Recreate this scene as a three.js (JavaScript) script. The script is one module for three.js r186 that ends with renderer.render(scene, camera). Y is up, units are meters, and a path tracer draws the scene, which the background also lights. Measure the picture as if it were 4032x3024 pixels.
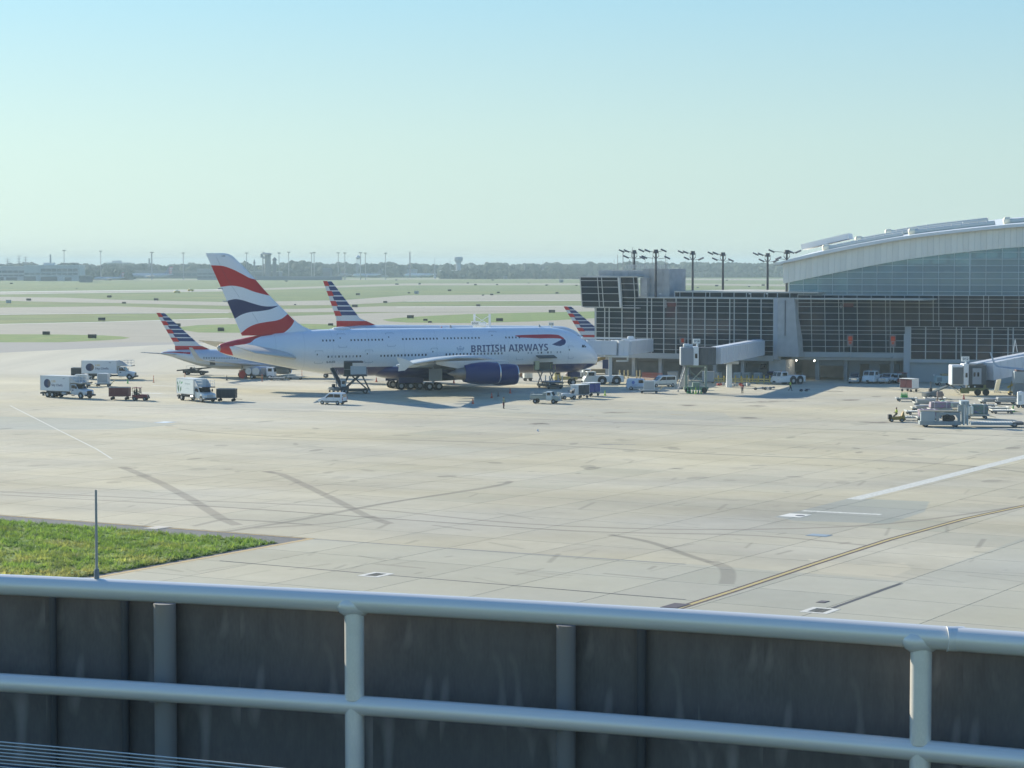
import * as THREE from 'three';
import { mergeGeometries, toCreasedNormals } from 'three/addons/utils/BufferGeometryUtils.js';
import { RoundedBoxGeometry } from 'three/addons/geometries/RoundedBoxGeometry.js';
import { MarchingCubes } from 'three/addons/objects/MarchingCubes.js';
import { ImprovedNoise } from 'three/addons/math/ImprovedNoise.js';

// ---------- camera, sky, sun, exposure ----------
const FPX = 8900, HORIZON = 1035, EYE = 22.45;               // focal length in photo pixels, horizon row, eye height in metres
const PITCH = Math.atan((1512 - HORIZON) / FPX);
const scene = new THREE.Scene();
const camera = new THREE.PerspectiveCamera(2 * Math.atan(1512 / FPX) * 180 / Math.PI, 4 / 3, 0.5, 30000);
camera.position.set(0, EYE, 0); camera.rotation.x = -PITCH;
const renderer = new THREE.WebGLRenderer({ antialias: true });
renderer.toneMapping = THREE.LinearToneMapping; renderer.toneMappingExposure = 1.58;
renderer.shadowMap.enabled = true;
const SUN = new THREE.Vector3(-1.705, 1, -1.826).normalize();
const sun = new THREE.DirectionalLight(new THREE.Color().setRGB(1, 0.94, 0.78), 5);
sun.position.set(0, 0, -330).addScaledVector(SUN, 600); sun.target.position.set(0, 0, -330); sun.castShadow = true;
Object.assign(sun.shadow.camera, { left: -260, right: 260, top: 200, bottom: -200, near: 10, far: 1600 }); sun.shadow.mapSize.set(4096, 4096);
scene.add(sun, sun.target);
{ // hazy morning sky: pale green-white along the horizon, blue higher up, brighter air round the sun
  const W = 512, H = 256, d = new Float32Array(W * H * 4), v = new THREE.Vector3();
  const stops = [[-1, .36, .40, .36], [-.02, .345, .455, .415], [0, .365, .482, .44], [.05, .345, .49, .462], [.12, .235, .43, .515], [.2, .175, .37, .52], [.35, .11, .27, .5], [.6, .055, .155, .36], [1, .036, .1, .27]];
  for (let j = 0; j < H; j++) for (let i = 0; i < W; i++) {
    const el = ((j + .5) / H - .5) * Math.PI, az = ((i + .5) / W - .5) * 2 * Math.PI;
    v.set(Math.cos(el) * Math.cos(az), Math.sin(el), Math.cos(el) * Math.sin(az));
    const y = v.y; let k = 0; while (k < stops.length - 2 && y > stops[k + 1][0]) k++;
    const a = stops[k], b = stops[k + 1], t = Math.min(1, Math.max(0, (y - a[0]) / (b[0] - a[0])));
    const c = Math.max(0, v.dot(SUN)), glow = .5 * Math.pow(c, 8) + .9 * Math.pow(c, 60), tint = [.98 + .62 * Math.max(0, c - .45), .94 + .42 * Math.max(0, c - .45), .98 + .26 * Math.max(0, c - .45)];
    for (let q = 0; q < 3; q++) d[(j * W + i) * 4 + q] = 1.02 * (a[q + 1] + (b[q + 1] - a[q + 1]) * t) * (tint[q] + glow);
    d[(j * W + i) * 4 + 3] = 1;
  }
  const t = new THREE.DataTexture(d, W, H, THREE.RGBAFormat, THREE.FloatType);
  t.mapping = THREE.EquirectangularReflectionMapping; t.magFilter = t.minFilter = THREE.LinearFilter; t.needsUpdate = true;
  scene.background = t; scene.environment = t;
}
scene.fog = new THREE.FogExp2(new THREE.Color().setRGB(.7, .87, .9), 0.00015);

// ---------- helpers ----------
let seed = 7; const rnd = () => { seed = (seed * 1664525 + 1013904223) >>> 0; return seed / 4294967296; };
const rr = (a, b) => a + (b - a) * rnd();
const noise = new ImprovedNoise();
const rad = (d) => d * Math.PI / 180;
const V = (x, y, z) => new THREE.Vector3(x, y, z);
function ray(px, py) { const d = V(px - 2016, 1512 - py, -FPX).normalize(), c = Math.cos(PITCH), s = Math.sin(PITCH); return V(d.x, d.y * c + d.z * s, -d.y * s + d.z * c); }
function P(px, py, h = 0) { const d = ray(px, py), t = (h - EYE) / d.y; return V(d.x * t, h, d.z * t); }              // where a photo pixel meets the level h
function PZ(px, py, z) { const d = ray(px, py), t = -z / d.z; return V(d.x * t, EYE + d.y * t, -z); }                   // ... or the depth z
const mats = new Map();
function M(r, g, b, rough = .6, metal = 0, extra) {
  const key = [r, g, b, rough, metal, extra ? JSON.stringify(extra) : ''].join();
  if (!mats.has(key)) mats.set(key, new THREE.MeshPhysicalMaterial({ color: new THREE.Color().setRGB(r, g, b), roughness: rough, metalness: metal, ...extra }));
  return mats.get(key);
}
const prep = (g) => { const o = g.index ? g.toNonIndexed() : g; for (const k of Object.keys(o.attributes)) if (!['position', 'normal', 'uv', 'color'].includes(k)) o.deleteAttribute(k); if (!o.attributes.normal) o.computeVertexNormals(); if (!o.attributes.uv) o.setAttribute('uv', new THREE.Float32BufferAttribute(new Float32Array(o.attributes.position.count * 2), 2)); o.morphAttributes = {}; return o; };
const merge = (list) => { const l = list.flat(4).filter(Boolean).map(prep); return l.length > 1 ? mergeGeometries(l) : l[0]; };
function mesh(name, geos, mat, parent = scene) {
  const m = new THREE.Mesh(Array.isArray(geos) ? merge(geos) : geos, mat);
  m.name = name; m.castShadow = m.receiveShadow = true; parent.add(m); return m;
}
const used = new Map();
function numbered(n) { const k = used.get(n) ?? 0; used.set(n, k + 1); return k ? n + '_' + String(k).padStart(3, '0') : n; }
function tag(o, label, category, group, kind) { o.name = numbered(o.name); o.userData = { label, category }; if (group) o.userData.group = group; if (kind) o.userData.kind = kind; return o; }
function thing(name, label, category, pos = [0, 0, 0], turn = 0, group) {
  const o = new THREE.Group(); o.name = name; tag(o, label, category, group); scene.add(o);
  if (pos.isVector3) o.position.copy(pos); else o.position.set(...pos); o.rotation.y = rad(turn); return o;
}
function struct(name, geos, mat) { const m = mesh(name, geos, mat); m.name = numbered(name); m.userData.kind = 'structure'; return m; }
function copy(src, pos, turn, label, group) {
  const o = src.clone(); o.name = numbered(src.name.replace(/_\d{3}$/, '')); o.userData = { ...src.userData }; scene.add(o);
  if (pos.isVector3) o.position.copy(pos); else o.position.set(...pos); o.rotation.y = rad(turn);
  if (label) o.userData.label = label; if (group) o.userData.group = group; return o;
}
const at = (g, x, y, z, ry = 0, rx = 0, rz = 0) => { if (rx) g.rotateX(rx); if (rz) g.rotateZ(rz); if (ry) g.rotateY(ry); return g.translate(x, y, z); };
const bx = (w, h, d, x = 0, y = 0, z = 0, ry = 0, rx = 0, rz = 0) => at(new THREE.BoxGeometry(w, h, d), x, y, z, ry, rx, rz);
const rb = (w, h, d, r, x = 0, y = 0, z = 0, ry = 0, rz = 0) => at(new RoundedBoxGeometry(w, h, d, 2, Math.min(r, w / 2.01, h / 2.01, d / 2.01)), x, y, z, ry, 0, rz);
const cy = (r0, r1, h, x = 0, y = 0, z = 0, ax = 'y', seg = 14) => { const g = new THREE.CylinderGeometry(r1, r0, h, seg); if (ax == 'x') g.rotateZ(-Math.PI / 2); if (ax == 'z') g.rotateX(Math.PI / 2); return g.translate(x, y, z); };
function bar(a, b, r, seg = 6, r2 = r) { const A = V(...a), B = V(...b), d = B.clone().sub(A), g = new THREE.CylinderGeometry(r2, r, d.length(), seg); g.applyQuaternion(new THREE.Quaternion().setFromUnitVectors(V(0, 1, 0), d.normalize())); const m = A.add(B).multiplyScalar(.5); return g.translate(m.x, m.y, m.z); }
function beam(a, b, w, h) { const A = V(...a), B = V(...b), d = B.clone().sub(A), L = d.length(), g = new THREE.BoxGeometry(L, h, w); const yaw = Math.atan2(-d.z, d.x), pit = Math.asin(d.y / L); g.rotateZ(pit); g.rotateY(yaw); const m = A.add(B).multiplyScalar(.5); return g.translate(m.x, m.y, m.z); }
function ex(pts, depth, bevel = 0, x = 0, y = 0, z = 0) { // outline in the xy plane, given depth, centred on z
  const s = new THREE.Shape(pts.map((p) => new THREE.Vector2(p[0], p[1])));
  const g = new THREE.ExtrudeGeometry(s, { depth: depth - 2 * bevel, bevelEnabled: bevel > 0, bevelSize: bevel, bevelThickness: bevel, bevelOffset: -bevel, bevelSegments: 2, curveSegments: 6 });
  return toCreasedNormals(g.translate(x, y, z - (depth - 2 * bevel) / 2), .6);
}
function lathe(pts, x, y, z, ax = 'x', seg = 24) { // pts [along, radius]
  const g = new THREE.LatheGeometry(pts.map((p) => new THREE.Vector2(Math.max(p[1], .0005), p[0])), seg);
  if (ax == 'x') g.rotateZ(-Math.PI / 2); return g.translate(x, y, z);
}
function sheet(pts, h, uvScale = 1) { // flat polygon of ground points (world x, z) at height h, uv in metres
  const s = new THREE.Shape(pts.map((p) => new THREE.Vector2(p.x, -p.z))), g = new THREE.ShapeGeometry(s).toNonIndexed();
  g.rotateX(-Math.PI / 2); g.translate(0, h, 0); const p = g.attributes.position, uv = g.attributes.uv;
  for (let i = 0; i < p.count; i++) uv.setXY(i, p.getX(i) * uvScale, p.getZ(i) * uvScale); return g;
}
const flat = (list, h = 0) => list.map(([x, y]) => P(x, y, h));
function canvas(w, h, draw, opt = {}) {
  const c = document.createElement('canvas'); c.width = w; c.height = h; const x = c.getContext('2d'); draw(x, w, h);
  const t = new THREE.CanvasTexture(c); t.colorSpace = THREE.SRGBColorSpace; t.wrapS = t.wrapT = opt.wrap ?? THREE.ClampToEdgeWrapping; t.magFilter = THREE.LinearFilter; t.anisotropy = 8; return t;
}
const srgb = (c) => { const f = (v) => Math.round(255 * (v <= .0031308 ? v * 12.92 : 1.055 * Math.pow(v, 1 / 2.4) - .055)); return `rgb(${f(c[0])},${f(c[1])},${f(c[2])})`; };
function dataTex(w, h, fn, wrap = THREE.RepeatWrapping) { const d = new Uint8Array(w * h * 4), f = (v) => Math.max(0, Math.min(255, Math.round(255 * (v <= .0031308 ? v * 12.92 : 1.055 * Math.pow(v, 1 / 2.4) - .055)))); for (let j = 0; j < h; j++) for (let i = 0; i < w; i++) { const c = fn(i / w, j / h, i, j), o = (j * w + i) * 4; d[o] = f(c[0]); d[o + 1] = f(c[1]); d[o + 2] = f(c[2]); d[o + 3] = 255; } const t = new THREE.DataTexture(d, w, h); t.colorSpace = THREE.SRGBColorSpace; t.wrapS = t.wrapT = wrap; t.magFilter = THREE.LinearFilter; t.minFilter = THREE.LinearMipmapLinearFilter; t.generateMipmaps = true; t.needsUpdate = true; return t; }
const tileNoise = (u, v, f, z) => { // tileable noise
  const n = (x, y) => noise.noise(x * f, y * f, z); const a = n(u, v), b = n(u - 1, v), c = n(u, v - 1), d = n(u - 1, v - 1);
  return (a * (1 - u) + b * u) * (1 - v) + (c * (1 - u) + d * u) * v;
};
// common paints and metals (linear base colours)
const WHITE = M(.74, .76, .76, .38), OFFWHITE = M(.62, .63, .6, .5), LGREY = M(.42, .43, .43, .55), GREY = M(.24, .25, .26, .6), DGREY = M(.09, .095, .1, .6), BLACK = M(.018, .018, .02, .55);
const RUBBER = M(.02, .02, .021, .85), STEEL = M(.45, .46, .47, .38, .85), GALV = M(.42, .44, .45, .5, .6), GLASS = M(.012, .016, .02, .06, 0, { ior: 1.55 }), YELLOW = M(.6, .42, .05, .5), ORANGE = M(.65, .13, .03, .55), RED = M(.42, .035, .03, .5), NAVY = M(.012, .022, .1, .35), GREEN = M(.1, .42, .08, .55), LIME = M(.42, .62, .06, .6), CHROME = M(.8, .8, .8, .15, 1), LAMP = M(.85, .85, .8, .12, .3), AMBER = M(.7, .25, .02, .3);
// ---------- ground ----------
const GA = rad(30.4), DA = V(Math.cos(GA), 0, Math.sin(GA)), DB = V(Math.sin(GA), 0, -Math.cos(GA));   // the two directions of the slab joints
const G0 = P(1755, 2159);                                                                               // a joint crossing
const SL = 7.55;
const toGrid = (p) => { const d = p.clone().sub(G0); return [d.dot(DA), d.dot(DB)]; };
const fromGrid = (a, b, h = 0) => V(G0.x + DA.x * a + DB.x * b, h, G0.z + DA.z * a + DB.z * b);
// grass of the airfield
const grassTex = dataTex(512, 512, (u, v) => {
  const n = tileNoise(u, v, 6, 1) * .6 + tileNoise(u, v, 24, 2) * .5 + tileNoise(u, v, 90, 3) * .45, d = tileNoise(u, v, 4, 8) + .5 * tileNoise(u, v, 15, 9);
  const k = .75 + n * .55, dry = Math.max(0, Math.min(1, .45 + d * .9));
  return [k * (.09 + .13 * dry), k * (.185 + .055 * dry), k * (.022 + .026 * dry)];
});
const field = new THREE.MeshStandardMaterial({ map: grassTex, roughness: 1, vertexColors: true });
{
  const g = new THREE.PlaneGeometry(14000, 9000, 160, 160); g.rotateX(-Math.PI / 2); g.translate(0, -.14, -4000);
  const p = g.attributes.position, uv = g.attributes.uv, c = new Float32Array(p.count * 3);
  for (let i = 0; i < p.count; i++) { const x = p.getX(i), z = p.getZ(i); uv.setXY(i, x / 230, z / 150); const n = noise.noise(x / 420, z / 130, 4) + .6 * noise.noise(x / 150, z / 60, 9); c[i * 3] = .95 + n * .3; c[i * 3 + 1] = .95 + n * .14; c[i * 3 + 2] = .95 + n * .12; }
  g.setAttribute('color', new THREE.BufferAttribute(c, 3));
  struct('airfield_grass', g, field);
}
const farConcreteTex = dataTex(512, 512, (u, v) => { const n = tileNoise(u, v, 5, 21) * .35 + tileNoise(u, v, 40, 22) * .2 + tileNoise(u, v * .999, 3, 25) * .25, k = 1 + n * .42; return [.315 * k, .285 * k, .225 * k]; });
const farConcrete = new THREE.MeshStandardMaterial({ map: farConcreteTex, roughness: .95 });
const band = (rows) => flat([...rows.map(([x, t]) => [x, t]), ...rows.slice().reverse().map(([x, t, b]) => [x, b])], -.08);
const uvs = 1 / 70;
struct('runway', sheet(band([[-700, 1103, 1106], [900, 1099.5, 1102.5], [2000, 1095, 1099], [3200, 1099, 1105], [4700, 1100, 1106]]), -.08, uvs), farConcrete);
struct('runway', sheet(band([[-700, 1151, 1161], [0, 1149.5, 1159], [500, 1143, 1151], [900, 1139.5, 1146], [1600, 1116, 1123.5], [2600, 1115, 1122], [3200, 1121, 1128], [4700, 1124, 1132]]), -.08, uvs), farConcrete);
struct('taxiway', sheet(band([[-700, 1168, 1184], [0, 1169, 1184], [250, 1172, 1190], [450, 1180, 1193], [900, 1190, 1204], [1350, 1182, 1201], [1600, 1163, 1187], [2350, 1157, 1184], [4700, 1150, 1178]]), -.08, uvs), farConcrete);
struct('taxiway', sheet(band([[-700, 1212, 1238], [0, 1211, 1238], [450, 1206, 1233], [900, 1219, 1231], [1250, 1215, 1229], [1500, 1206, 1229], [2350, 1204, 1226], [4700, 1190, 1215]]), -.08, uvs), farConcrete);
struct('taxiway', sheet(flat([[-700, 1281], [0, 1277.5], [407, 1269], [900, 1253], [1187, 1243], [1350, 1237], [1533, 1231], [2400, 1225], [4700, 1214], [4700, 1420], [-700, 1420]], -.08), -.075, uvs), farConcrete);
// pale painted edge lines of the far runways
const whitePaint = new THREE.MeshStandardMaterial({ color: new THREE.Color().setRGB(.72, .72, .68), roughness: .8 });
const farLine = (rows, w) => sheet(flat([...rows.map(([x, y]) => [x, y - w]), ...rows.slice().reverse().map(([x, y]) => [x, y + w])], -.05), -.05);
struct('runway_edge_line', [farLine([[-700, 1152], [0, 1149.5], [500, 1143.5], [900, 1140]], .8), farLine([[900, 1146], [0, 1158], [-700, 1161]], .4), farLine([[-700, 1240], [0, 1238.5], [407, 1234], [900, 1231.5]], .5), farLine([[1600, 1186.5], [2340, 1183]], .5), farLine([[1560, 1209], [2340, 1204.5]], .5), farLine([[-700, 1278], [0, 1276.5], [407, 1268], [900, 1252.4]], .6)], whitePaint);
const islandTex = dataTex(512, 512, (u, v) => { const n = tileNoise(u, v, 8, 31) * .6 + tileNoise(u, v, 40, 32) * .45 + tileNoise(u, v, 120, 33) * .5, d = tileNoise(u, v, 5, 38), k = .8 + n * .5, dry = Math.max(0, Math.min(1, .3 + d)); return [k * (.115 + .11 * dry), k * (.225 + .03 * dry), k * (.022 + .024 * dry)]; });
const islandGrass = new THREE.MeshStandardMaterial({ map: islandTex, roughness: 1 });
const island = (pts) => { const m = struct('grass_verge', sheet(flat(pts, -.05), -.05, 1 / 34), islandGrass); return m; };
island([[-700, 1319], [0, 1316], [244, 1317], [407, 1320.5], [480, 1325], [513, 1330], [480, 1335], [407, 1340], [244, 1347], [0, 1357], [-700, 1386]]);
island([[700, 1288], [780, 1280], [900, 1276.5], [1187, 1274.5], [1290, 1277], [1360, 1287], [1330, 1297], [1180, 1305], [940, 1310], [780, 1309], [712, 1298]]);
island([[1506, 1259], [1560, 1252], [1700, 1243], [1845, 1236.5], [2089, 1230.5], [2343, 1226], [3200, 1218], [4700, 1205], [4700, 1236], [3200, 1245], [2343, 1253], [2089, 1266], [1845, 1272], [1600, 1270], [1530, 1265]]);

// concrete apron laid in slabs
const AW = 2048, APX0 = -130, APX1 = 130, APZ0 = -470, APZ1 = -125;                                      // the stretch of apron that the stain map covers, in metres
const apX = (x) => (x - APX0) / (APX1 - APX0) * AW, apY = (z) => (z - APZ0) / (APZ1 - APZ0) * AW;        // metres to map pixels
const stain = canvas(AW, AW, (g) => {
  const id = g.createImageData(AW, AW), d = id.data;
  for (let j = 0; j < AW; j++) for (let i = 0; i < AW; i++) {
    const x = APX0 + i / AW * (APX1 - APX0), z = APZ0 + j / AW * (APZ1 - APZ0), o = (j * AW + i) * 4;
    const a = (x * DA.x + z * DA.z), b = (x * DB.x + z * DB.z);
    let n = noise.noise(a / 60, b / 22, 1) * .55 + noise.noise(a / 18, b / 7, 2) * .3 + noise.noise(x / 3, z / 3, 3) * .16 + noise.noise(x / .8, z / 1.4, 4) * .1;
    const w = noise.noise(x / 55, z / 30, 7) * .6 + noise.noise(x / 14, z / 9, 8) * .25;      // washed grey against buff
    const k = 1 + n * .2; const warm = Math.max(0, Math.min(1, .62 + w * 1.1));
    d[o] = 170 * k + 15 * warm; d[o + 1] = 168 * k + 9 * warm; d[o + 2] = 163 * k - 9 * warm; d[o + 3] = 255;
  }
  g.putImageData(id, 0, 0);
  const pt = (px, py) => { const q = P(px, py); return [apX(q.x), apY(q.z)]; };
  const stroke = (list, w, col, soft = 0) => { g.strokeStyle = col; g.lineWidth = w / (APX1 - APX0) * AW; g.lineCap = 'butt'; g.lineJoin = 'round'; g.beginPath(); list.forEach(([x, y], i) => { const q = pt(x, y); i ? g.lineTo(...q) : g.moveTo(...q); }); g.stroke(); };
  const curve = (list, n = 24) => { const c = new THREE.CatmullRomCurve3(list.map(([x, y]) => V(x, y, 0))); return c.getPoints(n).map((p) => [p.x, p.y]); };
  const fill = (list, col) => { g.fillStyle = col; g.beginPath(); list.forEach(([x, y], i) => { const q = pt(x, y); i ? g.lineTo(...q) : g.moveTo(...q); }); g.closePath(); g.fill(); };
  // washed and patched slabs, greyer concrete
  fill([[1234, 2124], [2500, 2205], [3250, 2262], [3560, 2290], [4300, 2020], [4300, 2600], [200, 2600], [200, 2330], [420, 2276]], 'rgba(150,156,156,.34)');
  fill([[3050, 2035], [3345, 1962], [3660, 1975], [3640, 2015], [3500, 2062], [3130, 2050]], 'rgba(135,145,150,.5)');
  fill([[0, 1640], [420, 1650], [700, 1672], [480, 1690], [180, 1692], [-200, 1690]], 'rgba(140,150,152,.45)');
  fill([[500, 1600], [1900, 1622], [2900, 1660], [2850, 1625], [2000, 1595], [900, 1585]], 'rgba(150,152,150,.35)');
  fill([[3180, 2200], [3420, 2225], [3560, 2215], [3590, 2240], [3505, 2275], [3230, 2252]], 'rgba(196,188,170,.5)');
  for (const [sx, sy, L] of [[3000, 1583, 90], [3095, 1580, 110], [3350, 1575, 40], [2985, 1599, 50], [2950, 1645, 45], [2708, 1597, 22], [3470, 1663, 60], [3280, 1541, 60], [2420, 1625, 60], [2130, 1668, 40]]) for (let i = 0; i < 26; i++) { const q = pt(sx + (rnd() + rnd() - 1) * L, sy + rr(-3, 3)); g.fillStyle = `rgba(70,62,56,${rr(.06, .22)})`; g.beginPath(); g.ellipse(q[0], q[1], rr(1, 12), rr(1, 5), rr(-.4, .4), 0, 7); g.fill(); }   // oil stains
  for (let i = 0; i < 520; i++) { // slabs poured or cleaned at other times
    const a = Math.round(rr(-22, 22)), b = Math.round(rr(-6, 36)), q = [[0, 0], [1, 0], [1, 1], [0, 1]].map(([u, v]) => { const w = fromGrid((a + u) * SL, (b + v) * SL); return [apX(w.x), apY(w.z)]; });
    g.fillStyle = rnd() < .55 ? `rgba(120,124,122,${rr(.02, .1)})` : `rgba(214,206,184,${rr(.02, .1)})`; g.beginPath(); q.forEach((p, k) => k ? g.lineTo(...p) : g.moveTo(...p)); g.fill();
  }
  // tyre tracks
  const T = 'rgba(88,84,80,';
  stroke(curve([[-100, 1895], [560, 1930], [1250, 1910], [2000, 1888]]), .35, T + '.16)');
  stroke(curve([[0, 1935], [700, 1968], [1400, 2000], [2060, 2062], [2800, 2085], [3500, 2062], [4100, 1980]]), .5, T + '.34)');
  stroke(curve([[0, 1948], [900, 1998], [1500, 2040], [2300, 2092], [3000, 2110], [3440, 2150]]), .5, T + '.34)');
  stroke(curve([[1100, 1720], [2000, 1745], [2800, 1788], [3500, 1815], [3850, 1838], [4100, 1868]]), .6, T + '.36)');
  stroke(curve([[500, 1600], [1500, 1628], [2500, 1665], [3300, 1692], [4100, 1722]]), .6, T + '.38)');
  stroke(curve([[1100, 1720], [800, 1700], [700, 1688]]), .6, T + '.3)');
  stroke(curve([[2400, 2105], [2560, 2135], [2720, 2190], [2800, 2215]]), .7, T + '.4)');
  stroke(curve([[2800, 2210], [2860, 2240], [2868, 2270], [2860, 2300]]), 1.1, T + '.3)');
  stroke(curve([[880, 2095], [1150, 2052], [1500, 1985], [1990, 1905], [2010, 1895]]), .75, T + '.36)');
  stroke(curve([[1000, 2080], [1300, 2060], [1480, 2032]]), .5, T + '.3)');
  stroke([[480, 1838], [560, 1870], [640, 1905], [760, 1970], [875, 2043], [935, 2068]], 1.05, T + '.34)');
  stroke([[1050, 1856], [1110, 1868], [1200, 1910], [1320, 1968], [1440, 2030], [1535, 2062]], .95, T + '.34)');
  stroke([[1080, 1862], [1040, 1857], [1110, 1853]], .7, T + '.3)');
  stroke([[760, 2072], [880, 2044], [1010, 2050], [1230, 2066]], .6, T + '.3)');
  stroke([[480, 1846], [540, 1842]], .8, T + '.3)');
  for (let i = 0; i < 260; i++) { // short scuffs, joint spalls and oil spots
    const x = rr(-100, 4100), y = 1580 + 700 * Math.pow(rnd(), 1.25), q = pt(x, y), an = -GA + (rnd() < .5 ? 0 : Math.PI / 2) + rr(-.35, .35), L = rr(4, 40);
    g.strokeStyle = `rgba(90,86,80,${rr(.08, .3)})`; g.lineWidth = rr(1, 3.5); g.beginPath(); g.moveTo(...q); g.lineTo(q[0] + Math.cos(an) * L, q[1] - Math.sin(an) * L); g.stroke();
  }
  for (let i = 0; i < 160; i++) { const q = pt(rr(0, 4032), 1500 + 400 * rnd()); g.fillStyle = `rgba(60,58,56,${rr(.05, .28)})`; g.beginPath(); g.ellipse(q[0], q[1], rr(2, 12), rr(2, 8), rnd() * 3, 0, 7); g.fill(); }
});
stain.flipY = false;
const slabMats = [1, .955, 1.03, .985].map((k) => new THREE.MeshStandardMaterial({ map: stain, color: new THREE.Color().setRGB(k * .985, k * .955, k * .86), roughness: .93 }));
const CORNER = toGrid(P(1236, 2121));                                                                     // corner of the grassed island in the foreground
const apron = new THREE.Group(); apron.name = 'apron'; apron.userData.kind = 'structure'; scene.add(apron); used.set('apron', 1);
{
  const cells = [], gap = .022;
  for (let a = -40; a < 60; a++) for (let b = -16; b < 60; b++) {
    let a0 = a * SL + gap, a1 = (a + 1) * SL - gap, b0 = b * SL + gap, b1 = (b + 1) * SL - gap;
    const c = fromGrid((a0 + a1) / 2, (b0 + b1) / 2), z = -c.z;
    if (z < 70 || z > 640 || Math.abs(c.x) > .27 * z + 22) continue;
    if (a0 < CORNER[0] && b0 < CORNER[1]) { // cut back round the grassed island
      if (a1 <= CORNER[0] + .3 && b1 <= CORNER[1] + .3) continue;
      if (CORNER[0] - a0 < CORNER[1] - b0) a0 = CORNER[0] + .02; else b0 = CORNER[1] + .02;
    }
    cells.push([z + (Math.abs(c.x) > .235 * z || z < 140 ? 400 : 0), a0, a1, b0, b1, a, b]);
  }
  cells.sort((p, q) => p[0] - q[0]);
  const make = ([, a0, a1, b0, b1]) => {
    const c = [[a0, b0], [a1, b0], [a1, b1], [a0, b1]], e = .01, q = [[a0 + e, b0 + e], [a1 - e, b0 + e], [a1 - e, b1 - e], [a0 + e, b1 - e]], pos = [], uv = [];
    const put = (a, b, h) => { const w = fromGrid(a, b, h); pos.push(w.x, w.y, w.z); uv.push((w.x - APX0) / (APX1 - APX0), (w.z - APZ0) / (APZ1 - APZ0)); };
    const quad = (p, r, s, t) => [p, r, s, p, s, t].forEach((k) => put(...k));
    quad([...q[0], 0], [...q[1], 0], [...q[2], 0], [...q[3], 0]);
    for (let i = 0; i < 4; i++) { const j = (i + 1) % 4; quad([...c[i], -.03], [...c[j], -.03], [...q[j], 0], [...q[i], 0]); }
    const g = new THREE.BufferGeometry(); g.setAttribute('position', new THREE.Float32BufferAttribute(pos, 3)); g.setAttribute('uv', new THREE.Float32BufferAttribute(uv, 2)); g.computeVertexNormals(); return g;
  };
  cells.slice(0, 300).forEach((c) => mesh('concrete_slab', make(c), slabMats[Math.floor(rnd() * 4)], apron));
  const rest = mesh('concrete_slab', cells.slice(300).map(make), slabMats[0], apron); rest.userData.kind = 'stuff';
  const lo = fromGrid(0, 0), jm = new THREE.MeshStandardMaterial({ color: new THREE.Color().setRGB(.28, .265, .245), roughness: 1 });
  mesh('joint_sealant', sheet([V(-190, 0, -60), V(190, 0, -60), V(190, 0, -640), V(-190, 0, -640)], -.03), jm, apron);
}
// painted lines
const gridQuad = (a0, b0, a1, b1, h) => sheet([fromGrid(a0, b0), fromGrid(a1, b0), fromGrid(a1, b1), fromGrid(a0, b1)], h);
function ribbon(pts, w, h) { const L = [], R = []; pts.forEach((p, i) => { const a = pts[Math.max(0, i - 1)], b = pts[Math.min(pts.length - 1, i + 1)], d = b.clone().sub(a).normalize(), n = V(-d.z, 0, d.x).multiplyScalar(w / 2); L.push(p.clone().add(n)); R.push(p.clone().sub(n)); }); return sheet([...L, ...R.reverse()], h); }
const wornPaint = (r, g, b, f) => new THREE.MeshStandardMaterial({ roughness: .85, map: dataTex(256, 256, (u, v) => { const n = tileNoise(u, v, 12, r * 90) + .7 * tileNoise(u, v, 50, g * 80), k = Math.max(0, Math.min(1, f + n * .9)); return [.3 + (r - .3) * k, .29 + (g - .29) * k, .26 + (b - .26) * k]; }) });
const yellowPaint = wornPaint(.52, .4, .13, .75), oldWhite = wornPaint(.66, .65, .58, .78), paleYellow = wornPaint(.5, .36, .16, .7), sealBlack = M(.07, .07, .075, .8);
const line = (name, pts, w, m, h = .004, sc = .4) => { const g = ribbon(pts, w, h), uv = g.attributes.uv; for (let i = 0; i < uv.count; i++) uv.setXY(i, uv.getX(i) * sc, uv.getY(i) * sc); return struct(name, g, m); };
const stripe = (name, px, w, m, h, sc) => line(name, px.map(([x, y]) => P(x, y)), w, m, h, sc);
stripe('taxi_line_border', [[2640, 2405], [2900, 2322], [3200, 2222], [3500, 2125], [3800, 2042], [4200, 1955]], .8, M(.09, .058, .055, .8), .004);
stripe('taxi_line', [[2640, 2405], [2900, 2322], [3200, 2222], [3500, 2125], [3800, 2042], [4200, 1955]], .34, yellowPaint, .008);
stripe('stand_line', [[3360, 1966], [3560, 1918], [3900, 1832], [4250, 1743]], 1.5, oldWhite, .004);
stripe('stand_line', [[3160, 2011], [3470, 2026]], .85, oldWhite, .004);
stripe('stand_line', [[40, 1597], [200, 1678], [380, 1768], [440, 1806]], .2, oldWhite, .004);
stripe('stand_line', [[600, 1518], [700, 1521]], .9, oldWhite, .004);
stripe('stand_line', [[505, 1546], [640, 1549]], 1.9, oldWhite, .004);
stripe('drain_slot', [[866, 2208], [1432, 2257]], .22, sealBlack, .005);
stripe('drain_slot', [[1530, 2265], [2700, 2361]], .2, sealBlack, .005);
stripe('drain_slot', [[3276, 2395], [3549, 2297]], .34, sealBlack, .005);
stripe('sealed_joint', [[1236, 2123], [2432, 2204], [2700, 2222]], .28, M(.2, .2, .19, .9), .004);
stripe('faded_yellow_line', [[650, 1683], [700, 1684]], .5, paleYellow, .004);
stripe('faded_yellow_line', [[2640, 1632], [2700, 1635]], .6, paleYellow, .004);
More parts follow.
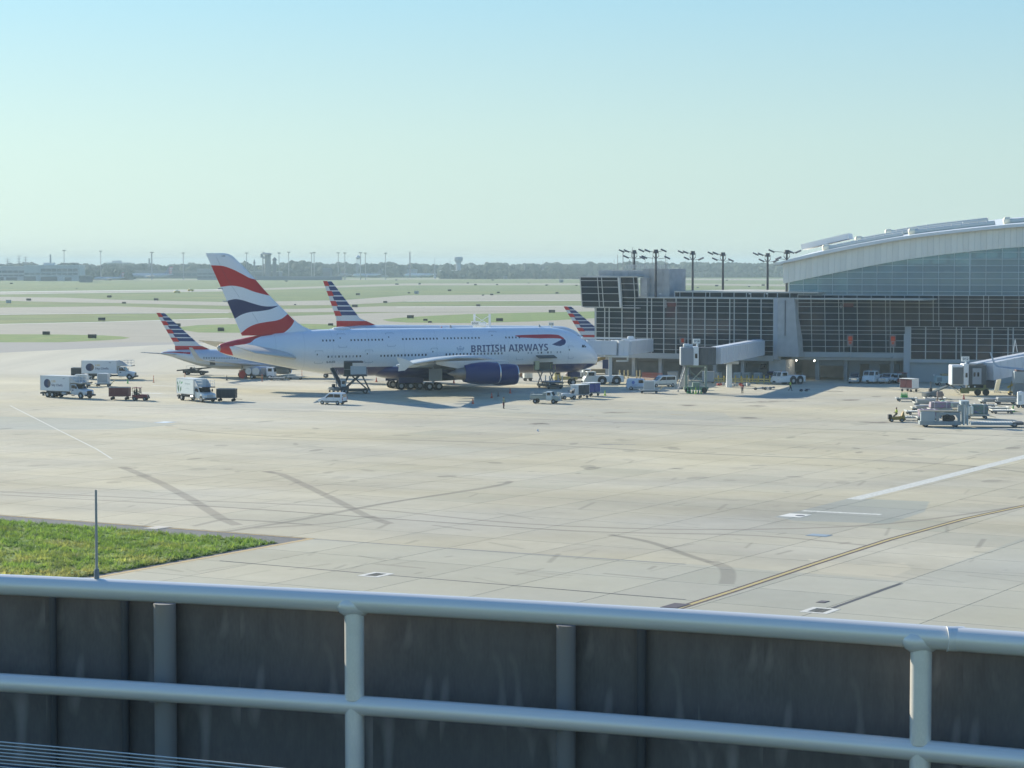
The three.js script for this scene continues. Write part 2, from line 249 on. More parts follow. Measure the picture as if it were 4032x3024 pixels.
for (const [x, y, w, d] of [[2405, 1750, 3.1, .5], [2482, 1750, 1.3, .5], [2392, 1751, 1.2, .5]]) { const q = P(x, y); struct('repair_patch', [bx(w, .006, d, q.x, .004, q.z, -GA * 0)], M(.22, .21, .2, .9)); }

// foreground island: asphalt shoulder, yellow edge, rough grass
const CA = CORNER[0], CB = CORNER[1];
struct('shoulder', [sheet([fromGrid(CA - 90, CB), fromGrid(CA, CB), fromGrid(CA, CB - 60), fromGrid(CA - 90, CB - 60)], -.012, .3)], new THREE.MeshStandardMaterial({ roughness: .95, map: dataTex(256, 256, (u, v) => { const k = 1 + tileNoise(u, v, 8, 51) * .5 + tileNoise(u, v, 60, 52) * .5; return [.13 * k, .13 * k, .13 * k]; }) }));
line('island_edge_line', [fromGrid(CA - 90, CB - .15), fromGrid(CA + .1, CB - .15)], .3, wornPaint(.55, .37, .14, .8), .006);
line('island_edge_line', [fromGrid(CA - .15, CB), fromGrid(CA - .15, CB - 60)], .55, wornPaint(.55, .38, .16, .8), .01);
{
  const g = new THREE.PlaneGeometry(80, 52, 220, 150), p = g.attributes.position, uv = g.attributes.uv, c = new Float32Array(p.count * 3);
  for (let i = 0; i < p.count; i++) {
    let a = CA - 41 + p.getX(i), b = CB - 29.7 + p.getY(i);
    const ea = Math.max(0, CA - 1 - a), eb = Math.max(0, CB - 3.6 - b), e = Math.min(ea, eb);
    a += (e < .6 ? noise.noise(a * 1.3, b * 1.3, 3) * .35 : 0);
    b += (e < .6 ? noise.noise(a * 1.7, b * 1.7, 8) * .5 : 0);
    const h = Math.min(.16, e * .3) * (.7 + .6 * noise.noise(a / 3, b / 3, 5)) + Math.max(0, noise.noise(a / 1.1, b / 1.1, 6)) * .08 * Math.min(1, e) + .004 + .22 * Math.exp(-(((a - CA + 26) / 6) ** 2 + ((b - CB + 17) / 3) ** 2));
    const w = fromGrid(a, b, h); p.setXYZ(i, w.x, h, w.z); uv.setXY(i, w.x / 9, w.z / 9);
    const n = noise.noise(a / 9, b / 5, 2) + .6 * noise.noise(a / 2.5, b / 2.5, 4), dry = Math.max(0, Math.min(1, .2 + n * 1.1 + (CB - b - 16) / 26)), soil = (e < .5 ? .5 : 1) * (.85 + .3 * noise.noise(a / 3.2, b / 1.9, 15));
    c[i * 3] = (1.5 + 1.1 * dry) * soil; c[i * 3 + 1] = (1.55 + .25 * dry) * soil; c[i * 3 + 2] = (1.3 + .8 * dry) * soil;
  }
  g.setAttribute('color', new THREE.BufferAttribute(c, 3)); g.computeVertexNormals();
  struct('grass_island', g, new THREE.MeshStandardMaterial({ map: islandTex, roughness: 1, vertexColors: true, side: THREE.DoubleSide }));
  // tufts
  const blade = []; for (let k = 0; k < 7; k++) { const an = k * 2.4, r = .05 + .05 * (k % 3), bl = new THREE.BufferGeometry(), h = .16 + .05 * (k % 4), w = .022, x = Math.cos(an) * r * .4, z = Math.sin(an) * r * .4; bl.setAttribute('position', new THREE.Float32BufferAttribute([x - w, 0, z, x + w, 0, z + w, x + Math.cos(an) * r, h, z + Math.sin(an) * r], 3)); bl.computeVertexNormals(); blade.push(bl); }
  const tg = merge(blade), n = 26000, im = new THREE.InstancedMesh(tg, new THREE.MeshPhysicalMaterial({ color: 0xffffff, roughness: 1, transmission: .45, thickness: 0, side: THREE.DoubleSide }), n), m4 = new THREE.Matrix4(), col = new THREE.Color();
  for (let i = 0; i < n; i++) {
    let a = CA - 1.0 - rr(0, 62), b = CB - 3.8 - rr(0, 40); if (noise.noise(a / 2.2, b / 2.2, 12) < -.35) { a = CA - 1.1 - rr(0, 50); }
    const e = Math.min(CA - 1 - a, CB - 3.6 - b), w = fromGrid(a, b, .05 + Math.min(.12, e * .2) + .2 * Math.exp(-(((a - CA + 26) / 6) ** 2 + ((b - CB + 17) / 3) ** 2))), s = rr(.6, 1.5);
    m4.makeRotationY(rnd() * 6.28).scale(V(s * 1.5, s * rr(.6, 1.15), s * 1.5)).setPosition(w.x, w.y - .05, w.z); im.setMatrixAt(i, m4);
    const dry = Math.max(0, Math.min(1, .12 + 1.1 * noise.noise(a / 7, b / 4, 2) + .5 * noise.noise(a / 2, b / 1.6, 6) + rr(-.15, .15) + (CB - b - 16) / 26)), lush = .85 + .45 * Math.max(-.6, noise.noise(a / 3.2, b / 1.9, 15)); col.setRGB(.25 + .26 * dry, .37 + .1 * dry, .06 + .08 * dry).multiplyScalar(rr(.75, 1.25) * lush); im.setColorAt(i, col);
  }
  im.name = 'grass_tufts'; im.castShadow = im.receiveShadow = true; im.userData = { kind: 'stuff', label: 'rough grass tufts growing on the foreground island', category: 'grass' }; scene.add(im);
}
// drain inlets and covers set in the apron
function inlet(px, py, w, d, label, dark = true) {
  const t = thing('drain_inlet', label, 'drain', P(px, py), -30.4, 'drain inlets in the apron');
  mesh('concrete_collar', [bx(w, .05, .35, 0, -.01, d / 2), bx(w, .05, .35, 0, -.01, -d / 2), bx(.4, .05, d - .36, w / 2 - .2, -.01, 0), bx(.4, .05, d - .36, -w / 2 + .2, -.01, 0)], M(.62, .6, .54, .9), t);
  const gr = mesh('grate', [...Array(9)].map((_, i) => bx((w - .9), .03, .05, 0, -.005, -d / 2 + .3 + i * (d - .6) / 8)), M(.05, .05, .055, .6, .4), t);
  mesh('pit', [bx(w - .82, .02, d - .37, 0, -.012, 0)], M(.03, .03, .03, 1), t); return t;
}
inlet(1480, 2263, 1.75, 1.9, 'dark drain inlet with white collar on the long slot beside the grass island');
inlet(3228, 2404, 1.9, 2.0, 'dark drain inlet with white collar at the end of the short black slot');
function cover(px, py, w, d, label, m, hole) { const t = thing('pit_cover', label, 'pit cover', P(px, py), -30.4, 'service pit covers in the apron'); mesh('frame', [bx(w, .03, d, 0, .006, 0)], m, t); mesh('lid', [hole ? cy(hole, hole, .02, .5, .026, 0, 'y', 20) : bx(w * .86, .012, d * .8, 0, .028, 0)], hole ? M(.12, .12, .12, .7) : m, t); return t; }
cover(3130, 2030, 2.1, 2.6, 'pale rectangular pit frame with a round dark lid', M(.68, .66, .6, .9), .42);
cover(650, 1663, 2.2, 2.6, 'white square pit cover lying alone on the apron', M(.72, .76, .76, .6));
cover(3225, 2108, 1.8, 1.5, 'blue grey flat pit cover beside the tyre tracks', M(.3, .36, .4, .6));
cover(2660, 2386, 1.2, 2.2, 'dark metal pit cover next to the yellow taxi line', M(.1, .08, .09, .7));
cover(3240, 2370, .6, 1.0, 'small dark metal pit cover near the short black slot', M(.14, .12, .12, .7));
cover(980 * .6329, 2078, 1.5, 2.2, 'pale round cornered pit cover on the island shoulder', M(.55, .5, .42, .9));
// ---------- aircraft ----------
function interp(tab, s) { // monotone-ish table lookup with smooth steps
  let i = 0; while (i < tab.length - 2 && s > tab[i + 1][0]) i++;
  const a = tab[i], b = tab[i + 1], p = tab[Math.max(0, i - 1)], q = tab[Math.min(tab.length - 1, i + 2)], t = Math.min(1, Math.max(0, (s - a[0]) / (b[0] - a[0])));
  return a.map((v, k) => { if (!k) return s; const d = b[0] - a[0], m = (x, y) => y[0] == x[0] ? 0 : (y[k] - x[k]) / (y[0] - x[0]), lim = (u, w) => u * w <= 0 ? 0 : 2 * u * w / (u + w), s0 = m(a, b), m0 = i ? lim(m(p, a), s0) : s0 * 1.4, m1 = i < tab.length - 2 ? lim(s0, m(b, q)) : s0; const t2 = t * t, t3 = t2 * t; return (2 * t3 - 3 * t2 + 1) * v + (t3 - 2 * t2 + t) * d * m0 + (3 * t2 - 2 * t3) * b[k] + (t3 - t2) * d * m1; });
}
function fuselage(tab, L, nSt = 110, nR = 56) { // tab rows: station, top, bottom, half width
  const pos = [], uv = [], idx = [], st = [];
  for (let i = 0; i <= nSt; i++) { const t = i / nSt; st.push(t < .25 ? L * .16 * Math.pow(t / .25, 1.7) : L * (.16 + .84 * (t - .25) / .75)); }
  for (const s of st) { const [, top, bot, w] = interp(tab, s), c = (top + bot) / 2, r = (top - bot) / 2; for (let j = 0; j <= nR; j++) { const f = j / nR * 2 * Math.PI; pos.push(-s, c - r * Math.cos(f), w * Math.sin(f)); uv.push(1 - s / L, j / nR); } }
  for (let i = 0; i < nSt; i++) for (let j = 0; j < nR; j++) { const a = i * (nR + 1) + j, b = a + nR + 1; idx.push(a, b, a + 1, b, b + 1, a + 1); }
  const n = pos.length / 3, e = st[nSt], [, top, bot] = interp(tab, e); pos.push(-e, (top + bot) / 2, 0); uv.push(0, .5); for (let j = 0; j < nR; j++) idx.push(nSt * (nR + 1) + j, n, nSt * (nR + 1) + j + 1);
  const g = new THREE.BufferGeometry(); g.setAttribute('position', new THREE.Float32BufferAttribute(pos, 3)); g.setAttribute('uv', new THREE.Float32BufferAttribute(uv, 2)); g.setIndex(idx); g.computeVertexNormals(); return g;
}
const FOIL = [[0, 0], [.012, .022], [.04, .037], [.1, .052], [.2, .06], [.35, .06], [.55, .047], [.75, .028], [.9, .012], [1, .002]];
function foil(secs, up, uvfn) { // secs: {le:[x,y,z], te:[x,y,z], t: thickness factor}; up: thickness direction
  const U = V(...up), pos = [], uv = [], idx = [], ring = [];
  for (const [x, y] of FOIL) ring.push([x, y]); for (const [x, y] of FOIL.slice(1).reverse()) ring.push([x, -y * .82]);
  const n = ring.length;
  for (const s of secs) { const a = V(...s.le), d = V(...s.te).sub(a), c = d.length(), u = s.up ? V(...s.up) : U; for (const [x, y] of ring) { const p = a.clone().addScaledVector(d, x).addScaledVector(u, y * c * (s.t ?? 1)); pos.push(p.x, p.y, p.z); uv.push(...(uvfn ? uvfn(p) : [x, 0])); } }
  for (let i = 0; i < secs.length - 1; i++) for (let j = 0; j < n; j++) { const a = i * n + j, b = i * n + (j + 1) % n, c = a + n, d = b + n; idx.push(a, c, b, b, c, d); }
  const cap = (i, f) => { for (let j = 1; j < n - 1; j++) idx.push(...(f ? [i * n, i * n + j, i * n + j + 1] : [i * n, i * n + j + 1, i * n + j])); }; cap(0, true); cap(secs.length - 1, false);
  const g = new THREE.BufferGeometry(); g.setAttribute('position', new THREE.Float32BufferAttribute(pos, 3)); g.setAttribute('uv', new THREE.Float32BufferAttribute(uv, 2)); g.setIndex(idx); g.computeVertexNormals(); return toCreasedNormals(g, 1.0);
}
const mirrorZ = (secs) => secs.map((s) => ({ ...s, le: [s.le[0], s.le[1], -s.le[2]], te: [s.te[0], s.te[1], -s.te[2]], up: s.up && [s.up[0], s.up[1], -s.up[2]] }));
const wingPaint = M(.5, .52, .53, .42), wingGrey = M(.4, .42, .43, .45);
function bogie(parent, st, z, rows, r, gap, y1, strutTop) {
  const L = (rows - 1) * r * 2.45;
  for (let i = 0; i < rows; i++) for (const s of [-1, 1]) { const w = mesh('wheel', lathe([[-r * .3, r * .5], [-r * .36, r * .86], [-r * .2, r], [r * .2, r], [r * .36, r * .86], [r * .3, r * .5], [r * .2, .02]], 0, 0, 0, 'x', 20).rotateY(Math.PI / 2 * s).translate(-(st - L / 2 + i * r * 2.45), r, z + s * gap / 2), RUBBER, parent); mesh('rim', [cy(r * .5, r * .5, .06, -(st - L / 2 + i * r * 2.45), r, z + s * (gap / 2 + r * .26), 'z', 16)], LGREY, w); }
  mesh('landing_gear_leg', [bar([-st, r, z], [-st, strutTop, z * .96], r * .27, 10), ...(rows > 1 ? [beam([-(st - L / 2 - .2), r * 1.02, z], [-(st + L / 2 + .2), r * 1.02, z], .35, .3)] : []), bar([-st + 1.6, strutTop, z], [-st, r * 1.6, z], r * .13), ...[...Array(rows)].map((_, i) => cy(.1, .1, gap, -(st - L / 2 + i * r * 2.45), r, z, 'z', 8))], LGREY, parent);
}
function nacelle(parent, st, y, z, len, r, mat, lip, pylonTop, pylonBack) {
  const n = mesh('engine', [lathe([[0, r * .86], [-.12, r * .92], [-.35, r * .965], [-len * .3, r * 1.02], [-len * .55, r], [-len * .8, r * .9], [-len, r * .74], [-len, r * .66]], -st, y, z, 'x', 40)], mat, parent);
  mesh('intake_lip', [lathe([[-.5, r * .8], [-.15, r * .8], [.02, r * .83], [.06, r * .865], [.02, r * .9], [-.12, r * .925]], -st, y, z, 'x', 40)], lip, n);
  mesh('fan', [...[...Array(18)].map((_, i) => at(bx(.05, r * .72, .3, 0, r * .42, 0, .6), 0, 0, 0, 0, i / 18 * 2 * Math.PI).translate(-st - .9, y, z)), lathe([[-.2, r * .3], [.1, r * .22], [.35, .02]], -st - .9, y, z, 'x', 16), cy(r * .82, r * .82, .04, -st - 1.15, y, z, 'x', 24)], DGREY, n);
  mesh('exhaust', [lathe([[0, r * .6], [-len * .16, r * .52], [-len * .3, r * .42], [-len * .3, r * .3], [-len * .52, .03]], -st - len * .96, y, z, 'x', 24)], M(.2, .19, .18, .45, .6), n);
  mesh('pylon', [ex([[-.9, y + r * .78], [-len * .3, pylonTop], [-pylonBack, pylonTop + .05], [-pylonBack, pylonTop - .5], [-len * 1.05, y + r * .35], [-len * .7, y + r * .55]], .55, .05, -st, 0, z)], wingPaint, n);
}

// --- the big double-deck airliner
const AT = V(15.65, 0, -415.67), TH = 19.46;
const side = (px, py, z = 3.5) => { const k = (px - 2016) / FPX, c = Math.cos(rad(TH)), s = Math.sin(rad(TH)); const st = (AT.x + z * s - k * (-AT.z - z * c)) / (c - k * s); const Z = -AT.z - st * s - z * c, d = ray(px, py); return [st, EYE + d.y * (Z / -d.z)]; };
const A3L = 70.4;
const A3TAB = [[0, 4.95, 4.65, .06], [.12, 5.5, 4.2, .55], [.35, 6.0, 3.85, .98], [.9, 6.75, 3.5, 1.52], [1.6, 7.5, 3.22, 2.02], [2.6, 8.3, 2.9, 2.5], [3.8, 9.1, 2.62, 2.88], [5.2, 9.8, 2.46, 3.18], [7.1, 10.36, 2.4, 3.4], [9.5, 10.7, 2.4, 3.53], [12.5, 10.82, 2.4, 3.57], [30, 10.82, 2.4, 3.57], [44, 10.82, 2.42, 3.57], [48, 10.8, 2.55, 3.55], [52, 10.72, 2.95, 3.4], [56, 10.55, 3.6, 3.1], [60, 10.25, 4.4, 2.65], [64, 9.75, 5.2, 2.0], [67, 9.2, 5.85, 1.4], [69, 8.75, 6.4, .95], [70.4, 8.35, 6.95, .6]];
const c1 = (x, y) => [780 + .40687 * x, 960 + .40687 * y], c2 = (x, y) => [1560 + .40687 * x, 1200 + .40687 * y];   // two enlarged views of the photograph
const LW = 2048, LH = 1024;
const girth = (st, y) => { const [, top, bot] = interp(A3TAB, Math.min(A3L, Math.max(0, st))), c = (top + bot) / 2, r = (top - bot) / 2; return Math.acos(Math.max(-1, Math.min(1, (c - y) / r))) / (2 * Math.PI); };
const livery = canvas(LW, LH, (g) => {
  const X = (st) => (1 - st / A3L) * LW, Y = (st, y) => (1 - girth(st, y)) * LH, q = ([px, py]) => { const [s, y] = side(px, py, 3.4); return [X(s), Y(s, y)]; };
  g.fillStyle = 'rgb(226,229,231)'; g.fillRect(0, 0, LW, LH);
  const poly = (list, col) => { g.fillStyle = col; g.beginPath(); list.forEach((p, i) => i ? g.lineTo(...p) : g.moveTo(...p)); g.closePath(); g.fill(); };
  const navy = 'rgb(8,26,92)', red = 'rgb(190,6,18)';
  // navy belly, both sides, from the nose to the rear cargo hold
  const belly = []; for (let s = .3; s <= 51; s += .3) belly.push([X(s), Y(s, s < 3 ? 4.1 - (3 - s) * .04 : 4.12)]);
  belly.push([X(50.5), Y(50.5, 3.2)]); belly.push([X(53), LH]); poly([[X(.3), LH], ...belly], navy); poly([[X(.3), 0], ...belly.map(([x, y]) => [x, LH - y]), [X(53), 0]], navy);
  // red tail cone
  const tail = [c1(740, 886), c1(640, 900), c1(575, 925), c1(530, 960), c1(440, 985), c1(330, 1000), c1(372, 1086), c1(150, 1200)].map(q);
  poly([[X(60), LH / 2], ...tail, [0, LH * .98], [0, LH / 2]], red); poly([[X(60), LH / 2], ...tail.map(([x, y]) => [x, LH - y]), [0, LH * .02], [0, LH / 2]], red);
  // ribbon by the nose
  const rib = [c2(1160, 298), c2(1280, 292), c2(1400, 289), c2(1520, 288), c2(1590, 294), c2(1630, 320), c2(1647, 348), c2(1630, 352), c2(1600, 328), c2(1540, 324), c2(1400, 326), c2(1280, 320), c2(1200, 318)].map(q); poly(rib, red);
  poly([c2(1647, 340), c2(1648, 362), c2(1632, 385), c2(1590, 400), c2(1550, 396), c2(1508, 384), c2(1555, 362), c2(1605, 340), c2(1622, 330), c2(1640, 336)].map(q), navy);
  // title and registration
  const text = (str, a, b, hpx, col, font) => { const A = q(a), B = q(b); g.save(); g.translate(A[0], A[1]); g.rotate(Math.atan2(B[1] - A[1], B[0] - A[0])); g.font = `${font} 100px sans-serif`; const w = g.measureText(str).width; const W = Math.hypot(B[0] - A[0], B[1] - A[1]), sy = hpx / 72; g.scale(W / w, sy); g.fillStyle = col; g.fillText(str, 0, 0); g.restore(); };
  const capH = Math.abs(q(c2(740, 460))[1] - q(c2(740, 392))[1]);
  text('BRITISH AIRWAYS', c2(716, 460), c2(1472, 444), capH, navy, 'bold');
  const rh = Math.abs(q(c1(1250, 1155))[1] - q(c1(1250, 1136))[1]); text('G-XLED', c1(1248, 1156), c1(1332, 1152), rh, 'rgb(52,60,78)', 'bold');
  // crest: shield, supporters and crown in pale blue grey
  const [cx, cyy] = q(c2(619, 424)), u = Math.abs(q(c2(660, 424))[0] - cx) / 41; g.fillStyle = 'rgb(168,180,196)';
  g.beginPath(); g.moveTo(cx - 14 * u, cyy - 12 * u); g.lineTo(cx + 14 * u, cyy - 12 * u); g.lineTo(cx + 14 * u, cyy + 10 * u); g.quadraticCurveTo(cx + 8 * u, cyy + 24 * u, cx, cyy + 30 * u); g.quadraticCurveTo(cx - 8 * u, cyy + 24 * u, cx - 14 * u, cyy + 10 * u); g.fill();
  for (const s of [-1, 1]) { g.beginPath(); g.ellipse(cx + s * 26 * u, cyy + 2 * u, 9 * u, 24 * u, s * .3, 0, 7); g.fill(); } g.beginPath(); for (const [dx, dy] of [[-12, -18], [-14, -34], [-6, -26], [0, -42], [6, -26], [14, -34], [12, -18]]) g.lineTo(cx + dx * u, cyy + dy * u); g.fill();
  g.fillRect(cx - 24 * u, cyy + 30 * u, 48 * u, 5 * u);
  // light grime streaks and panel seams
  for (let i = 0; i < 160; i++) { const x = rnd() * LW, y = LH * .5 + rnd() * LH * .44; g.fillStyle = `rgba(120,125,130,${rr(.02, .07)})`; g.fillRect(x, y, rr(20, 180), rr(1, 4)); }
  g.strokeStyle = 'rgba(130,138,146,.35)'; g.lineWidth = 1; for (const s of [6.9, 12.4, 18.5, 25, 32, 38, 44.5, 51, 56, 61, 65]) { g.beginPath(); g.moveTo(X(s), 0); g.lineTo(X(s), LH); g.stroke(); }
});
const a3body = new THREE.MeshPhysicalMaterial({ map: livery, roughness: .32, clearcoat: .5, clearcoatRoughness: .15 });
const a3 = thing('airliner', 'double deck white airliner with red, white and navy wavy tail', 'airplane', AT, TH);
const a3f = mesh('fuselage', fuselage(A3TAB, A3L), a3body, a3);
{
  const finPx = (x, y) => { const [px, py] = c1(x, y); return side(px, py, 0); };
  const le = [[300, 99], [352, 126], [450, 226], [560, 350], [700, 510], [800, 610], [900, 710], [980, 778], [1060, 824], [1130, 842]].map((p) => finPx(...p)), te = [[80, 97], [280, 550], [430, 905], [470, 1000]].map((p) => finPx(...p));
  const F0 = 50, F1 = 75, H0 = 8, H1 = 25;                                       // extent of the fin artwork in metres
  const art = canvas(1024, 768, (g) => {
    const X = (st) => (F1 - st) / (F1 - F0) * 1024, Y = (h) => (H1 - h) / (H1 - H0) * 768, q = (p) => { const [s, h] = finPx(...p); return [X(s), Y(h)]; };
    g.fillStyle = 'rgb(228,231,233)'; g.fillRect(0, 0, 1024, 768);
    const wave = (up, lo, col) => { const sm = (l) => new THREE.CatmullRomCurve3(l.map((p) => V(...q(p), 0))).getPoints(40), a = sm(up), b = sm(lo).reverse(); g.fillStyle = col; g.beginPath(); [...a, ...b].forEach((p, i) => i ? g.lineTo(p.x, p.y) : g.moveTo(p.x, p.y)); g.fill(); };
    wave([[60, 205], [130, 208], [240, 215], [330, 245], [420, 290], [500, 332], [570, 350], [640, 380]], [[120, 430], [230, 415], [330, 405], [430, 422], [530, 460], [620, 485], [700, 503], [760, 510]], 'rgb(190,6,18)');
    wave([[230, 560], [285, 550], [360, 535], [430, 546], [520, 575], [620, 602], [700, 606], [776, 598]], [[330, 745], [360, 722], [420, 685], [500, 660], [600, 650], [690, 634], [740, 615], [776, 598]], 'rgb(10,24,82)');
    wave([[360, 900], [425, 855], [480, 812], [560, 776], [660, 756], [760, 740], [820, 715], [868, 678]], [[380, 1000], [440, 960], [520, 930], [620, 905], [740, 888], [820, 858], [890, 800], [928, 745]], 'rgb(190,6,18)');
    g.fillStyle = 'rgb(190,6,18)'; g.beginPath(); [[868, 678], [928, 745], [890, 800], [800, 870], [700, 800]].map(q).forEach((p, i) => i ? g.lineTo(...p) : g.moveTo(...p)); g.fill();
    g.strokeStyle = 'rgba(60,70,80,.55)'; g.lineWidth = 1.5; for (const l of [[[180, 130], [275, 330], [400, 520]], [[520, 665], [575, 755]]]) { g.beginPath(); l.map(q).forEach((p, i) => i ? g.lineTo(...p) : g.moveTo(...p)); g.stroke(); }
    const [bx0, by0] = q([230, 108]); g.fillStyle = 'rgb(70,80,90)'; g.font = 'bold 15px sans-serif'; g.fillText('LED', bx0, by0 + 12);
  });
  const line1 = (tab, h) => { const t = tab.slice().sort((a, b) => a[1] - b[1]); let i = 0; while (i < t.length - 2 && h > t[i + 1][1]) i++; const k = (h - t[i][1]) / (t[i + 1][1] - t[i][1]); return t[i][0] + (t[i + 1][0] - t[i][0]) * k; };
  const hs = [24.12, 24.0, 23.6, 22, 20, 18, 16, 14.5, 13, 12, 11.3, 10.7, 9.8];
  const secs = hs.map((h, i) => { const L = line1(le, h), T = line1(te, h); return { le: [-(i == 0 ? L + .5 : L), h, 0], te: [-T, h, 0], t: h > 24 ? .55 : .85 }; });
  mesh('tail_fin', foil(secs, [0, 0, 1], (p) => [(F1 + p.x) / (F1 - F0), (p.y - H0) / (H1 - H0)]), new THREE.MeshPhysicalMaterial({ map: art, roughness: .5 }), a3);
  for (const [x, y] of [[-70.3, 18.0], [-69.4, 15.8]]) mesh('rudder_actuator', [bx(.9, .2, .35, x, y, 0)], LGREY, a3);
}
{
  const stab = [{ le: [-56.8, 5.75, 1.4], te: [-66.0, 8.3, 1.4], t: 1.05 }, { le: [-57.6, 5.85, 3.0], te: [-66.4, 8.4, 3.0], t: 1.05 }, { le: [-67.4, 7.3, 14.6], te: [-71.2, 8.6, 14.6], t: .8 }, { le: [-68.2, 7.55, 15.2], te: [-71.3, 8.62, 15.2], t: .5 }];
  const stabM = M(.55, .53, .48, .45); mesh('horizontal_stabilizer', foil(stab, [0, 1, 0]), stabM, a3); mesh('horizontal_stabilizer', foil(mirrorZ(stab), [0, 1, 0]), stabM, a3);
  const wing = [{ le: [-18.5, 3.9, 2.2], te: [-38.2, 3.6, 2.2], t: 1.05 }, { le: [-20.5, 4.35, 5], te: [-38.0, 4.4, 5], t: 1.05 }, { le: [-24.0, 5.35, 9.5], te: [-38.2, 5.2, 9.5], t: .95 }, { le: [-28.3, 6.0, 15], te: [-39.2, 5.85, 15], t: .85 }, { le: [-34, 6.35, 22], te: [-42.0, 6.1, 22], t: .8 }, { le: [-40.5, 6.4, 30.5], te: [-46.0, 6.15, 30.5], t: .75 }, { le: [-46.4, 6.25, 38], te: [-49.7, 6.1, 38], t: .7 }, { le: [-47.7, 6.2, 39.3], te: [-50.2, 6.1, 39.3], t: .5 }];
  for (const s of [1, -1]) {
    const w = mesh('wing', foil(s > 0 ? wing : mirrorZ(wing), [0, 1, 0]), M(.52, .52, .5, .35), a3);
    mesh('wingtip_fence', [ex([[-47.2, 6.25], [-48.4, 6.95], [-50.2, 7.4], [-49.7, 6.3], [-49.9, 5.1], [-48.8, 5.2], [-48.0, 5.85]], .12, .04, 0, 0, s * 39.5)], M(.66, .66, .62, .4), w);
    for (const [z, x, y, l] of [[9, -36.6, 4.55, 6.2], [14.5, -37.4, 5.1, 5.6], [20, -39.4, 5.45, 5.2], [26, -42.4, 5.6, 4.6], [32, -45.4, 5.65, 4]]) mesh('flap_track_fairing', [at(new THREE.SphereGeometry(1, 16, 10).scale(l / 2, .42, .36), x - .6, y, s * z)], M(.52, .53, .52, .4), w);
    nacelle(a3, 28.2, 3.85, s * 25.7, 6.1, 1.92, M(.006, .024, .13, .28, 0, { ior: 1.32 }), CHROME, 5.95, 11); nacelle(a3, 21.1, 3.0, s * 14.9, 6.1, 1.86, M(.006, .024, .13, .28, 0, { ior: 1.32 }), CHROME, 5.5, 10);
    bogie(a3, 33.6, s * 6.2, 2, .7, 1.35, 0, 4.2); bogie(a3, 36.9, s * 2.65, 3, .7, 1.5, 0, 2.4);
    mesh('gear_door', [bx(2.4, 2.1, .12, -33.4, 2.75, s * 7.1)], LGREY, a3); mesh('gear_door', [bx(4.6, 1.0, .1, -37, 1.75, s * 4.1)], NAVY, a3);
  }
  bogie(a3, 4.97, 0, 1, .62, .95, 0, 3); mesh('gear_door', [bx(1.9, .9, .07, -4.6, 2.05, .75), bx(1.9, .9, .07, -4.6, 2.05, -.75)], NAVY, a3);
  // wing to body fairing, navy below and white above
  const fg = new THREE.SphereGeometry(1, 48, 28).scale(12.5, 2.15, 4.35).translate(-31.5, 3.42, 0);
  mesh('belly_fairing', fg, new THREE.MeshPhysicalMaterial({ roughness: .32, clearcoat: .5, map: canvas(8, 256, (g) => { g.fillStyle = 'rgb(226,229,231)'; g.fillRect(0, 0, 8, 256); g.fillStyle = 'rgb(8,26,92)'; g.fillRect(0, 103, 8, 160); }) }), a3);
  // cabin windows, one by one
  const wg = new RoundedBoxGeometry(.24, .36, .05, 1, .02), wm = M(.02, .028, .045, .12), wp = M(.3, .34, .38, .35);
  const surf = (st, y) => { const [, top, bot, w] = interp(A3TAB, st), c = (top + bot) / 2, r = (top - bot) / 2, f = Math.acos((c - y) / r); return [w * Math.sin(f), Math.atan2(Math.cos(f) * -1 * w, Math.sin(f) * r), f]; };
  const place = (m, st, y, off = .012) => { const [z] = surf(st, y), [z2] = surf(st, y + .2), [z3] = surf(Math.max(.1, st - .2), y); m.position.set(-st, y, z + off); m.rotation.set(Math.atan2(z2 - z, .2) * 1, Math.atan2((z3 - z) * -1, .2), 0, 'YXZ'); };
  const row = (a, b, n, shut = []) => { const A = side(...a, 3.45), B = side(...b, 3.45); for (let i = 0; i < n; i++) { const t = n > 1 ? i / (n - 1) : 0, m = new THREE.Mesh(wg, shut.includes(i) ? wp : wm); m.name = 'window'; a3f.add(m); place(m, A[0] + (B[0] - A[0]) * t, A[1] + (B[1] - A[1]) * t); } };
  row(c1(1215, 937), c1(1318, 936), 4); row(c1(1487, 933), c1(1790, 928), 10); row(c1(1988, 923), c1(2190, 919), 7); row(c2(72, 333), c2(403, 328), 11); row(c2(471, 326), c2(810, 321), 11); row(c2(1071, 318), c2(1200, 316), 5);
  row(c1(1260, 1093), c1(1567, 1087), 10, [1, 2, 4, 6, 7]); row(c1(1768, 1084), c1(2200, 1075), 14); row(c2(15, 490), c2(285, 484), 9); row(c2(483, 480), c2(1020, 470), 17); row(c2(1276, 466), c2(1308, 465), 2, [0, 1]); row(c2(1372, 464), c2(1404, 463), 2, [0]); row(c2(1467, 461), c2(1497, 460), 2, [1]); row(c2(1558, 459), c2(1590, 458), 2, [0, 1]);
  // doors: raised outline, leaf in the body paint, small pane
  const door = (cx, cy_, w = 1.15, h = 2.0) => {
    const [st, y] = side(cx, cy_, 3.4), s = new THREE.Shape(), hole = new THREE.Path(), rrect = (o, a, b, r) => { o.moveTo(-a + r, -b); o.lineTo(a - r, -b); o.quadraticCurveTo(a, -b, a, -b + r); o.lineTo(a, b - r); o.quadraticCurveTo(a, b, a - r, b); o.lineTo(-a + r, b); o.quadraticCurveTo(-a, b, -a, b - r); o.lineTo(-a, -b + r); o.quadraticCurveTo(-a, -b, -a + r, -b); };
    rrect(s, w / 2 + .07, h / 2 + .07, .22); rrect(hole, w / 2, h / 2, .18); s.holes.push(hole);
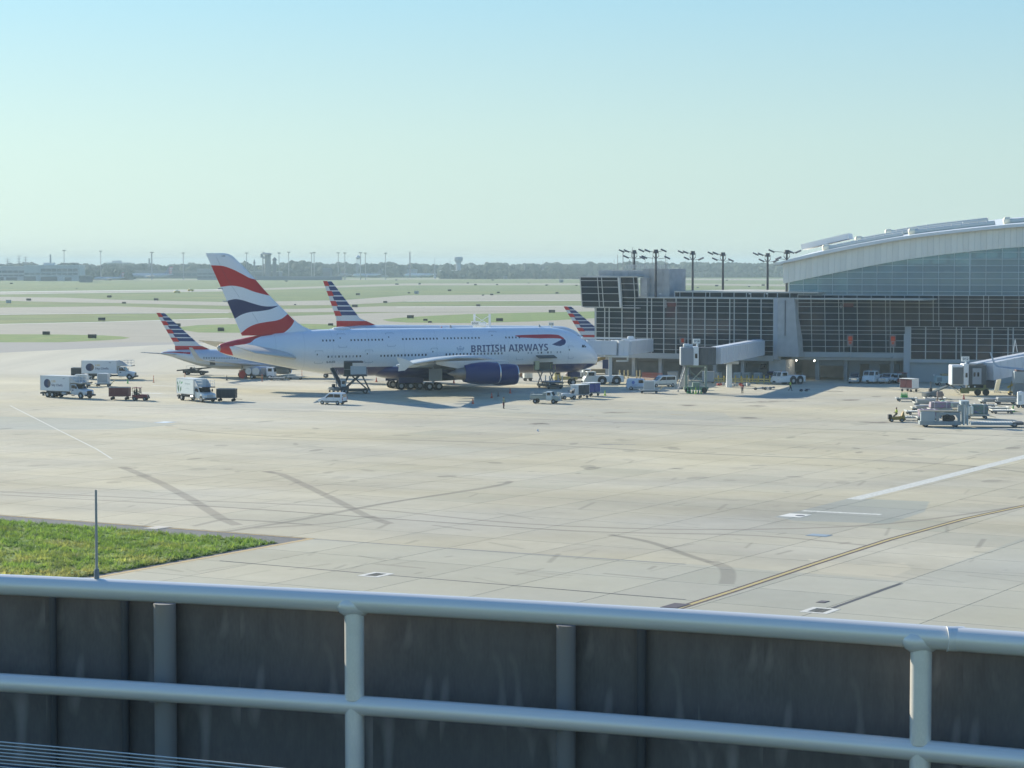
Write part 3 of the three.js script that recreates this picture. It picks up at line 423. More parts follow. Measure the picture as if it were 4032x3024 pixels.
    // bend the frame onto the skin
    const g = new THREE.ExtrudeGeometry(s, { depth: .02, bevelEnabled: false, curveSegments: 5 }), p = g.attributes.position;
    for (let i = 0; i < p.count; i++) { const S = st - p.getX(i), Y = y + p.getY(i), [z] = surf(Math.max(.2, S), Y); p.setXYZ(i, -S, Y, z + .008 + p.getZ(i)); } g.computeVertexNormals();
    const d = mesh('door', [g], M(.36, .4, .45, .4), a3f); const pane = new THREE.Mesh(new RoundedBoxGeometry(.18, .26, .05, 1, .02), wm); pane.name = 'pane'; d.add(pane); place(pane, st + .3, y + .45);
  };
  for (const [x, y] of [[1400, 937], [1870, 928]]) door(...c1(x, y), 1.4, 2.25); for (const [x, y] of [[1170, 1097], [1650, 1088]]) door(...c1(x, y), 1.35, 2.15); door(...c2(955, 322), 1.35, 2.3); door(...c2(367, 478), 1.2, 2.1); door(...c2(1195, 480), 1.15, 1.9); door(...c2(1692, 459), 1.0, 2.2);
  // cockpit panes
  for (const [a, b, c, d] of [[[1796, 412], [1800, 386], [1812, 388], [1826, 414]], [[1814, 387], [1822, 388], [1842, 410], [1830, 414]]]) for (const sg of [1]) {
    const pts = [a, b, c, d].map(([x, y]) => { const [px, py] = c2(x, y); let z = 2.2, st, h; for (let k = 0; k < 6; k++) { [st, h] = side(px, py, z); z = surf(Math.max(.3, st), h)[0]; } return [-st, h, z + .02]; });
    const g = new THREE.BufferGeometry(); g.setAttribute('position', new THREE.Float32BufferAttribute([...pts[0], ...pts[1], ...pts[2], ...pts[0], ...pts[2], ...pts[3]], 3)); g.computeVertexNormals(); mesh('cockpit_window', [g], wm, a3f);
    const g2 = g.clone(), p2 = g2.attributes.position; for (let i = 0; i < p2.count; i++) p2.setZ(i, -p2.getZ(i)); g2.computeVertexNormals(); mesh('cockpit_window', [g2], wm, a3f);
  }
  // open forward cargo door: box painted dark for the shaded hold, with the leaf swung out above it
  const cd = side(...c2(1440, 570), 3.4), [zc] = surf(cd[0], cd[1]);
  mesh('painted_hold_shade', [bx(3.3, 2.15, .5, -cd[0], cd[1] - .25, zc - .12)], M(.1, .105, .095, .8), a3); mesh('cargo_door', [at(rb(3.5, .16, 2.4, .06, 0, 0, 0), -cd[0] - .05, cd[1] + 1.35, zc + 1.1, 0, .22), bx(3.7, .25, .3, -cd[0], cd[1] + 1.15, zc + .12)], M(.07, .08, .075, .6), a3);
  mesh('tail_exhaust', [lathe([[0, .62], [-.25, .5], [-.5, .4], [-.5, .3], [.3, .25]], -70.3, 7.65, 0, 'x', 20)], M(.4, .38, .34, .45, .5), a3);
  mesh('antenna', [ex([[0, 0], [-.5, 0], [-.45, .45], [-.2, .45]], .06, 0, -28, 10.8, 0), ex([[0, 0], [-.5, 0], [-.45, .45], [-.2, .45]], .06, 0, -11, 10.78, 0)], LGREY, a3);
  mesh('antenna_dome', [new THREE.SphereGeometry(1, 18, 8).scale(1.6, .32, .9).translate(-48.6, 10.86, 0)], WHITE, a3);
  mesh('beacon', [new THREE.SphereGeometry(.12, 8, 6).translate(-30, 10.95, 0)], RED, a3);
}

// --- silver airliners with red, white and blue striped fins
const silver = new THREE.Color().setRGB(.5, .53, .57);
function flagFin(w, h) {
  return canvas(w, h, (g) => { // x runs from the trailing edge (left) to the leading edge, y from the tip down
    g.fillStyle = 'rgb(200,205,208)'; g.fillRect(0, 0, w, h); const n = 9, H = h / n;
    for (let i = 0; i < n; i++) { const y = i * H, mid = w * (.5 - .012 * i); if (i % 2 == 0) { g.fillStyle = 'rgb(184,14,22)'; g.fillRect(0, y, i == 8 ? w : mid, H); } if (i < 7) { g.fillStyle = 'rgb(6,44,104)'; g.fillRect(mid - (i % 2 ? w * .1 : 0), y + H * .1, w, H * .76); } }
  });
}
function liner(o) {
  const t = thing('airliner', o.label, 'airplane', o.pos, o.turn, 'silver airliners'), L = o.L, r = o.r, yc = o.yc;
  const tab = [[0, yc - .25 * r, yc - .4 * r, .04], [L * .006, yc + .05 * r, yc - .6 * r, .35 * r], [L * .025, yc + .32 * r, yc - .8 * r, .62 * r], [L * .055, yc + .72 * r, yc - .94 * r, .85 * r], [L * .1, yc + .97 * r, yc - r, .98 * r], [L * .14, yc + r, yc - r, r], [L * .66, yc + r, yc - r, r], [L * .76, yc + r, yc - .78 * r, .95 * r], [L * .88, yc + .95 * r, yc - .2 * r, .62 * r], [L * .96, yc + .8 * r, yc + .28 * r, .3 * r], [L, yc + .68 * r, yc + .42 * r, .14 * r]];
  const skin = canvas(1024, 256, (g) => { const w = 1024, h = 256; g.fillStyle = 'rgb(186,196,205)'; g.fillRect(0, 0, w, h); g.fillStyle = 'rgb(180,14,22)'; g.fillRect(w * .008, h * .64, w * .165, h * .05); g.fillRect(w * .008, h * .31, w * .165, h * .05); g.fillStyle = 'rgb(150,156,160)'; g.fillRect(0, h * .86, w, h * .3); g.fillRect(0, 0, w, h * .14); g.strokeStyle = 'rgba(210,215,218,.9)'; g.lineWidth = 2; g.strokeRect(w * .135, h * .62, w * .012, h * .1); });
  const f = mesh('fuselage', fuselage(tab, L, 64, 36), new THREE.MeshPhysicalMaterial({ map: skin, roughness: .3, metalness: .15, clearcoat: .4 }), t);
  if (o.windows !== false) { const wg = new THREE.BoxGeometry(.24, .34, .06), wm = M(.16, .2, .24, .2), wd = M(.03, .035, .045, .15); for (let i = 0; i < o.windows; i++) { const st = L * (.14 + .62 * i / o.windows), m = new THREE.Mesh(wg, i % 9 == 3 ? wd : wm), y = yc + .16 * r; m.name = 'window'; m.position.set(-st, y, r * Math.sqrt(1 - .16 * .16) - .006); f.add(m); } }
  const fs = o.fin; // [rootLE, rootTE, tipLE, tipTE, tipH]
  const rootY = yc + .9 * r, secs = [{ le: [-fs[0] + 3.2 * r * .5, rootY - .1 * r, 0], te: [-fs[1] + .05, rootY - .35 * r, 0], t: .55 }, { le: [-fs[0], rootY + .55 * r, 0], te: [-fs[1], rootY + .5 * r, 0], t: .8 }, { le: [-fs[2], fs[4], 0], te: [-fs[3], fs[4], 0], t: .8 }];
  const uvf = (p) => { const k = (p.y - rootY) / (fs[4] - rootY), a = -(fs[1] + (fs[3] - fs[1]) * k), b = -(fs[0] + (fs[2] - fs[0]) * k); return [(p.x - a) / (b - a), k]; };
  mesh('tail_fin', foil(secs, [0, 0, 1], uvf), new THREE.MeshPhysicalMaterial({ map: flagFin(256, 512), roughness: .5 }), t);
  const sp = o.stab, stab = [{ le: [-sp[0], yc + .42 * r, .2 * r], te: [-sp[1], yc + .45 * r, .2 * r] }, { le: [-sp[2], yc + .42 * r + sp[4] * .09, sp[4]], te: [-sp[3], yc + .45 * r + sp[4] * .09, sp[4]] }];
  mesh('horizontal_stabilizer', foil(stab, [0, 1, 0]), wingGrey, t); mesh('horizontal_stabilizer', foil(mirrorZ(stab), [0, 1, 0]), wingGrey, t);
  const w = o.wing, wy = yc - .62 * r, wing = [{ le: [-w[0], wy, .5 * r], te: [-w[1], wy - .1, .5 * r], t: 1.1 }, { le: [-(w[0] + (w[2] - w[0]) * .34), wy + .03 * w[4], w[4] * .34], te: [-(w[1] + .3), wy + .03 * w[4], w[4] * .34] }, { le: [-w[2], wy + w[4] * .1, w[4]], te: [-w[3], wy + w[4] * .1, w[4]], t: .8 }];
  if (o.winglet) { const y = wy + w[4] * .1; wing.push({ le: [-w[2] - .7, y + .5, w[4] + .45], te: [-w[3] - .3, y + .5, w[4] + .45], t: .7, up: [0, .6, -.8] }, { le: [-w[2] - 2.1, y + 2.5, w[4] + .95], te: [-w[3] - 1.2, y + 2.5, w[4] + .95], t: .6, up: [0, .2, -1] }); }
  for (const s of [1, -1]) {
    mesh('wing', foil(s > 0 ? wing : mirrorZ(wing), [0, 1, 0]), wingGrey, t);
    nacelle(t, w[0] + (w[2] - w[0]) * .25 - o.eng[1] * .55, wy - o.eng[0] * .78, s * w[4] * .34, o.eng[1], o.eng[0], M(.42, .45, .48, .35, .2), CHROME, wy + .2, o.eng[1] * 1.25);
    bogie(t, w[1] - L * .03, s * r * 1.45, o.rows, o.wheel, r * .5, 0, wy + .1);
  }
  bogie(t, L * .1, 0, 1, o.wheel * .75, r * .28, 0, yc - .8 * r);
  mesh('cockpit_window', [bx(.5, .5, .06, -L * .032, yc + .3 * r, .63 * r, -.45, 0, -.3), bx(.5, .5, .06, -L * .032, yc + .3 * r, -.63 * r, .45, 0, -.3)], GLASS, f);
  mesh('cargo_door', [bx(1.1, .95, .06, -L * .7, yc - .3 * r, r * .955, 0, .28)], M(.05, .055, .06, .7), t);
  return t;
}
const NARROW = { L: 38.2, r: 1.95, yc: 3.4, fin: [30.2, 35.4, 37.6, 39.3, 12.5], stab: [34.2, 37.3, 38.6, 40.0, 7.0], wing: [13.4, 21.4, 22.4, 24.0, 16.9], winglet: true, eng: [1.05, 4.4], rows: 1, wheel: .56, windows: 44 };
const nar1 = liner({ ...NARROW, label: 'silver narrow airliner whose striped fin stands left of the wavy tail, over the belt loader', pos: [-32.7, 0, -440.8], turn: -14 });
const wide = liner({ L: 57.5, r: 3.1, yc: 5.95, fin: [50.6, 55.9, 57.0, 58.9, 18.5], stab: [49, 55, 57, 59.0, 10.5], wing: [20.5, 32.5, 36.5, 38.5, 30], winglet: false, eng: [1.75, 6.4], rows: 3, wheel: .66, windows: 62, label: 'large silver wide airliner hidden behind the double deck airliner, striped fin above its roof', pos: [16.2, 0, -480], turn: -13 });
// ---------- terminal ----------
function frame(name, label, cat, origin, deg, group) { const t = thing(name, label, cat, origin, -deg, group); t.updateMatrixWorld(true); return t; }
function onPlane(t, px, py, z = 0) { // photo pixel to the local x, y of the upright plane at local z
  const inv = t.matrixWorld.clone().invert(), o = V(0, EYE, 0).applyMatrix4(inv), d = ray(px, py).transformDirection(inv), k = (z - o.z) / d.z; return [o.x + d.x * k, o.y + d.y * k];
}
const concrete = new THREE.MeshStandardMaterial({ roughness: .9, map: dataTex(256, 256, (u, v) => { const k = 1 + tileNoise(u, v, 6, 61) * .25 + tileNoise(u, v, 50, 62) * .18; return [.42 * k, .425 * k, .42 * k]; }) });
const uvBox = (g, s = .15) => { const p = g.attributes.position, n = g.attributes.normal, uv = g.attributes.uv; for (let i = 0; i < p.count; i++) { const ax = Math.abs(n.getX(i)), ay = Math.abs(n.getY(i)); uv.setXY(i, (ax > .7 ? p.getZ(i) : p.getX(i)) * s, (ay > .7 ? p.getZ(i) : p.getY(i)) * s); } return g; };
const cb = (x0, x1, y0, y1, z0, z1) => uvBox(bx(x1 - x0, y1 - y0, z1 - z0, (x0 + x1) / 2, (y0 + y1) / 2, (z0 + z1) / 2).toNonIndexed());
const mull = M(.47, .49, .48, .5), frameGrey = M(.36, .39, .4, .6), doorPaint = M(.16, .165, .17, .7);
const paneG = new THREE.BoxGeometry(1, 1, 1);
const tints = [[.008, .02, .034], [.011, .023, .037], [.007, .018, .032], [.012, .023, .034]].map((c) => M(...c, .05, 0, { ior: 1.33 }));
function pane(parent, x0, x1, y0, y1, z, mat, tilt = 0) { const m = new THREE.Mesh(paneG, mat ?? tints[Math.floor(rnd() * 4)]); m.name = 'window_pane'; m.scale.set(x1 - x0, y1 - y0, .04); m.position.set((x0 + x1) / 2, (y0 + y1) / 2, z); m.rotation.set(rr(-.004, .004) + tilt, rr(-.004, .004), 0); m.castShadow = m.receiveShadow = true; parent.add(m); return m; }
// curtain wall: columns xs, rows ys (bottom to top), lean = how far the top leans out per metre
function curtain(t, xs, ys, z, lean = 0, w = .11, skip) {
  const zf = (y) => z + (y - ys[0]) * lean, an = Math.atan(lean);
  for (let i = 0; i < xs.length - 1; i++) for (let j = 0; j < ys.length - 1; j++) { if (skip && skip(xs[i], ys[j])) continue; pane(t, xs[i] + .02, xs[i + 1] - .02, ys[j] + .02, ys[j + 1] - .02, zf((ys[j] + ys[j + 1]) / 2), null, an); }
  const y0 = ys[0], y1 = ys[ys.length - 1];
  for (const x of xs) { const b = skip && skip(x + .1, y0) ? ys.find((y) => !skip(x + .1, y)) : y0; mesh('mullion', [beam([x, b, zf(b) + .06], [x, y1, zf(y1) + .06], w, .2)], mull, t); }
  for (const y of ys) { const x0 = skip && skip(xs[1], y - .01) && y < y1 - .1 ? null : xs[0]; let a = xs[0], b = xs[xs.length - 1]; if (skip && skip(b - .2, y - .05)) b = xs.filter((x) => !skip(x - .2, y - .05)).pop() ?? b; mesh('transom', [bx(b - a, w * .8, .17, (a + b) / 2, y, zf(y) + .075)], mull, t); }
}
// --- the pier with the glazed front
const pier = frame('terminal_pier', 'long glazed terminal pier with a tilted glass lookout and concrete core on its roof', 'terminal', P(2700, 1487), 30.4);
{
  const X = (px, py = 1300) => onPlane(pier, px, py)[0], Y = (px, py) => onPlane(pier, px, py)[1];
  const k4 = (x, y) => [2280 + .40687 * x, 940 + .40687 * y];
  const cols = [165, 250, 293, 417, 540, 661, 703, 822, 940, 1058, 1098, 1220, 1340, 1460, 1503, 1633, 1763, 1885].map((c) => X(k4(c, 800)[0], k4(c, 800)[1]));
  const base = Y(...k4(1340, 1122)), rows = [1122, 1082, 1030, 975, 918, 880, 840, 780, 718, 655, 618, 580].map((c) => Y(...k4(1340, c)));
  rows[0] = base; const top = rows[rows.length - 1], x0 = cols[0], x1 = cols[cols.length - 1];
  curtain(pier, cols, rows, 0);
  mesh('side_wall', [cb(x0 - .3, x0 - .05, base, top, -34, .1)], frameGrey, pier);
  mesh('floor_beam', [cb(x0, x1, base - 1.0, base - .06, -2, .25)], frameGrey, pier);
  mesh('floor_slab', [cb(x0, x1, base - .4, base - .2, -34, -2.05)], concrete, pier);
  mesh('roof_slab', [cb(x0, x1 + 30, top, top + .3, -34, .2)], M(.5, .5, .46, .85), pier);
  mesh('back_wall', [cb(x0, x1, .0, top, -34.3, -34.02)], frameGrey, pier);
  // ground floor, set back
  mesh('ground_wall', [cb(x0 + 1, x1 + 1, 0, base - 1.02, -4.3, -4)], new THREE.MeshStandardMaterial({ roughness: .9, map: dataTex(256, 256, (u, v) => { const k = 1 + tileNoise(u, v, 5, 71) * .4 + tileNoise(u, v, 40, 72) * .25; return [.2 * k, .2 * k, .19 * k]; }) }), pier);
  for (let i = 0; i < 7; i++) { const x = x0 + 2 + i * (x1 - x0 - 3) / 6; mesh('column', [cb(x - .35, x + .35, 0, base - 1.02, -1.6, -.9)], concrete, pier); }
  for (const [a, b, y] of [[2455, 2478, 2.6], [2640, 2662, 2.7], [2930, 2955, 2.2]]) { const xa = X(a, 1450), xb = X(b, 1450); mesh('doorway', [cb(xa, xb, 0, y, -4.02, -3.9)], doorPaint, pier); }
  const wx = X(2972, 1447), wy = Y(2972, 1447); mesh('window', [cb(wx - .6, wx + .6, wy - .5, wy + .5, -4.02, -3.88)], GLASS, pier);
  for (const px of [2480, 2570, 2655, 2900, 3000]) { const x = X(px, 1420); mesh('wall_panel', [cb(x - .25, x + .25, 3.2, 4.1, -4.0, -3.86)], M(.42, .42, .38, .8), pier); }
  mesh('pipe_run', [bar([x0 + 2, base - 1.25, -1.0], [x1 - 2, base - 1.25, -1.0], .09), bar([x0 + 2, base - 1.5, -1.4], [x1 - 2, base - 1.5, -1.4], .06)], GREY, pier);
  // set back glass strip above the main cornice
  const s0 = X(2650, 1166), s1 = X(3140, 1168), st = [910, 960, 1085, 1210, 1250, 1367, 1485, 1605, 1648, 1778, 1905, 2025, 2100].map((c) => X(k4(c, 555)[0], 1166));
  const yb = top + .32, yt = top + 1.15; for (let i = 0; i < st.length - 1; i++) { pane(pier, st[i], st[i + 1], yb, yt, -.8); mesh('mullion', [bx(.14, yt - yb, .16, st[i], (yb + yt) / 2, -.74)], mull, pier); }
  mesh('cornice', [cb(x0 + 7, x1, top + .0, top + .22, .21, .42)], M(.48, .5, .5, .6), pier); mesh('upper_roof', [cb(s0, s1 + 4, yt, yt + .28, -30, -.6)], M(.5, .49, .45, .85), pier);
  // tilted lookout box at the end of the pier
  const lx = [50, 217, 257, 415].map((c) => X(k4(c, 370)[0], 1092)), ly = [660, 605, 530, 467, 405, 372].map((c) => Y(...k4(215, c))), lean = .16;
  curtain(pier, lx, ly, .7, lean, .13);
  const lt = ly[ly.length - 1], lb = ly[0];
  mesh('corner_post', [beam([lx[3] + .25, lb, .78], [lx[3] + .25, lt, .78 + lean * (lt - lb)], .4, .45)], M(.55, .57, .57, .6), pier);
  const rx = [435, 560, 600].map((c) => X(k4(c, 450)[0], 1120)), ry = [570, 495, 435, 372].map((c) => Y(...k4(500, c))); curtain(pier, rx, ry, .75, lean, .12);
  mesh('lookout_floor', [cb(lx[0] + .4, rx[2], lb - .2, lb - .02, -9, .75)], concrete, pier); mesh('lookout_side', [ex([[0, lb], [-.02, lb], [-lean * 0 - .3, lt], [0, lt]].map(([a, b]) => [a, b]), .1, 0, lx[0], 0, .3), cb(lx[0] - .15, lx[0], lb, lt, -9, .75)], frameGrey, pier);
  mesh('lookout_roof', [cb(lx[0] - .4, rx[2], lt + .04, lt + .2, -9, .8 + lean * (lt - lb))], M(.45, .46, .44, .7), pier);
  // concrete core
  mesh('lookout_link', [cb(rx[2] + .07, rx[2] + 1.6, top + .31, lt - .02, -.88, .5)], concrete, pier);
  const ct = Y(2560, 1058), c0 = X(2344, 1060), c1x = rx[2] + .02, c2x = X(2628, 1110), cs = X(2446, 1060);
  const panels = (xa, xb, ya, yb_, z0, z1, nx, ny) => { for (let i = 0; i < nx; i++) for (let j = 0; j < ny; j++) { const w = (xb - xa) / nx, h = (yb_ - ya) / ny; mesh('concrete_panel', [cb(xa + i * w + .025, xa + (i + 1) * w - .025, ya + j * h + .025, ya + (j + 1) * h - .025, z0, z1)], concrete, pier); } mesh('core_wall', [cb(xa + .03, xb - .03, ya + .03, yb_ - .03, z0 - 7, z0 - .001)], concrete, pier); };
  panels(c1x, c2x, top + .32, ct, -1.2, -.9, 4, 5); panels(c0, c1x - .03, lt + .22, ct - .3, -1.6, -1.3, 3, 2);
  for (let i = 0; i < 34; i++) { const x = cs + (c2x - cs - 1) * i / 33; mesh('roof_railing_post', [bx(.08, .75, .08, x, ct + .37, -2 - (i % 3) * .5)], OFFWHITE, pier); } mesh('roof_railing', [bx(c2x - cs - 1, .07, .07, (c2x + cs) / 2 - .5, ct + .75, -2)], OFFWHITE, pier);
  for (const [px, y0, y1, w] of [[2453, 1058, 992, .07], [2432, 1058, 1003, .05], [2490, 1055, 973, .05], [2540, 1050, 1006, .04], [2620, 1048, 1000, .04], [2569, 1048, 1010, .04], [2480, 1058, 1020, .03], [2626, 1048, 1020, .03], [2418, 1058, 1022, .03]]) { const a = onPlane(pier, px, y0, -3), b = onPlane(pier, px, y1, -3); mesh('roof_antenna', [bar([a[0], ct - .3, -3], [b[0], b[1], -3], w, 6)], GREY, pier); }
  // concrete wedge that closes the pier
  const w0 = X(3047, 1290), wt = Y(3090, 1174), wb = Y(3090, 1404), wa = X(3068, 1290), we = X(3133, 1180), wf = X(3152, 1400);
  mesh('wedge_side', [cb(w0 + .08, wa, wb - .6, wt, -1, .3)], M(.44, .47, .5, .8), pier); mesh('wedge', [uvBox(ex([[wa, wb], [wf, wb], [we, wt], [wa, wt]], 2.4, 0, 0, 0, -.4))], concrete, pier); mesh('wedge_drain', [beam([wa + 1.6, wb + 4, .83], [wa + 1.6, wt - .4, .83], .28, .1)], M(.1, .11, .13, .7), pier);
  mesh('wedge_foot', [cb(w0 - 1.2, X(3088, 1440), 0, wb - .62, -5, -.6)], concrete, pier);
  for (const px of [2545, 2602, 2955, 3022]) { const [x, y] = onPlane(pier, px, 1166, .3); mesh('roof_camera', [bar([x, y - .3, .35], [x + .1, y + .4, .35], .03), bx(.4, .2, .2, x - .1, y + .45, .4)], OFFWHITE, pier); }
  // red display boards and the stand guidance board behind the glass
  for (const [px, py] of [[2645, 1199]]) { const [x, y] = onPlane(pier, px, py, .12); mesh('display_board', [bx(1.9, .8, .1, x, y, .14)], M(.1, .012, .016, .5), pier); mesh('board_bracket', [bx(.25, 1.6, .14, x - 1.3, y + .1, .14)], GREY, pier); }
}
// --- the hall with the curved roof
const hallAt = P(3120, 1497), hall = frame('terminal_hall', 'terminal hall under a curved white roof with tubular skylights', 'terminal', hallAt, 15);
{
  const k5 = (x, y) => [3000 + .46655 * x, 830 + .46655 * y], L = (x, y, z = 0) => onPlane(hall, ...k5(x, y), z);
  const rowY = [1195, 1147, 1092, 1040, 1008, 972, 918, 863, 808, 775, 740, 711].map((c) => L(700, c, 0)[1]);
  const cols = [280, 390, 505, 622, 660, 778, 897, 1017, 1055, 1178, 1300, 1418, 1465, 1590, 1715, 1843, 1885, 2012, 2140, 2260, 2300, 2430].map((c) => L(c + 30, 900, .9)[0]);
  const base = rowY[0], top = rowY[rowY.length - 1], bx0 = L(1215, 1200)[0], bx1 = cols[cols.length - 1], btop = L(1300, 963, .6)[1];
  const glassTop = top; curtain(hall, cols, rowY, 0, .2, .11, (x, y) => x > bx0 - .2 && y < btop - .4);
  mesh('floor_beam', [cb(cols[0] - 1.5, bx0, base - .95, base - .07, -2.5, .3)], frameGrey, hall);
  // ground floor bays
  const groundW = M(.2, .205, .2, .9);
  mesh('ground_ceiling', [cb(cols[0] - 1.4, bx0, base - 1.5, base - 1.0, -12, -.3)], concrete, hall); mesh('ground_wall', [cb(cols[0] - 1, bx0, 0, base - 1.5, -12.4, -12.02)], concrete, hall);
  const gp = (px) => onPlane(hall, px, 1450, -1)[0];
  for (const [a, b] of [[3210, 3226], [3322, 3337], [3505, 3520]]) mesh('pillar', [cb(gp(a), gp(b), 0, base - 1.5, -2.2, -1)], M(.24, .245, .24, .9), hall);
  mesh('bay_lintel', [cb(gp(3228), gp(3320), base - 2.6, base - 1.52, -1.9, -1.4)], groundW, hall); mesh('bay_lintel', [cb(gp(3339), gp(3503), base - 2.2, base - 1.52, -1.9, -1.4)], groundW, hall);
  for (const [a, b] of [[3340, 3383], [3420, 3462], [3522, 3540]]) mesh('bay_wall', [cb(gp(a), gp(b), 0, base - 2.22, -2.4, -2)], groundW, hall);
  for (const px of [3136, 3207]) { const [x, y] = onPlane(hall, px, 1412, -1.5); const lamp = mesh('ceiling_lamp', [new THREE.SphereGeometry(.16, 10, 8).translate(x, base - 1.65, -1.5)], new THREE.MeshStandardMaterial({ color: 0xffffff, emissive: 0xfff4dd, emissiveIntensity: 2.5 }), hall); const pl = new THREE.PointLight(0xfff4dd, 2); pl.position.set(x, base - 1.9, -1.4); pl.castShadow = true; hall.add(pl); }
  // lower glazed block
  const lc = [1255, 1382, 1510, 1640, 1682, 1813, 1943, 2077, 2120, 2250, 2380].map((c) => L(c, 1100, .6)[0]), lr = [1255, 1190, 1130, 1075, 1040, 1000, 966].map((c) => L(1500, c, .6)[1]);
  curtain(hall, lc, lr, .6, 0, .11); mesh('corner_pillar', [cb(bx0 - .35, lc[0] - .09, 0, lr[6] + .1, -1.5, .75)], M(.4, .43, .45, .8), hall);
  mesh('block_wall', [cb(lc[0] - .08, lc[10], 0, lr[0] - .62, -.4, .3)], M(.32, .355, .36, .85), hall); mesh('block_beam', [cb(lc[0] - .08, lc[10], lr[0] - .6, lr[0] - .08, -.4, .85)], M(.4, .43, .44, .7), hall); mesh('block_roof', [cb(bx0 - .3, lc[10], lr[6] + .11, lr[6] + .3, -2, .8)], frameGrey, hall);
  // upper hall: see-through glazing under a curved band
  const arc = [[230, 605], [470, 555], [720, 505], [970, 455], [1230, 410], [1490, 375], [1750, 345], [2020, 318], [2212, 305], [2500, 292]].map(([x, y]) => L(x, y, -.5)), roofL = [[105, 452], [250, 428], [500, 372], [800, 312], [1200, 240], [1600, 190], [2000, 150], [2212, 132], [2500, 112]].map(([x, y]) => L(x, y, 1.2)), roofT = [[100, 448], [250, 405], [500, 345], [800, 285], [1200, 216], [1600, 166], [2000, 124], [2212, 106], [2500, 88]].map(([x, y]) => L(x, y, 1.2));
  const yOf = (tab, x) => { let i = 0; while (i < tab.length - 2 && x > tab[i + 1][0]) i++; const a = tab[i], b = tab[i + 1]; return a[1] + (b[1] - a[1]) * (x - a[0]) / (b[0] - a[0]); };
  const uc = [230, 351, 474, 596, 720, 846, 971, 1099, 1228, 1358, 1490, 1622, 1754, 1890, 2026, 2165, 2310, 2450].map((c) => L(c, 650, -.5)[0]), ur = [711, 680, 625, 572, 518, 463, 408, 350, 300].map((c) => L(1228, c, -.5)[1]);
  const blueGlass = [[.34, .5, .54], [.3, .46, .52], [.38, .53, .55]].map((c) => M(...c, .05, 0, { transmission: .55, ior: 1.6, thickness: 0 }));
  for (let i = 0; i < uc.length - 1; i++) { const h = Math.max(yOf(arc, uc[i]), yOf(arc, uc[i + 1])); for (let j = 0; j < ur.length - 1; j++) { if (ur[j] > h - .15) continue; const y1 = Math.min(ur[j + 1], h + .2); pane(hall, uc[i] + .03, uc[i + 1] - .03, ur[j] + .02, y1, -.5, blueGlass[(i * 3 + j) % 3]); } }
  uc.forEach((x, i) => mesh('mullion', [bx(i % 12 == 0 ? .24 : .11, yOf(arc, x) - top, .2, x, (yOf(arc, x) + top) / 2, -.45)], M(.5, .57, .58, .45), hall));
  ur.forEach((y) => { let x = uc[0]; while (yOf(arc, x) < y && x < uc[17]) x += .1; if (x < uc[17]) mesh('transom', [bx(uc[17] - x, .12, .16, (uc[17] + x) / 2, y, -.43)], M(.5, .57, .58, .45), hall); });
  // strips of the panelled band above the glass
  const bandEnd = uc[17], n = 46, bandM = [M(.87, .84, .74, .7), M(.84, .81, .715, .7), M(.89, .86, .76, .7)];
  for (let i = 0; i < n; i++) { const a = uc[0] - 1.1 + (bandEnd - uc[0] + 1.1) * i / n, b = uc[0] - 1.1 + (bandEnd - uc[0] + 1.1) * (i + 1) / n; mesh('fascia_panel', [ex([[a + .012, yOf(arc, a)], [b - .012, yOf(arc, b)], [b - .012, yOf(roofL, b) + .1], [a + .012, yOf(roofL, a) + .1]], .12, .015, 0, 0, .1)], bandM[i % 3], hall); }
  mesh('fascia_backing', [ex([...[...Array(24)].map((_, i) => { const x = uc[0] - 1 + (bandEnd - uc[0] + 1) * i / 23; return [x, yOf(arc, x) + .05]; }), ...[...Array(24)].map((_, i) => { const x = bandEnd - (bandEnd - uc[0] + 1) * i / 23; return [x, yOf(roofL, x)]; })], .1, 0, 0, 0, -.02)], M(.25, .25, .24, .9), hall);
  // curved roof sheet with its white edge
  const rp = roofT.concat([[roofT[8][0] + 22, roofT[8][1] + 1.2]]), cv = new THREE.CatmullRomCurve3(rp.map(([x, y]) => V(x, y, 0))).getPoints(60);
  const lowc = new THREE.CatmullRomCurve3(roofL.concat([[roofT[8][0] + 22, roofT[8][1] + .2]]).map(([x, y]) => V(x, y, 0))).getPoints(60);
  mesh('roof_edge', [ex([...cv.map((p) => [p.x, p.y]), ...lowc.slice().reverse().map((p) => [p.x, p.y])], .7, 0, 0, 0, 1.0)], M(.8, .8, .78, .45), hall);
  const sheetG = (z0, z1, dy0, dy1) => { const pos = [], idx = []; cv.forEach((p) => { pos.push(p.x, p.y + dy0, z0, p.x, p.y + dy1, z1); }); for (let i = 0; i < cv.length - 1; i++) idx.push(i * 2, i * 2 + 2, i * 2 + 1, i * 2 + 1, i * 2 + 2, i * 2 + 3); const g = new THREE.BufferGeometry(); g.setAttribute('position', new THREE.Float32BufferAttribute(pos, 3)); g.setIndex(idx); g.computeVertexNormals(); return g; };
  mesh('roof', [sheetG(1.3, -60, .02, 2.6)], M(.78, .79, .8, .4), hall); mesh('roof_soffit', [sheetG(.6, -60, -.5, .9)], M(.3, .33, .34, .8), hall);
  // tubular skylights lying along the curve, each with a bright white end
  const tube = (zoff, lift, from, to, r) => {
    const pts = cv.filter((p) => p.x >= from && p.x <= to).map((p) => V(p.x, p.y + lift, zoff)); if (pts.length < 2) return; const c = new THREE.CatmullRomCurve3(pts), sky = mesh('skylight', [new THREE.TubeGeometry(c, 40, r, 14)], M(.66, .66, .58, .4), hall);
    for (let i = 0; i <= 40; i += 4) { const p = c.getPoint(i / 40), q = c.getTangent(i / 40), g = new THREE.TorusGeometry(r + .02, .05, 6, 18); g.rotateY(Math.PI / 2); g.rotateZ(Math.atan2(q.y, q.x)); mesh('skylight_rib', [g.translate(p.x, p.y, p.z)], M(.65, .65, .6, .5), sky); }
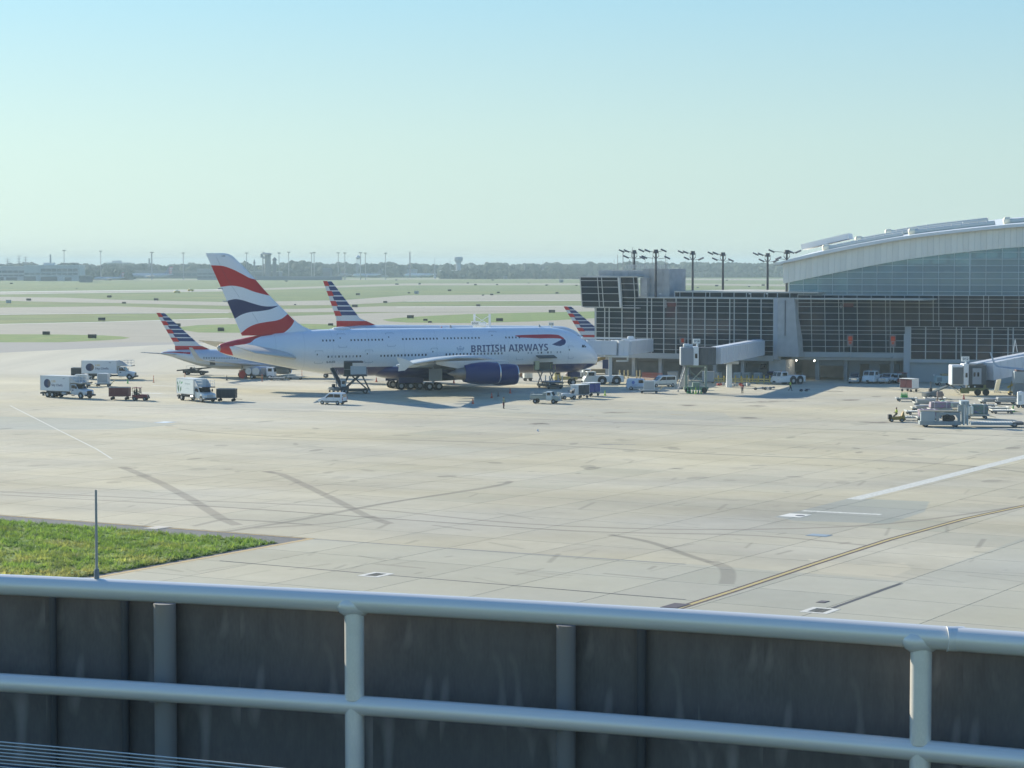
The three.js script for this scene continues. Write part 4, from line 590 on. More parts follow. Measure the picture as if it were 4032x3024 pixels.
    const p = pts[0], d = pts[1].clone().sub(p), cap = new THREE.SphereGeometry(r * 1.45, 16, 10, 0, 7, 0, Math.PI / 2); cap.scale(1, .6, 1); cap.rotateZ(Math.PI / 2); cap.rotateZ(Math.atan2(d.y, d.x)); mesh('skylight_end', [cap.translate(p.x, p.y + .15, p.z), cy(r * 1.45, r * 1.45, .9, p.x + .45, p.y + .15 + .45 * d.y / d.x, p.z, 'x', 18)], M(.88, .82, .62, .5), sky);
  };
  const xat = (px, py, z) => onPlane(hall, px, py, z)[0];
  tube(-6, .6, xat(3231, 978, -6), xat(3560, 920, -6), .5); tube(-7, .7, xat(3581, 917, -7), xat(3935, 870, -7), .52); tube(-7, .75, xat(3950, 872, -7), bx1 + 20, .52);
  tube(-18, 1.3, xat(3362, 925, -18), xat(3800, 868, -18), .5); tube(-30, 2.0, xat(3488, 888, -30), xat(3900, 850, -30), .48);
  mesh('roof_fin', [beam([xat(3165, 962, -34), onPlane(hall, 3165, 962, -34)[1] - .6, -34], [xat(3350, 918, -34), onPlane(hall, 3350, 918, -34)[1] - .6, -34], 8, 1.1)], M(.8, .78, .72, .5), hall);
  // inside: floor, back glazing bars and white columns seen through the glass
  mesh('hall_floor', [cb(uc[0] - 1, bx1 + 20, top - .35, top - .05, -58, -.6)], M(.3, .33, .33, .8), hall);
  for (let i = 0; i < 12; i++) { const hh = Math.max(2, yOf(arc, uc[0] + 3 + i * 4.4) - top - .2); mesh('hall_column', [cy(.35, .35, hh, uc[0] + 3 + i * 4.4, top + hh / 2, -8 - (i % 3) * 7, 'y', 12)], M(.7, .72, .72, .6), hall); }
  for (const [x, w, h, z] of [[4, 3, 3.5, -18], [9, 5, 5, -22], [15, 6, 4, -14], [22, 9, 6, -20], [34, 10, 7, -18], [45, 9, 8, -22]]) mesh('inner_wall', [cb(uc[0] + x, uc[0] + x + w, top, Math.min(top + h, yOf(arc, uc[0] + x) - .2), z - .4, z)], M(.3, .32, .32, .9), hall);
  mesh('inner_back_wall', [cb(uc[0] + 14, bx1 + 20, top, top + 4.5, -58.4, -58)], M(.32, .34, .34, .9), hall);
  mesh('roof_underdeck', [cb(uc[0] + 2, bx1 + 20, top - 1.2, top - .9, -58, -2)], concrete, hall);
  // display board and two stand guidance masts
  const [dx, dy] = L(730, 795, 1.9); mesh('display_board', [bx(1.9, .8, .12, dx, dy, 1.9)], M(.1, .012, .016, .5), hall); mesh('board_bracket', [bx(.2, 1.3, .12, dx - 1.4, dy, 1.8)], GREY, hall);
}
function guidance(px, py0, py1, Z, label) {
  const b = PZ(px, py1, Z), t = PZ(px, py0, Z), o = thing('guidance_display', label, 'display', [b.x, b.y, b.z], 0, 'stand guidance displays'); const h = t.y - b.y;
  mesh('mast', [bar([.2, 0, 0], [.2, h * .6, 0], .08, 8), bar([0, h * .55, 0], [0, h + .3, 0], .05, 6)], LGREY, o); mesh('housing', [rb(1.15, h * .5, .5, .06, 0, h * .78, .1)], M(.16, .15, .15, .6), o);
  mesh('screen', [bx(.75, h * .2, .04, 0, h * .87, .37)], new THREE.MeshStandardMaterial({ color: 0x200500, emissive: 0xff6a3a, emissiveIntensity: .1 }), o); mesh('lower_screen', [bx(.4, h * .08, .04, 0, h * .68, .37)], new THREE.MeshStandardMaterial({ color: 0x200500, emissive: 0xff6a3a, emissiveIntensity: .15 }), o);
  mesh('wall_arm', [bar([0, h * .5, 0], [0, h * .5, -2.6], .07), bar([.2, .1, 0], [.2, .1, -2.6], .07)], LGREY, o); return o;
}
guidance(3346, 1322, 1408, 427, 'orange lit guidance display on the hall front, above the pickup truck'); guidance(3514, 1322, 1412, 422.5, 'orange lit guidance display beside the grey corner pillar');
{ const q = PZ(2686, 1360, 433), o = thing('guidance_display', 'orange lit guidance display standing behind the D14 gate sign', 'display', [q.x, q.y, q.z], 0, 'stand guidance displays'); mesh('mast', [bar([.2, -q.y, 0], [.2, .1, 0], .1, 8)], LGREY, o); mesh('housing', [ex([[-.7, 1.5], [.75, 1.5], [.5, 0], [-.35, 0]], .5, .04)], M(.17, .17, .17, .6), o); mesh('screen', [bx(.5, .75, .04, .05, .95, .27)], new THREE.MeshStandardMaterial({ color: 0x200500, emissive: 0xff6a3a, emissiveIntensity: .1 }), o); }

// ---------- boarding bridges ----------
function gateSign(name, text, pos, w, h, label, stem) {
  const o = thing('gate_sign', label, 'sign', pos, 8, 'gate signs'); mesh('panel', [rb(w, h, .18, .03, 0, h / 2, 0)], M(.72, .73, .7, .5), o);
  mesh('lettering', [new THREE.PlaneGeometry(w * .94, h * .9).translate(0, h / 2, .096)], new THREE.MeshStandardMaterial({ roughness: .5, map: canvas(256, 160, (g) => { g.fillStyle = 'rgb(222,224,219)'; g.fillRect(0, 0, 256, 160); g.fillStyle = 'rgb(28,40,56)'; g.font = 'bold 118px sans-serif'; g.textAlign = 'center'; const m = g.measureText(text).width; g.save(); g.translate(128, 122); g.scale(Math.min(1, 228 / m), 1); g.fillText(text, 0, 0); g.restore(); }) }), o);
  mesh('stem', [bx(.3, stem, .2, w * .1, -stem / 2, 0)], M(.68, .7, .68, .5), o); return o;
}
const bridgePaint = M(.6, .63, .66, .5), bridgeGrey = M(.27, .3, .33, .6), bellows = M(.1, .11, .115, .8);
function tunnel(t, a, b, w, h, mat, name = 'tunnel') { const A = V(...a), B = V(...b), d = B.clone().sub(A), len = d.length(), m = mesh(name, [beam(a, b, w, h)], mat, t); const n = Math.max(2, Math.floor(len / 2.1)), u = d.clone().normalize(), yaw = Math.atan2(-u.z, u.x), pit = Math.asin(u.y); for (let i = 1; i < n; i++) { const p = A.clone().addScaledVector(d, i / n); const g = bx(.07, h + .08, w + .08); g.rotateZ(pit); g.rotateY(yaw); mesh('panel_rib', [g.translate(p.x, p.y, p.z)], M(.54, .57, .6, .5), m); } return m; }
{ // D14
  const c = PZ(2740, 1436, 390); c.y = 0; const t = thing('boarding_bridge', 'boarding bridge with grey bellows cab and gate sign D14', 'boarding bridge', c, 0, 'boarding bridges'), q = (px, py, Z) => { const p = PZ(px, py, Z); return [p.x - c.x, p.y, p.z - c.z]; };
  const lo = q(2740, 1437, 390)[1], hi = lo + 3.1, mid = (lo + hi) / 2;
  mesh('cab', [rb(2.2, hi - lo, 3.2, .12, q(2697, 1400, 389)[0] + .3, mid, .6)], bridgeGrey, t); mesh('cab_shutter', [bx(1.9, hi - lo - .35, .08, q(2700, 1400, 389)[0] + .3, mid, 2.24)], M(.22, .25, .28, .6), t);
  mesh('cab_side', [rb(.95, hi - lo + .1, 3.4, .1, q(2738, 1400, 389)[0], mid + .05, .5)], M(.66, .7, .71, .5), t); mesh('cab_window', [bx(.42, .8, .08, q(2739, 1398, 389)[0], mid + .1, 2.22)], GLASS, t);
  mesh('rotunda', [cy(1.9, 1.9, hi - lo - .1, q(2776, 1400, 390)[0], mid, -.2, 'y', 20), ...[...Array(8)].map((_, i) => bx(.06, hi - lo, .1, q(2776, 1400, 390)[0] + 1.92 * Math.sin(-1.2 + i * .34), mid, -.2 + 1.92 * Math.cos(-1.2 + i * .34)))], bellows, t);
  tunnel(t, q(2809, 1402, 391.5), q(2984, 1369, 431), 2.7, 2.75, bridgePaint); mesh('tunnel_roof', [beam(q(2809, 1370, 391.5), q(2984, 1338.5, 431), 1.7, .2)], bridgePaint, t);
  mesh('door_frame', [bx(1.2, 3.3, 2.6, q(2992, 1370, 433)[0], q(2992, 1370, 433)[1], q(2992, 1370, 433)[2])], bridgeGrey, t);
  mesh('roof_box', [rb(1.1, .6, 1, .2, q(2704, 1360, 389)[0], hi + .3, .5), rb(.5, .5, .6, .1, q(2722, 1360, 389)[0], hi + .25, .6)], OFFWHITE, t);
  const lp = q(2871, 1500, 408); mesh('support_column', [cy(.55, .5, lp[1] * 0 + 4.3, lp[0], 2.15, lp[2], 'y', 16)], M(.72, .73, .7, .5), t); mesh('column_head', [bx(2.6, .5, 1, lp[0] + .4, 4.45, lp[2])], LGREY, t);
  const legm = M(.2, .27, .2, .55);
  for (const dx of [-1.7, 1.7]) mesh('lift_leg', [bar([dx, .7, .3], [dx, lo, .3], .24, 10)], M(.26, .32, .27, .5), t); mesh('bogie', [bx(4.2, .5, 1.4, 0, .85, .3), bx(1.2, .9, 1.6, 0, 1.4, .3)], legm, t); for (const [x, z] of [[-1.4, -.3], [1.4, -.3], [-1.4, .9], [1.4, .9]]) mesh('wheel', [cy(.5, .5, .35, x, .5, z, 'z', 18)], RUBBER, t);
  mesh('cross_brace', [bar([-1.7, 1.2, .3], [1.7, lo - .3, .3], .07), bar([1.7, 1.2, .3], [-1.7, lo - .3, .3], .07), bx(3.8, .35, .6, 0, lo - .2, .3)], M(.24, .3, .25, .5), t); for (const dx of [-1.9, 1.5]) mesh('lamp', [new THREE.SphereGeometry(.16, 10, 8).translate(dx, lo - .35, 1)], M(.9, .9, .82, .15, .2), t);
  const sx = q(2695, 1500, 391)[0]; mesh('service_stair', [beam([sx - 1.3, .2, 1], [sx + .1, lo, 1], .9, .12), ...[...Array(9)].map((_, i) => bx(.4, .05, .9, sx - 1.3 + i * .17, .4 + i * .5, 1))], GREY, t); mesh('stair_rail', [bar([sx - 1.3, 1.2, 1.45], [sx + .1, lo + 1, 1.45], .04), bar([sx - 1.3, 1.2, .55], [sx + .1, lo + 1, .55], .04), bar([sx - 1.3, .2, 1.45], [sx - 1.3, 1.2, 1.45], .04)], LGREY, t);
  mesh('notice', [bx(.42, .34, .05, 0, 0, 0)], ORANGE, t).position.set(...(() => { const p = q(2951, 1388, 419); return [p[0], p[1], p[2]]; })()); t.children[t.children.length - 1].rotation.y = 1.02;
  const s = PZ(2743, 1353, 391.5); gateSign('gate_sign', 'D14', s, 1.28, .86, 'white gate sign reading D14 on a stem above the bellows cab', .9);
}
{ // D16, behind the nose of the big airliner
  const c = PZ(2400, 1470, 418); c.y = 0; const t = thing('boarding_bridge', 'pale boarding bridge joined to the pier behind the nose of the double deck airliner', 'boarding bridge', c, 0, 'boarding bridges'), q = (px, py, Z) => { const p = PZ(px, py, Z); return [p.x - c.x, p.y, p.z - c.z]; };
  tunnel(t, q(2300, 1366, 417), q(2417, 1370, 419), 2.8, 2.6, bridgePaint); tunnel(t, q(2420, 1369, 419), q(2458, 1371, 420), 3.1, 2.8, bridgePaint, 'inner_tunnel'); tunnel(t, q(2458, 1370, 420), q(2546, 1359, 440), 2.7, 2.5, bridgePaint, 'link_tunnel');
  mesh('cab', [rb(3, 3, 3.2, .15, q(2290, 1366, 418)[0], q(2290, 1366, 418)[1], q(2290, 1366, 418)[2])], bridgeGrey, t);
  for (const z of [-1.2, 1.2]) mesh('roof_rail', [beam([q(2290, 1331, 417)[0], q(2290, 1331, 417)[1], q(2290, 1331, 417)[2] + z], [q(2450, 1333, 420)[0], q(2450, 1333, 420)[1], q(2450, 1333, 420)[2] + z], .25, .22)], OFFWHITE, t);
  mesh('roof_unit', [rb(1.2, .5, 1, .2, q(2483, 1329, 423)[0], q(2483, 1329, 423)[1], q(2483, 1329, 423)[2]), rb(2.6, .25, 1.4, .1, q(2475, 1336, 423)[0], q(2475, 1336, 423)[1], q(2475, 1336, 423)[2])], WHITE, t);
  const lp = q(2403, 1460, 418.5); mesh('lift_leg', [bx(.62, 4.6, .62, lp[0], 3.2, lp[2]), bx(.45, 2.2, .45, lp[0], 1.2, lp[2])], M(.56, .58, .57, .5), t); mesh('leg_foot', [cy(.16, .16, .9, lp[0], .45, lp[2], 'y', 10), cy(.4, .4, .12, lp[0], .07, lp[2], 'y', 14)], OFFWHITE, t);
  mesh('under_frame', [bx(4.4, .35, 1.6, lp[0] + 1.2, q(2420, 1403, 418)[1], lp[2]), bx(2.2, .3, .3, lp[0] + 2.2, q(2440, 1422, 418)[1], lp[2]), bx(.3, 1.1, .3, lp[0] + 3.2, q(2446, 1412, 418)[1], lp[2])], OFFWHITE, t);
  mesh('service_panel', [bx(1.3, 1.7, .3, q(2386, 1434, 420)[0], q(2386, 1434, 420)[1], q(2386, 1434, 420)[2])], NAVY, t); mesh('notice', [bx(.5, .5, .05, q(2504, 1379, 429)[0] - .7, q(2504, 1379, 429)[1], q(2504, 1379, 429)[2] + 1.25, .8)], ORANGE, t);
  const g = PZ(2170, 1283, 452); gateSign('gate_sign', 'D18', g, 1.1, .68, 'white gate sign reading D18 peeping over the double deck airliner roof', 3);
  const f = thing('bridge_gantry', 'white cross braced bridge gantry rising above the airliner roof', 'gantry', (() => { const p = PZ(1898, 1290, 430); return [p.x, p.y - 3, p.z]; })(), 0); for (const dx of [-1.45, 1.45]) mesh('post', [bx(.42, 5.6, .42, dx, 2.8, 0)], WHITE, f); mesh('brace', [bar([-1.3, 3.6, 0], [1.3, 5.2, 0], .06), bar([-1.3, 5.2, 0], [1.3, 3.6, 0], .06)], WHITE, f); mesh('head_box', [rb(2.2, .8, 1, .15, -.3, 3.6, .3), bx(3.4, .3, 1.2, 0, 3.0, 0)], WHITE, f); mesh('leg', [bx(.8, 6.6, .8, -.4, -.35, -.6)], WHITE, f);
  const f2 = PZ(1871, 1282, 428); gateSign('gate_sign', 'D16X', f2, 1.55, .85, 'white gate sign reading D16X on the cross braced gantry', 1.4);
}
{ // D12 at the right edge
  const c = PZ(3818, 1560, 383); c.y = 0; const t = thing('boarding_bridge', 'white boarding bridge with open bellows, sloping up from gate sign D12', 'boarding bridge', c, 0, 'boarding bridges'), q = (px, py, Z = 383) => { const p = PZ(px, py, Z); return [p.x - c.x, p.y, p.z - c.z]; };
  const lo = q(3780, 1515)[1], hi = q(3780, 1436)[1], mid = (lo + hi) / 2, H = hi - lo;
  mesh('cab', [rb(1.9, H, 3, .15, q(3763, 1470)[0], mid, 0)], WHITE, t); mesh('cab_shutter', [bx(1.75, H - .5, .1, q(3765, 1470)[0], mid - .12, 1.5)], M(.14, .155, .16, .6), t); mesh('cab_side', [rb(.85, H + .2, 3.1, .1, q(3797, 1470)[0], mid + .1, .1)], M(.72, .74, .73, .5), t); mesh('cab_window', [bx(.35, .75, .06, q(3798, 1476)[0], mid, 1.66)], GLASS, t);
  mesh('bellows', [bx(3.1, H - .1, 2.6, q(3843, 1470)[0], mid, -.3)], bellows, t); mesh('bellows_door', [bx(1.5, H - .7, .06, q(3842, 1470)[0], mid - .2, 1.04)], M(.35, .38, .4, .5), t); mesh('door_pane', [bx(.32, .7, .05, q(3832, 1470)[0], mid + .1, 1.09), bx(.32, .7, .05, q(3847, 1470)[0], mid + .1, 1.09)], GLASS, t);
  tunnel(t, q(3884, 1462, 384), q(4160, 1405, 400), 2.8, 3.0, bridgePaint); mesh('tunnel_roof', [beam(q(3830, 1432, 383.6), q(4160, 1367, 400), 1.6, .2)], bridgePaint, t); mesh('roof_strut', [bar(q(3990, 1388, 392), q(3997, 1336, 392), .06), bar(q(4006, 1386, 392), q(3997, 1336, 392), .06)], WHITE, t);
  const olive = M(.2, .2, .07, .6); mesh('bogie_frame', [bx(4.4, .5, 1.2, .8, 1.0, .3), bx(.4, 1.8, .4, -.4, 1.6, .6), bx(.4, 1.5, .4, 2.4, 1.6, .6), bx(1.4, .8, 1, -1, .8, .6)], olive, t); for (const x of [1.2, 2.6]) mesh('wheel', [cy(.55, .55, .45, x, .55, .7, 'z', 18)], RUBBER, t);
  mesh('service_stair', [beam([-3.4, lo, .4], [-1.2, .4, .6], 1, .12), ...[...Array(8)].map((_, i) => bx(.35, .05, 1, -3.2 + i * .26, lo - .2 - i * .27, .45))], M(.12, .12, .1, .7), t); mesh('stair_rail', [bar([-3.4, lo + .9, .95], [-1.2, 1.3, 1.1], .04), bar([-3.4, lo + .9, -.1], [-1.2, 1.3, .1], .04)], M(.12, .12, .1, .7), t);
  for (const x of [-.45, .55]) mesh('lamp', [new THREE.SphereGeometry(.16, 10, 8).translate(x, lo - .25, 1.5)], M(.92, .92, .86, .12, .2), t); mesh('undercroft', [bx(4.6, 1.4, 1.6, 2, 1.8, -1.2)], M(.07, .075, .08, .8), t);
  const s = PZ(3801, 1423, 382.5); gateSign('gate_sign', 'D12', s, 1.35, .85, 'white gate sign reading D12 on the bridge cab roof', .8);
}
// ---------- floodlight masts ----------
function mast(px, topy, basey, Z, heads, label) {
  const b = PZ(px, basey, Z), tp = PZ(px, topy, Z), o = thing('floodlight_mast', label, 'light mast', [b.x, b.y, b.z], 0, 'floodlight masts on the pier'), h = tp.y - b.y, M1 = M(.07, .075, .085, .5);
  mesh('pole', [cy(.26, .19, h, 0, h / 2, 0, 'y', 14)], M1, o); mesh('crown', [cy(.5, .42, .75, 0, h - .1, 0, 'y', 12), bar([0, h - 1.7, 0], [.6, h - .9, 0], .08), bar([0, h - 1.7, 0], [-.6, h - .9, 0], .08)], M1, o);
  mesh('yoke', [bar([-.55, h - 1.0, 0], [-.55, h - .1, 0], .05), bar([.55, h - 1.0, 0], [.55, h - .1, 0], .05)], GREY, o);
  for (const [dx, dy, s] of heads) { const f = mesh('floodlight', [at(rb(1.25, .2, .8, .06), dx, h + dy, .3 * s, 0, .2, s * -.42)], M1, o); mesh('arm', [bar([dx * .2, h + dy - .25, 0], [dx * .9, h + dy - .08, .2 * s], .05)], M1, f); }
}
const H5 = [[-2.6, .1, 1], [-1.6, .1, 1], [-1.7, -1.1, 1], [1.6, -1.3, 1]], H6 = [[-2.9, .1, 1], [-1.7, .05, 1], [-2.3, -1.2, 1], [1.5, .1, 1], [2.2, -1.3, 1]], H7 = [[-2.5, .1, 1], [-1.5, .05, 1], [-1.3, -1.2, 1], [1.7, -1.3, -1]], H8 = [[-3.0, .1, 1], [-1.6, -1.3, -1], [.8, -.1, 1], [2.2, -.05, -1], [2.9, -1.4, -1]];
mast(2497, 990, 1062, 462, H5, 'dark floodlight mast standing among the antennas on the concrete core'); mast(2582, 988, 1170, 445, H6, 'tall dark floodlight mast in front of the concrete core'); mast(2727, 994, 1152, 462, H7, 'dark floodlight mast nearest the concrete core on the pier roof'); mast(2846, 999, 1152, 462, H5, 'middle dark floodlight mast of three on the pier roof'); mast(3022, 1002, 1148, 462, H7, 'dark floodlight mast on the pier roof next to the hall'); mast(3097, 990, 1178, 434, H8, 'tall dark floodlight mast standing on the concrete wedge');
// ---------- ground vehicles and equipment ----------
const wheelAt = (parent, x, z, r, w, rim = LGREY) => { const t = mesh('wheel', [lathe([[-w / 2, r * .55], [-w / 2, r * .9], [-w * .35, r], [w * .35, r], [w / 2, r * .9], [w / 2, r * .55], [w * .3, .02]], 0, 0, 0, 'x', 18).rotateY(z > 0 ? -Math.PI / 2 : Math.PI / 2).translate(x, r, z)], RUBBER, parent); mesh('rim', [cy(r * .52, r * .46, .05, x, r, z + Math.sign(z) * w * .42, 'z', 14)], rim, t); return t; };
const wheels = (parent, xs, z, r, w, rim) => { for (const x of xs) for (const s of [-1, 1]) wheelAt(parent, x, s * z, r, w, rim); };
function spot(px, py) { return P(px, py); }
const printMat = (w, h, draw, rough = .5) => new THREE.MeshStandardMaterial({ roughness: rough, map: canvas(w, h, draw) });
// high-lift catering truck: box over a scissor frame, cab in front, railed platform above the cab
function highLift(label, pos, turn, art, o = {}) {
  const t = thing('catering_truck', label, 'truck', pos, turn, 'catering trucks'), BL = o.box ?? 6.6, b0 = -5.1, b1 = b0 + BL, W = 2.45, bot = 1.18, top = 3.62;
  const boxM = M(.66, .69, .7, .45), cabM = o.cab ?? M(.55, .6, .63, .35);
  const body = mesh('cargo_box', [rb(BL, top - bot, W, .05, (b0 + b1) / 2, (bot + top) / 2, 0)], boxM, t);
  for (const s of [1, -1]) { const pl = new THREE.PlaneGeometry(BL * .97, (top - bot) * .93); if (s < 0) pl.rotateY(Math.PI); mesh('side_print', [pl.translate((b0 + b1) / 2, (bot + top) / 2, s * (W / 2 + .006))], art, body); }
  mesh('edge_trim', [bx(BL + .04, .1, W + .05, (b0 + b1) / 2, bot, 0), bx(.08, top - bot, W + .04, b0, (bot + top) / 2, 0), bx(.08, top - bot, W + .04, b1, (bot + top) / 2, 0), bx(BL + .04, .06, W + .05, (b0 + b1) / 2, top, 0)], OFFWHITE, body);
  mesh('rear_door', [bx(.03, top - bot - .3, W - .3, b0 - .045, (bot + top) / 2, 0)], M(.55, .57, .57, .5), body);
  mesh('chassis', [bx(8.6, .28, .95, -.4, .72, 0), bx(3, .35, 2.1, -2.4, .95, 0), ...[-3.6, -1.2].map((x) => bx(.2, .5, 2.2, x, .95, 0))], M(.04, .042, .045, .7), t);
  mesh('scissor_lift', [beam([-4, .85, 1.05], [-.6, 1.12, 1.05], .12, .16), beam([-4, 1.12, -1.05], [-.6, .85, -1.05], .12, .16)], DGREY, t);
  const front = b1 + .12, prof = [[front, .75], [front, 2.35], [front + 1.15, 2.35], [front + 1.65, 1.62], [front + 3.0, 1.42], [front + 3.22, 1.2], [front + 3.24, .62], [front + .9, .6]];
  const cab = mesh('cab', [ex(prof, 2.2, .09)], cabM, t);
  mesh('windshield', [at(bx(.05, .86, 1.9), front + 1.43, 1.99, 0, 0, 0, .6)], GLASS, cab); for (const s of [1, -1]) { mesh('side_window', [ex([[front + .25, 1.68], [front + .25, 2.22], [front + 1.05, 2.22], [front + 1.42, 1.66]], .05, 0, 0, 0, s * 1.1)], GLASS, cab); mesh('door_seam', [bx(.02, 1.3, .02, front + .18, 1.5, s * 1.105), bx(.02, .9, .02, front + 1.5, 1.2, s * 1.105)], GREY, cab); mesh('mirror', [bx(.1, .42, .22, front + 1.5, 1.85, s * 1.32), bar([front + 1.45, 1.85, s * 1.08], [front + 1.5, 1.85, s * 1.3], .02)], BLACK, cab); mesh('headlight', [rb(.06, .2, .42, .03, front + 3.23, 1.02, s * .78)], LAMP, cab); mesh('fender', [new THREE.TorusGeometry(.62, .1, 6, 16, Math.PI).translate(front + 2.3, .55, s * 1.06)], M(.42, .46, .48, .4), cab); mesh('wheel_well', [cy(.58, .58, .1, front + 2.3, .6, s * 1.05, 'z', 18)], BLACK, cab); }
  mesh('grille', [bx(.05, .55, 1.1, front + 3.24, 1.02, 0), bx(.06, .03, 1.12, front + 3.26, 1.16, 0), bx(.06, .03, 1.12, front + 3.26, .98, 0)], o.grille ?? BLACK, cab); mesh('bumper', [rb(.35, .32, 2.4, .08, front + 3.38, .58, 0)], M(.05, .05, .052, .5), t);
  if (o.decal !== false) mesh('door_badge', [bx(.28, .2, .01, front + .55, 1.38, 1.11)], NAVY, cab);
  // platform over the cab
  const py = o.low ? 2.45 : 2.62, p0 = b1 + .1, p1 = b1 + 2.9; mesh('platform', [bx(p1 - p0, .12, 2.3, (p0 + p1) / 2, py, 0), ex([[b1, 2.5], [b1, top - .15], [b1 + .5, top - .15], [b1 + 1.5, py + .08]], .08, 0, 0, 0, 1.15), ex([[b1, 2.5], [b1, top - .15], [b1 + .5, top - .15], [b1 + 1.5, py + .08]], .08, 0, 0, 0, -1.15)], M(.5, .52, .52, .5), t);
  const rail = []; for (const s of [1, -1]) { for (const x of [b1 + 1.5, b1 + 2.2, p1 - .05]) rail.push(bar([x, py, s * 1.1], [x, py + 1.05, s * 1.1], .028)); for (const y of [.55, 1.05]) rail.push(bar([b1 + .6, py + y, s * 1.1], [p1 - .05, py + y, s * 1.1], .025)); } for (const y of [.55, 1.05]) rail.push(bar([p1 - .05, py + y, -1.1], [p1 - .05, py + y, 1.1], .025));
  mesh('platform_rail', rail, OFFWHITE, t); mesh('platform_edge', [bx(.12, .16, 2.34, p1, py, 0)], BLACK, t);
  wheels(t, [front + 2.3], 1.0, .5, .3); for (const x of [-3.6, -2.5].slice(0, o.axles ?? 1)) wheels(t, [x], .98, .5, .46);
  mesh('step', [bx(.5, .1, .3, front + .6, .5, 1.1), bx(.5, .1, .3, front + .6, .5, -1.1)], BLACK, t); mesh('outrigger', [bx(.3, .7, .25, b0 + .6, .6, 1.15), bx(.3, .7, .25, b0 + .6, .6, -1.15), bx(.2, .3, 2.2, b0 - .1, .7, 0)], DGREY, t);
  mesh('tank', [cy(.28, .28, .9, .2, .75, 1.0, 'x', 14)], GALV, t);
  return t;
}
const chefArt = printMat(512, 192, (g) => {
  g.fillStyle = 'rgb(212,217,219)'; g.fillRect(0, 0, 512, 192); const cx = 118, cyy = 100, r = 62; g.fillStyle = 'rgb(30,45,88)'; g.beginPath(); g.arc(cx, cyy, r, 0, 7); g.fill(); g.save(); g.beginPath(); g.arc(cx, cyy, r, 0, 7); g.clip(); g.fillStyle = 'rgb(206,170,92)'; for (let i = 0; i < 6; i++) { const y = cyy - 44 + i * 18; g.beginPath(); g.moveTo(cx - 26 + Math.abs(2.4 - i) * 13, y + 4); g.lineTo(cx + 80, y); g.lineTo(cx + 80, y + 8); g.fill(); } g.restore();
  g.fillStyle = 'rgb(198,168,104)'; g.font = 'bold 42px sans-serif'; g.fillText('LSG', 196, 82); g.fillStyle = 'rgb(38,46,84)'; g.font = 'bold 44px sans-serif'; g.fillText('Sky Chefs', 194, 136); g.fillStyle = 'rgb(60,70,90)'; g.font = 'bold 16px sans-serif'; g.fillText('1036', 400, 30);
});
const leafArt = printMat(512, 192, (g) => {
  g.fillStyle = 'rgb(222,228,224)'; g.fillRect(0, 0, 512, 192); const leaf = (x, y, l, w, a, c) => { g.save(); g.translate(x, y); g.rotate(a); g.fillStyle = c; g.beginPath(); g.moveTo(0, 0); g.quadraticCurveTo(w, -l * .5, 0, -l); g.quadraticCurveTo(-w, -l * .5, 0, 0); g.fill(); g.restore(); };
  leaf(52, 186, 110, 42, -.18, 'rgb(30,92,58)'); leaf(40, 90, 60, 30, -.5, 'rgb(44,116,74)'); leaf(110, 178, 80, 34, .25, 'rgb(38,104,64)'); leaf(120, 64, 70, 26, 1.2, 'rgb(92,164,116)'); leaf(90, 70, 52, 22, .2, 'rgb(70,148,96)'); g.strokeStyle = 'rgb(60,120,80)'; g.lineWidth = 5; g.beginPath(); g.moveTo(70, 186); g.quadraticCurveTo(70, 110, 100, 66); g.stroke();
  g.fillStyle = 'rgb(150,168,164)'; g.font = 'bold 34px sans-serif'; g.fillText('Evergreen', 250, 70); g.font = '20px sans-serif'; g.fillText('catering', 300, 128);
});
highLift('white catering truck with blue and gold globe print parked alone in front of the containers', spot(268, 1566), -33, chefArt, { axles: 2 });
highLift('white catering truck with blue and gold globe print behind the boxed cargo dollies', spot(430, 1493), -4, chefArt, { box: 6.9 });
highLift('white catering truck with green leaf print on its side', spot(779, 1580), -55, leafArt, { box: 6.0, cab: M(.5, .58, .62, .35), grille: LGREY, low: true, axles: 1, decal: false });

// open baggage wagon with canopy-less box body
function boxCart(label, pos, turn, m, o = {}) {
  const t = thing(o.name ?? 'baggage_wagon', label, 'cart', pos, turn, o.group ?? 'baggage wagons'), L = o.L ?? 3.3, W = o.W ?? 1.7, b = .62, h = o.h ?? 1.35;
  mesh('floor', [bx(L, .1, W, 0, b, 0)], m, t); for (const s of [1, -1]) { mesh('side_panel', [bx(L, h, .04, 0, b + h / 2 + .05, s * W / 2)], m, t); mesh('end_panel', [bx(.04, h, W - .09, s * L / 2 - s * .02, b + h / 2 + .05, 0)], m, t); for (let i = 0; i < 5; i++) mesh('rib', [bx(.06, h, .04, -L / 2 + .2 + i * (L - .4) / 4, b + h / 2 + .05, s * (W / 2 + .035))], m, t); }
  mesh('rim_rail', [bx(L + .06, .07, .08, 0, b + h + .08, W / 2), bx(L + .06, .07, .08, 0, b + h + .08, -W / 2), bx(.08, .07, W - .1, L / 2, b + h + .08, 0), bx(.08, .07, W - .1, -L / 2, b + h + .08, 0)], o.rim ?? LGREY, t);
  wheels(t, [-L * .36, L * .36], W / 2 - .2, .24, .14, m); mesh('axle', [bx(.1, .1, W - .5, -L * .36, .28, 0), bx(.1, .1, W - .5, L * .36, .28, 0), bx(.12, .3, .12, L * .36, .42, 0), bx(.12, .3, .12, -L * .36, .42, 0)], BLACK, t); mesh('tow_bar', [bar([L / 2, .4, 0], [L / 2 + 1, .32, 0], .04)], BLACK, t); return t;
}
const maroon = M(.14, .032, .034, .6);
boxCart('rust red open baggage wagon hitched behind the red tractor', spot(472, 1574), -4, maroon);
boxCart('black open baggage wagon standing behind the leaf printed truck', spot(893, 1580), -5, M(.028, .032, .04, .6), { L: 3.1 });
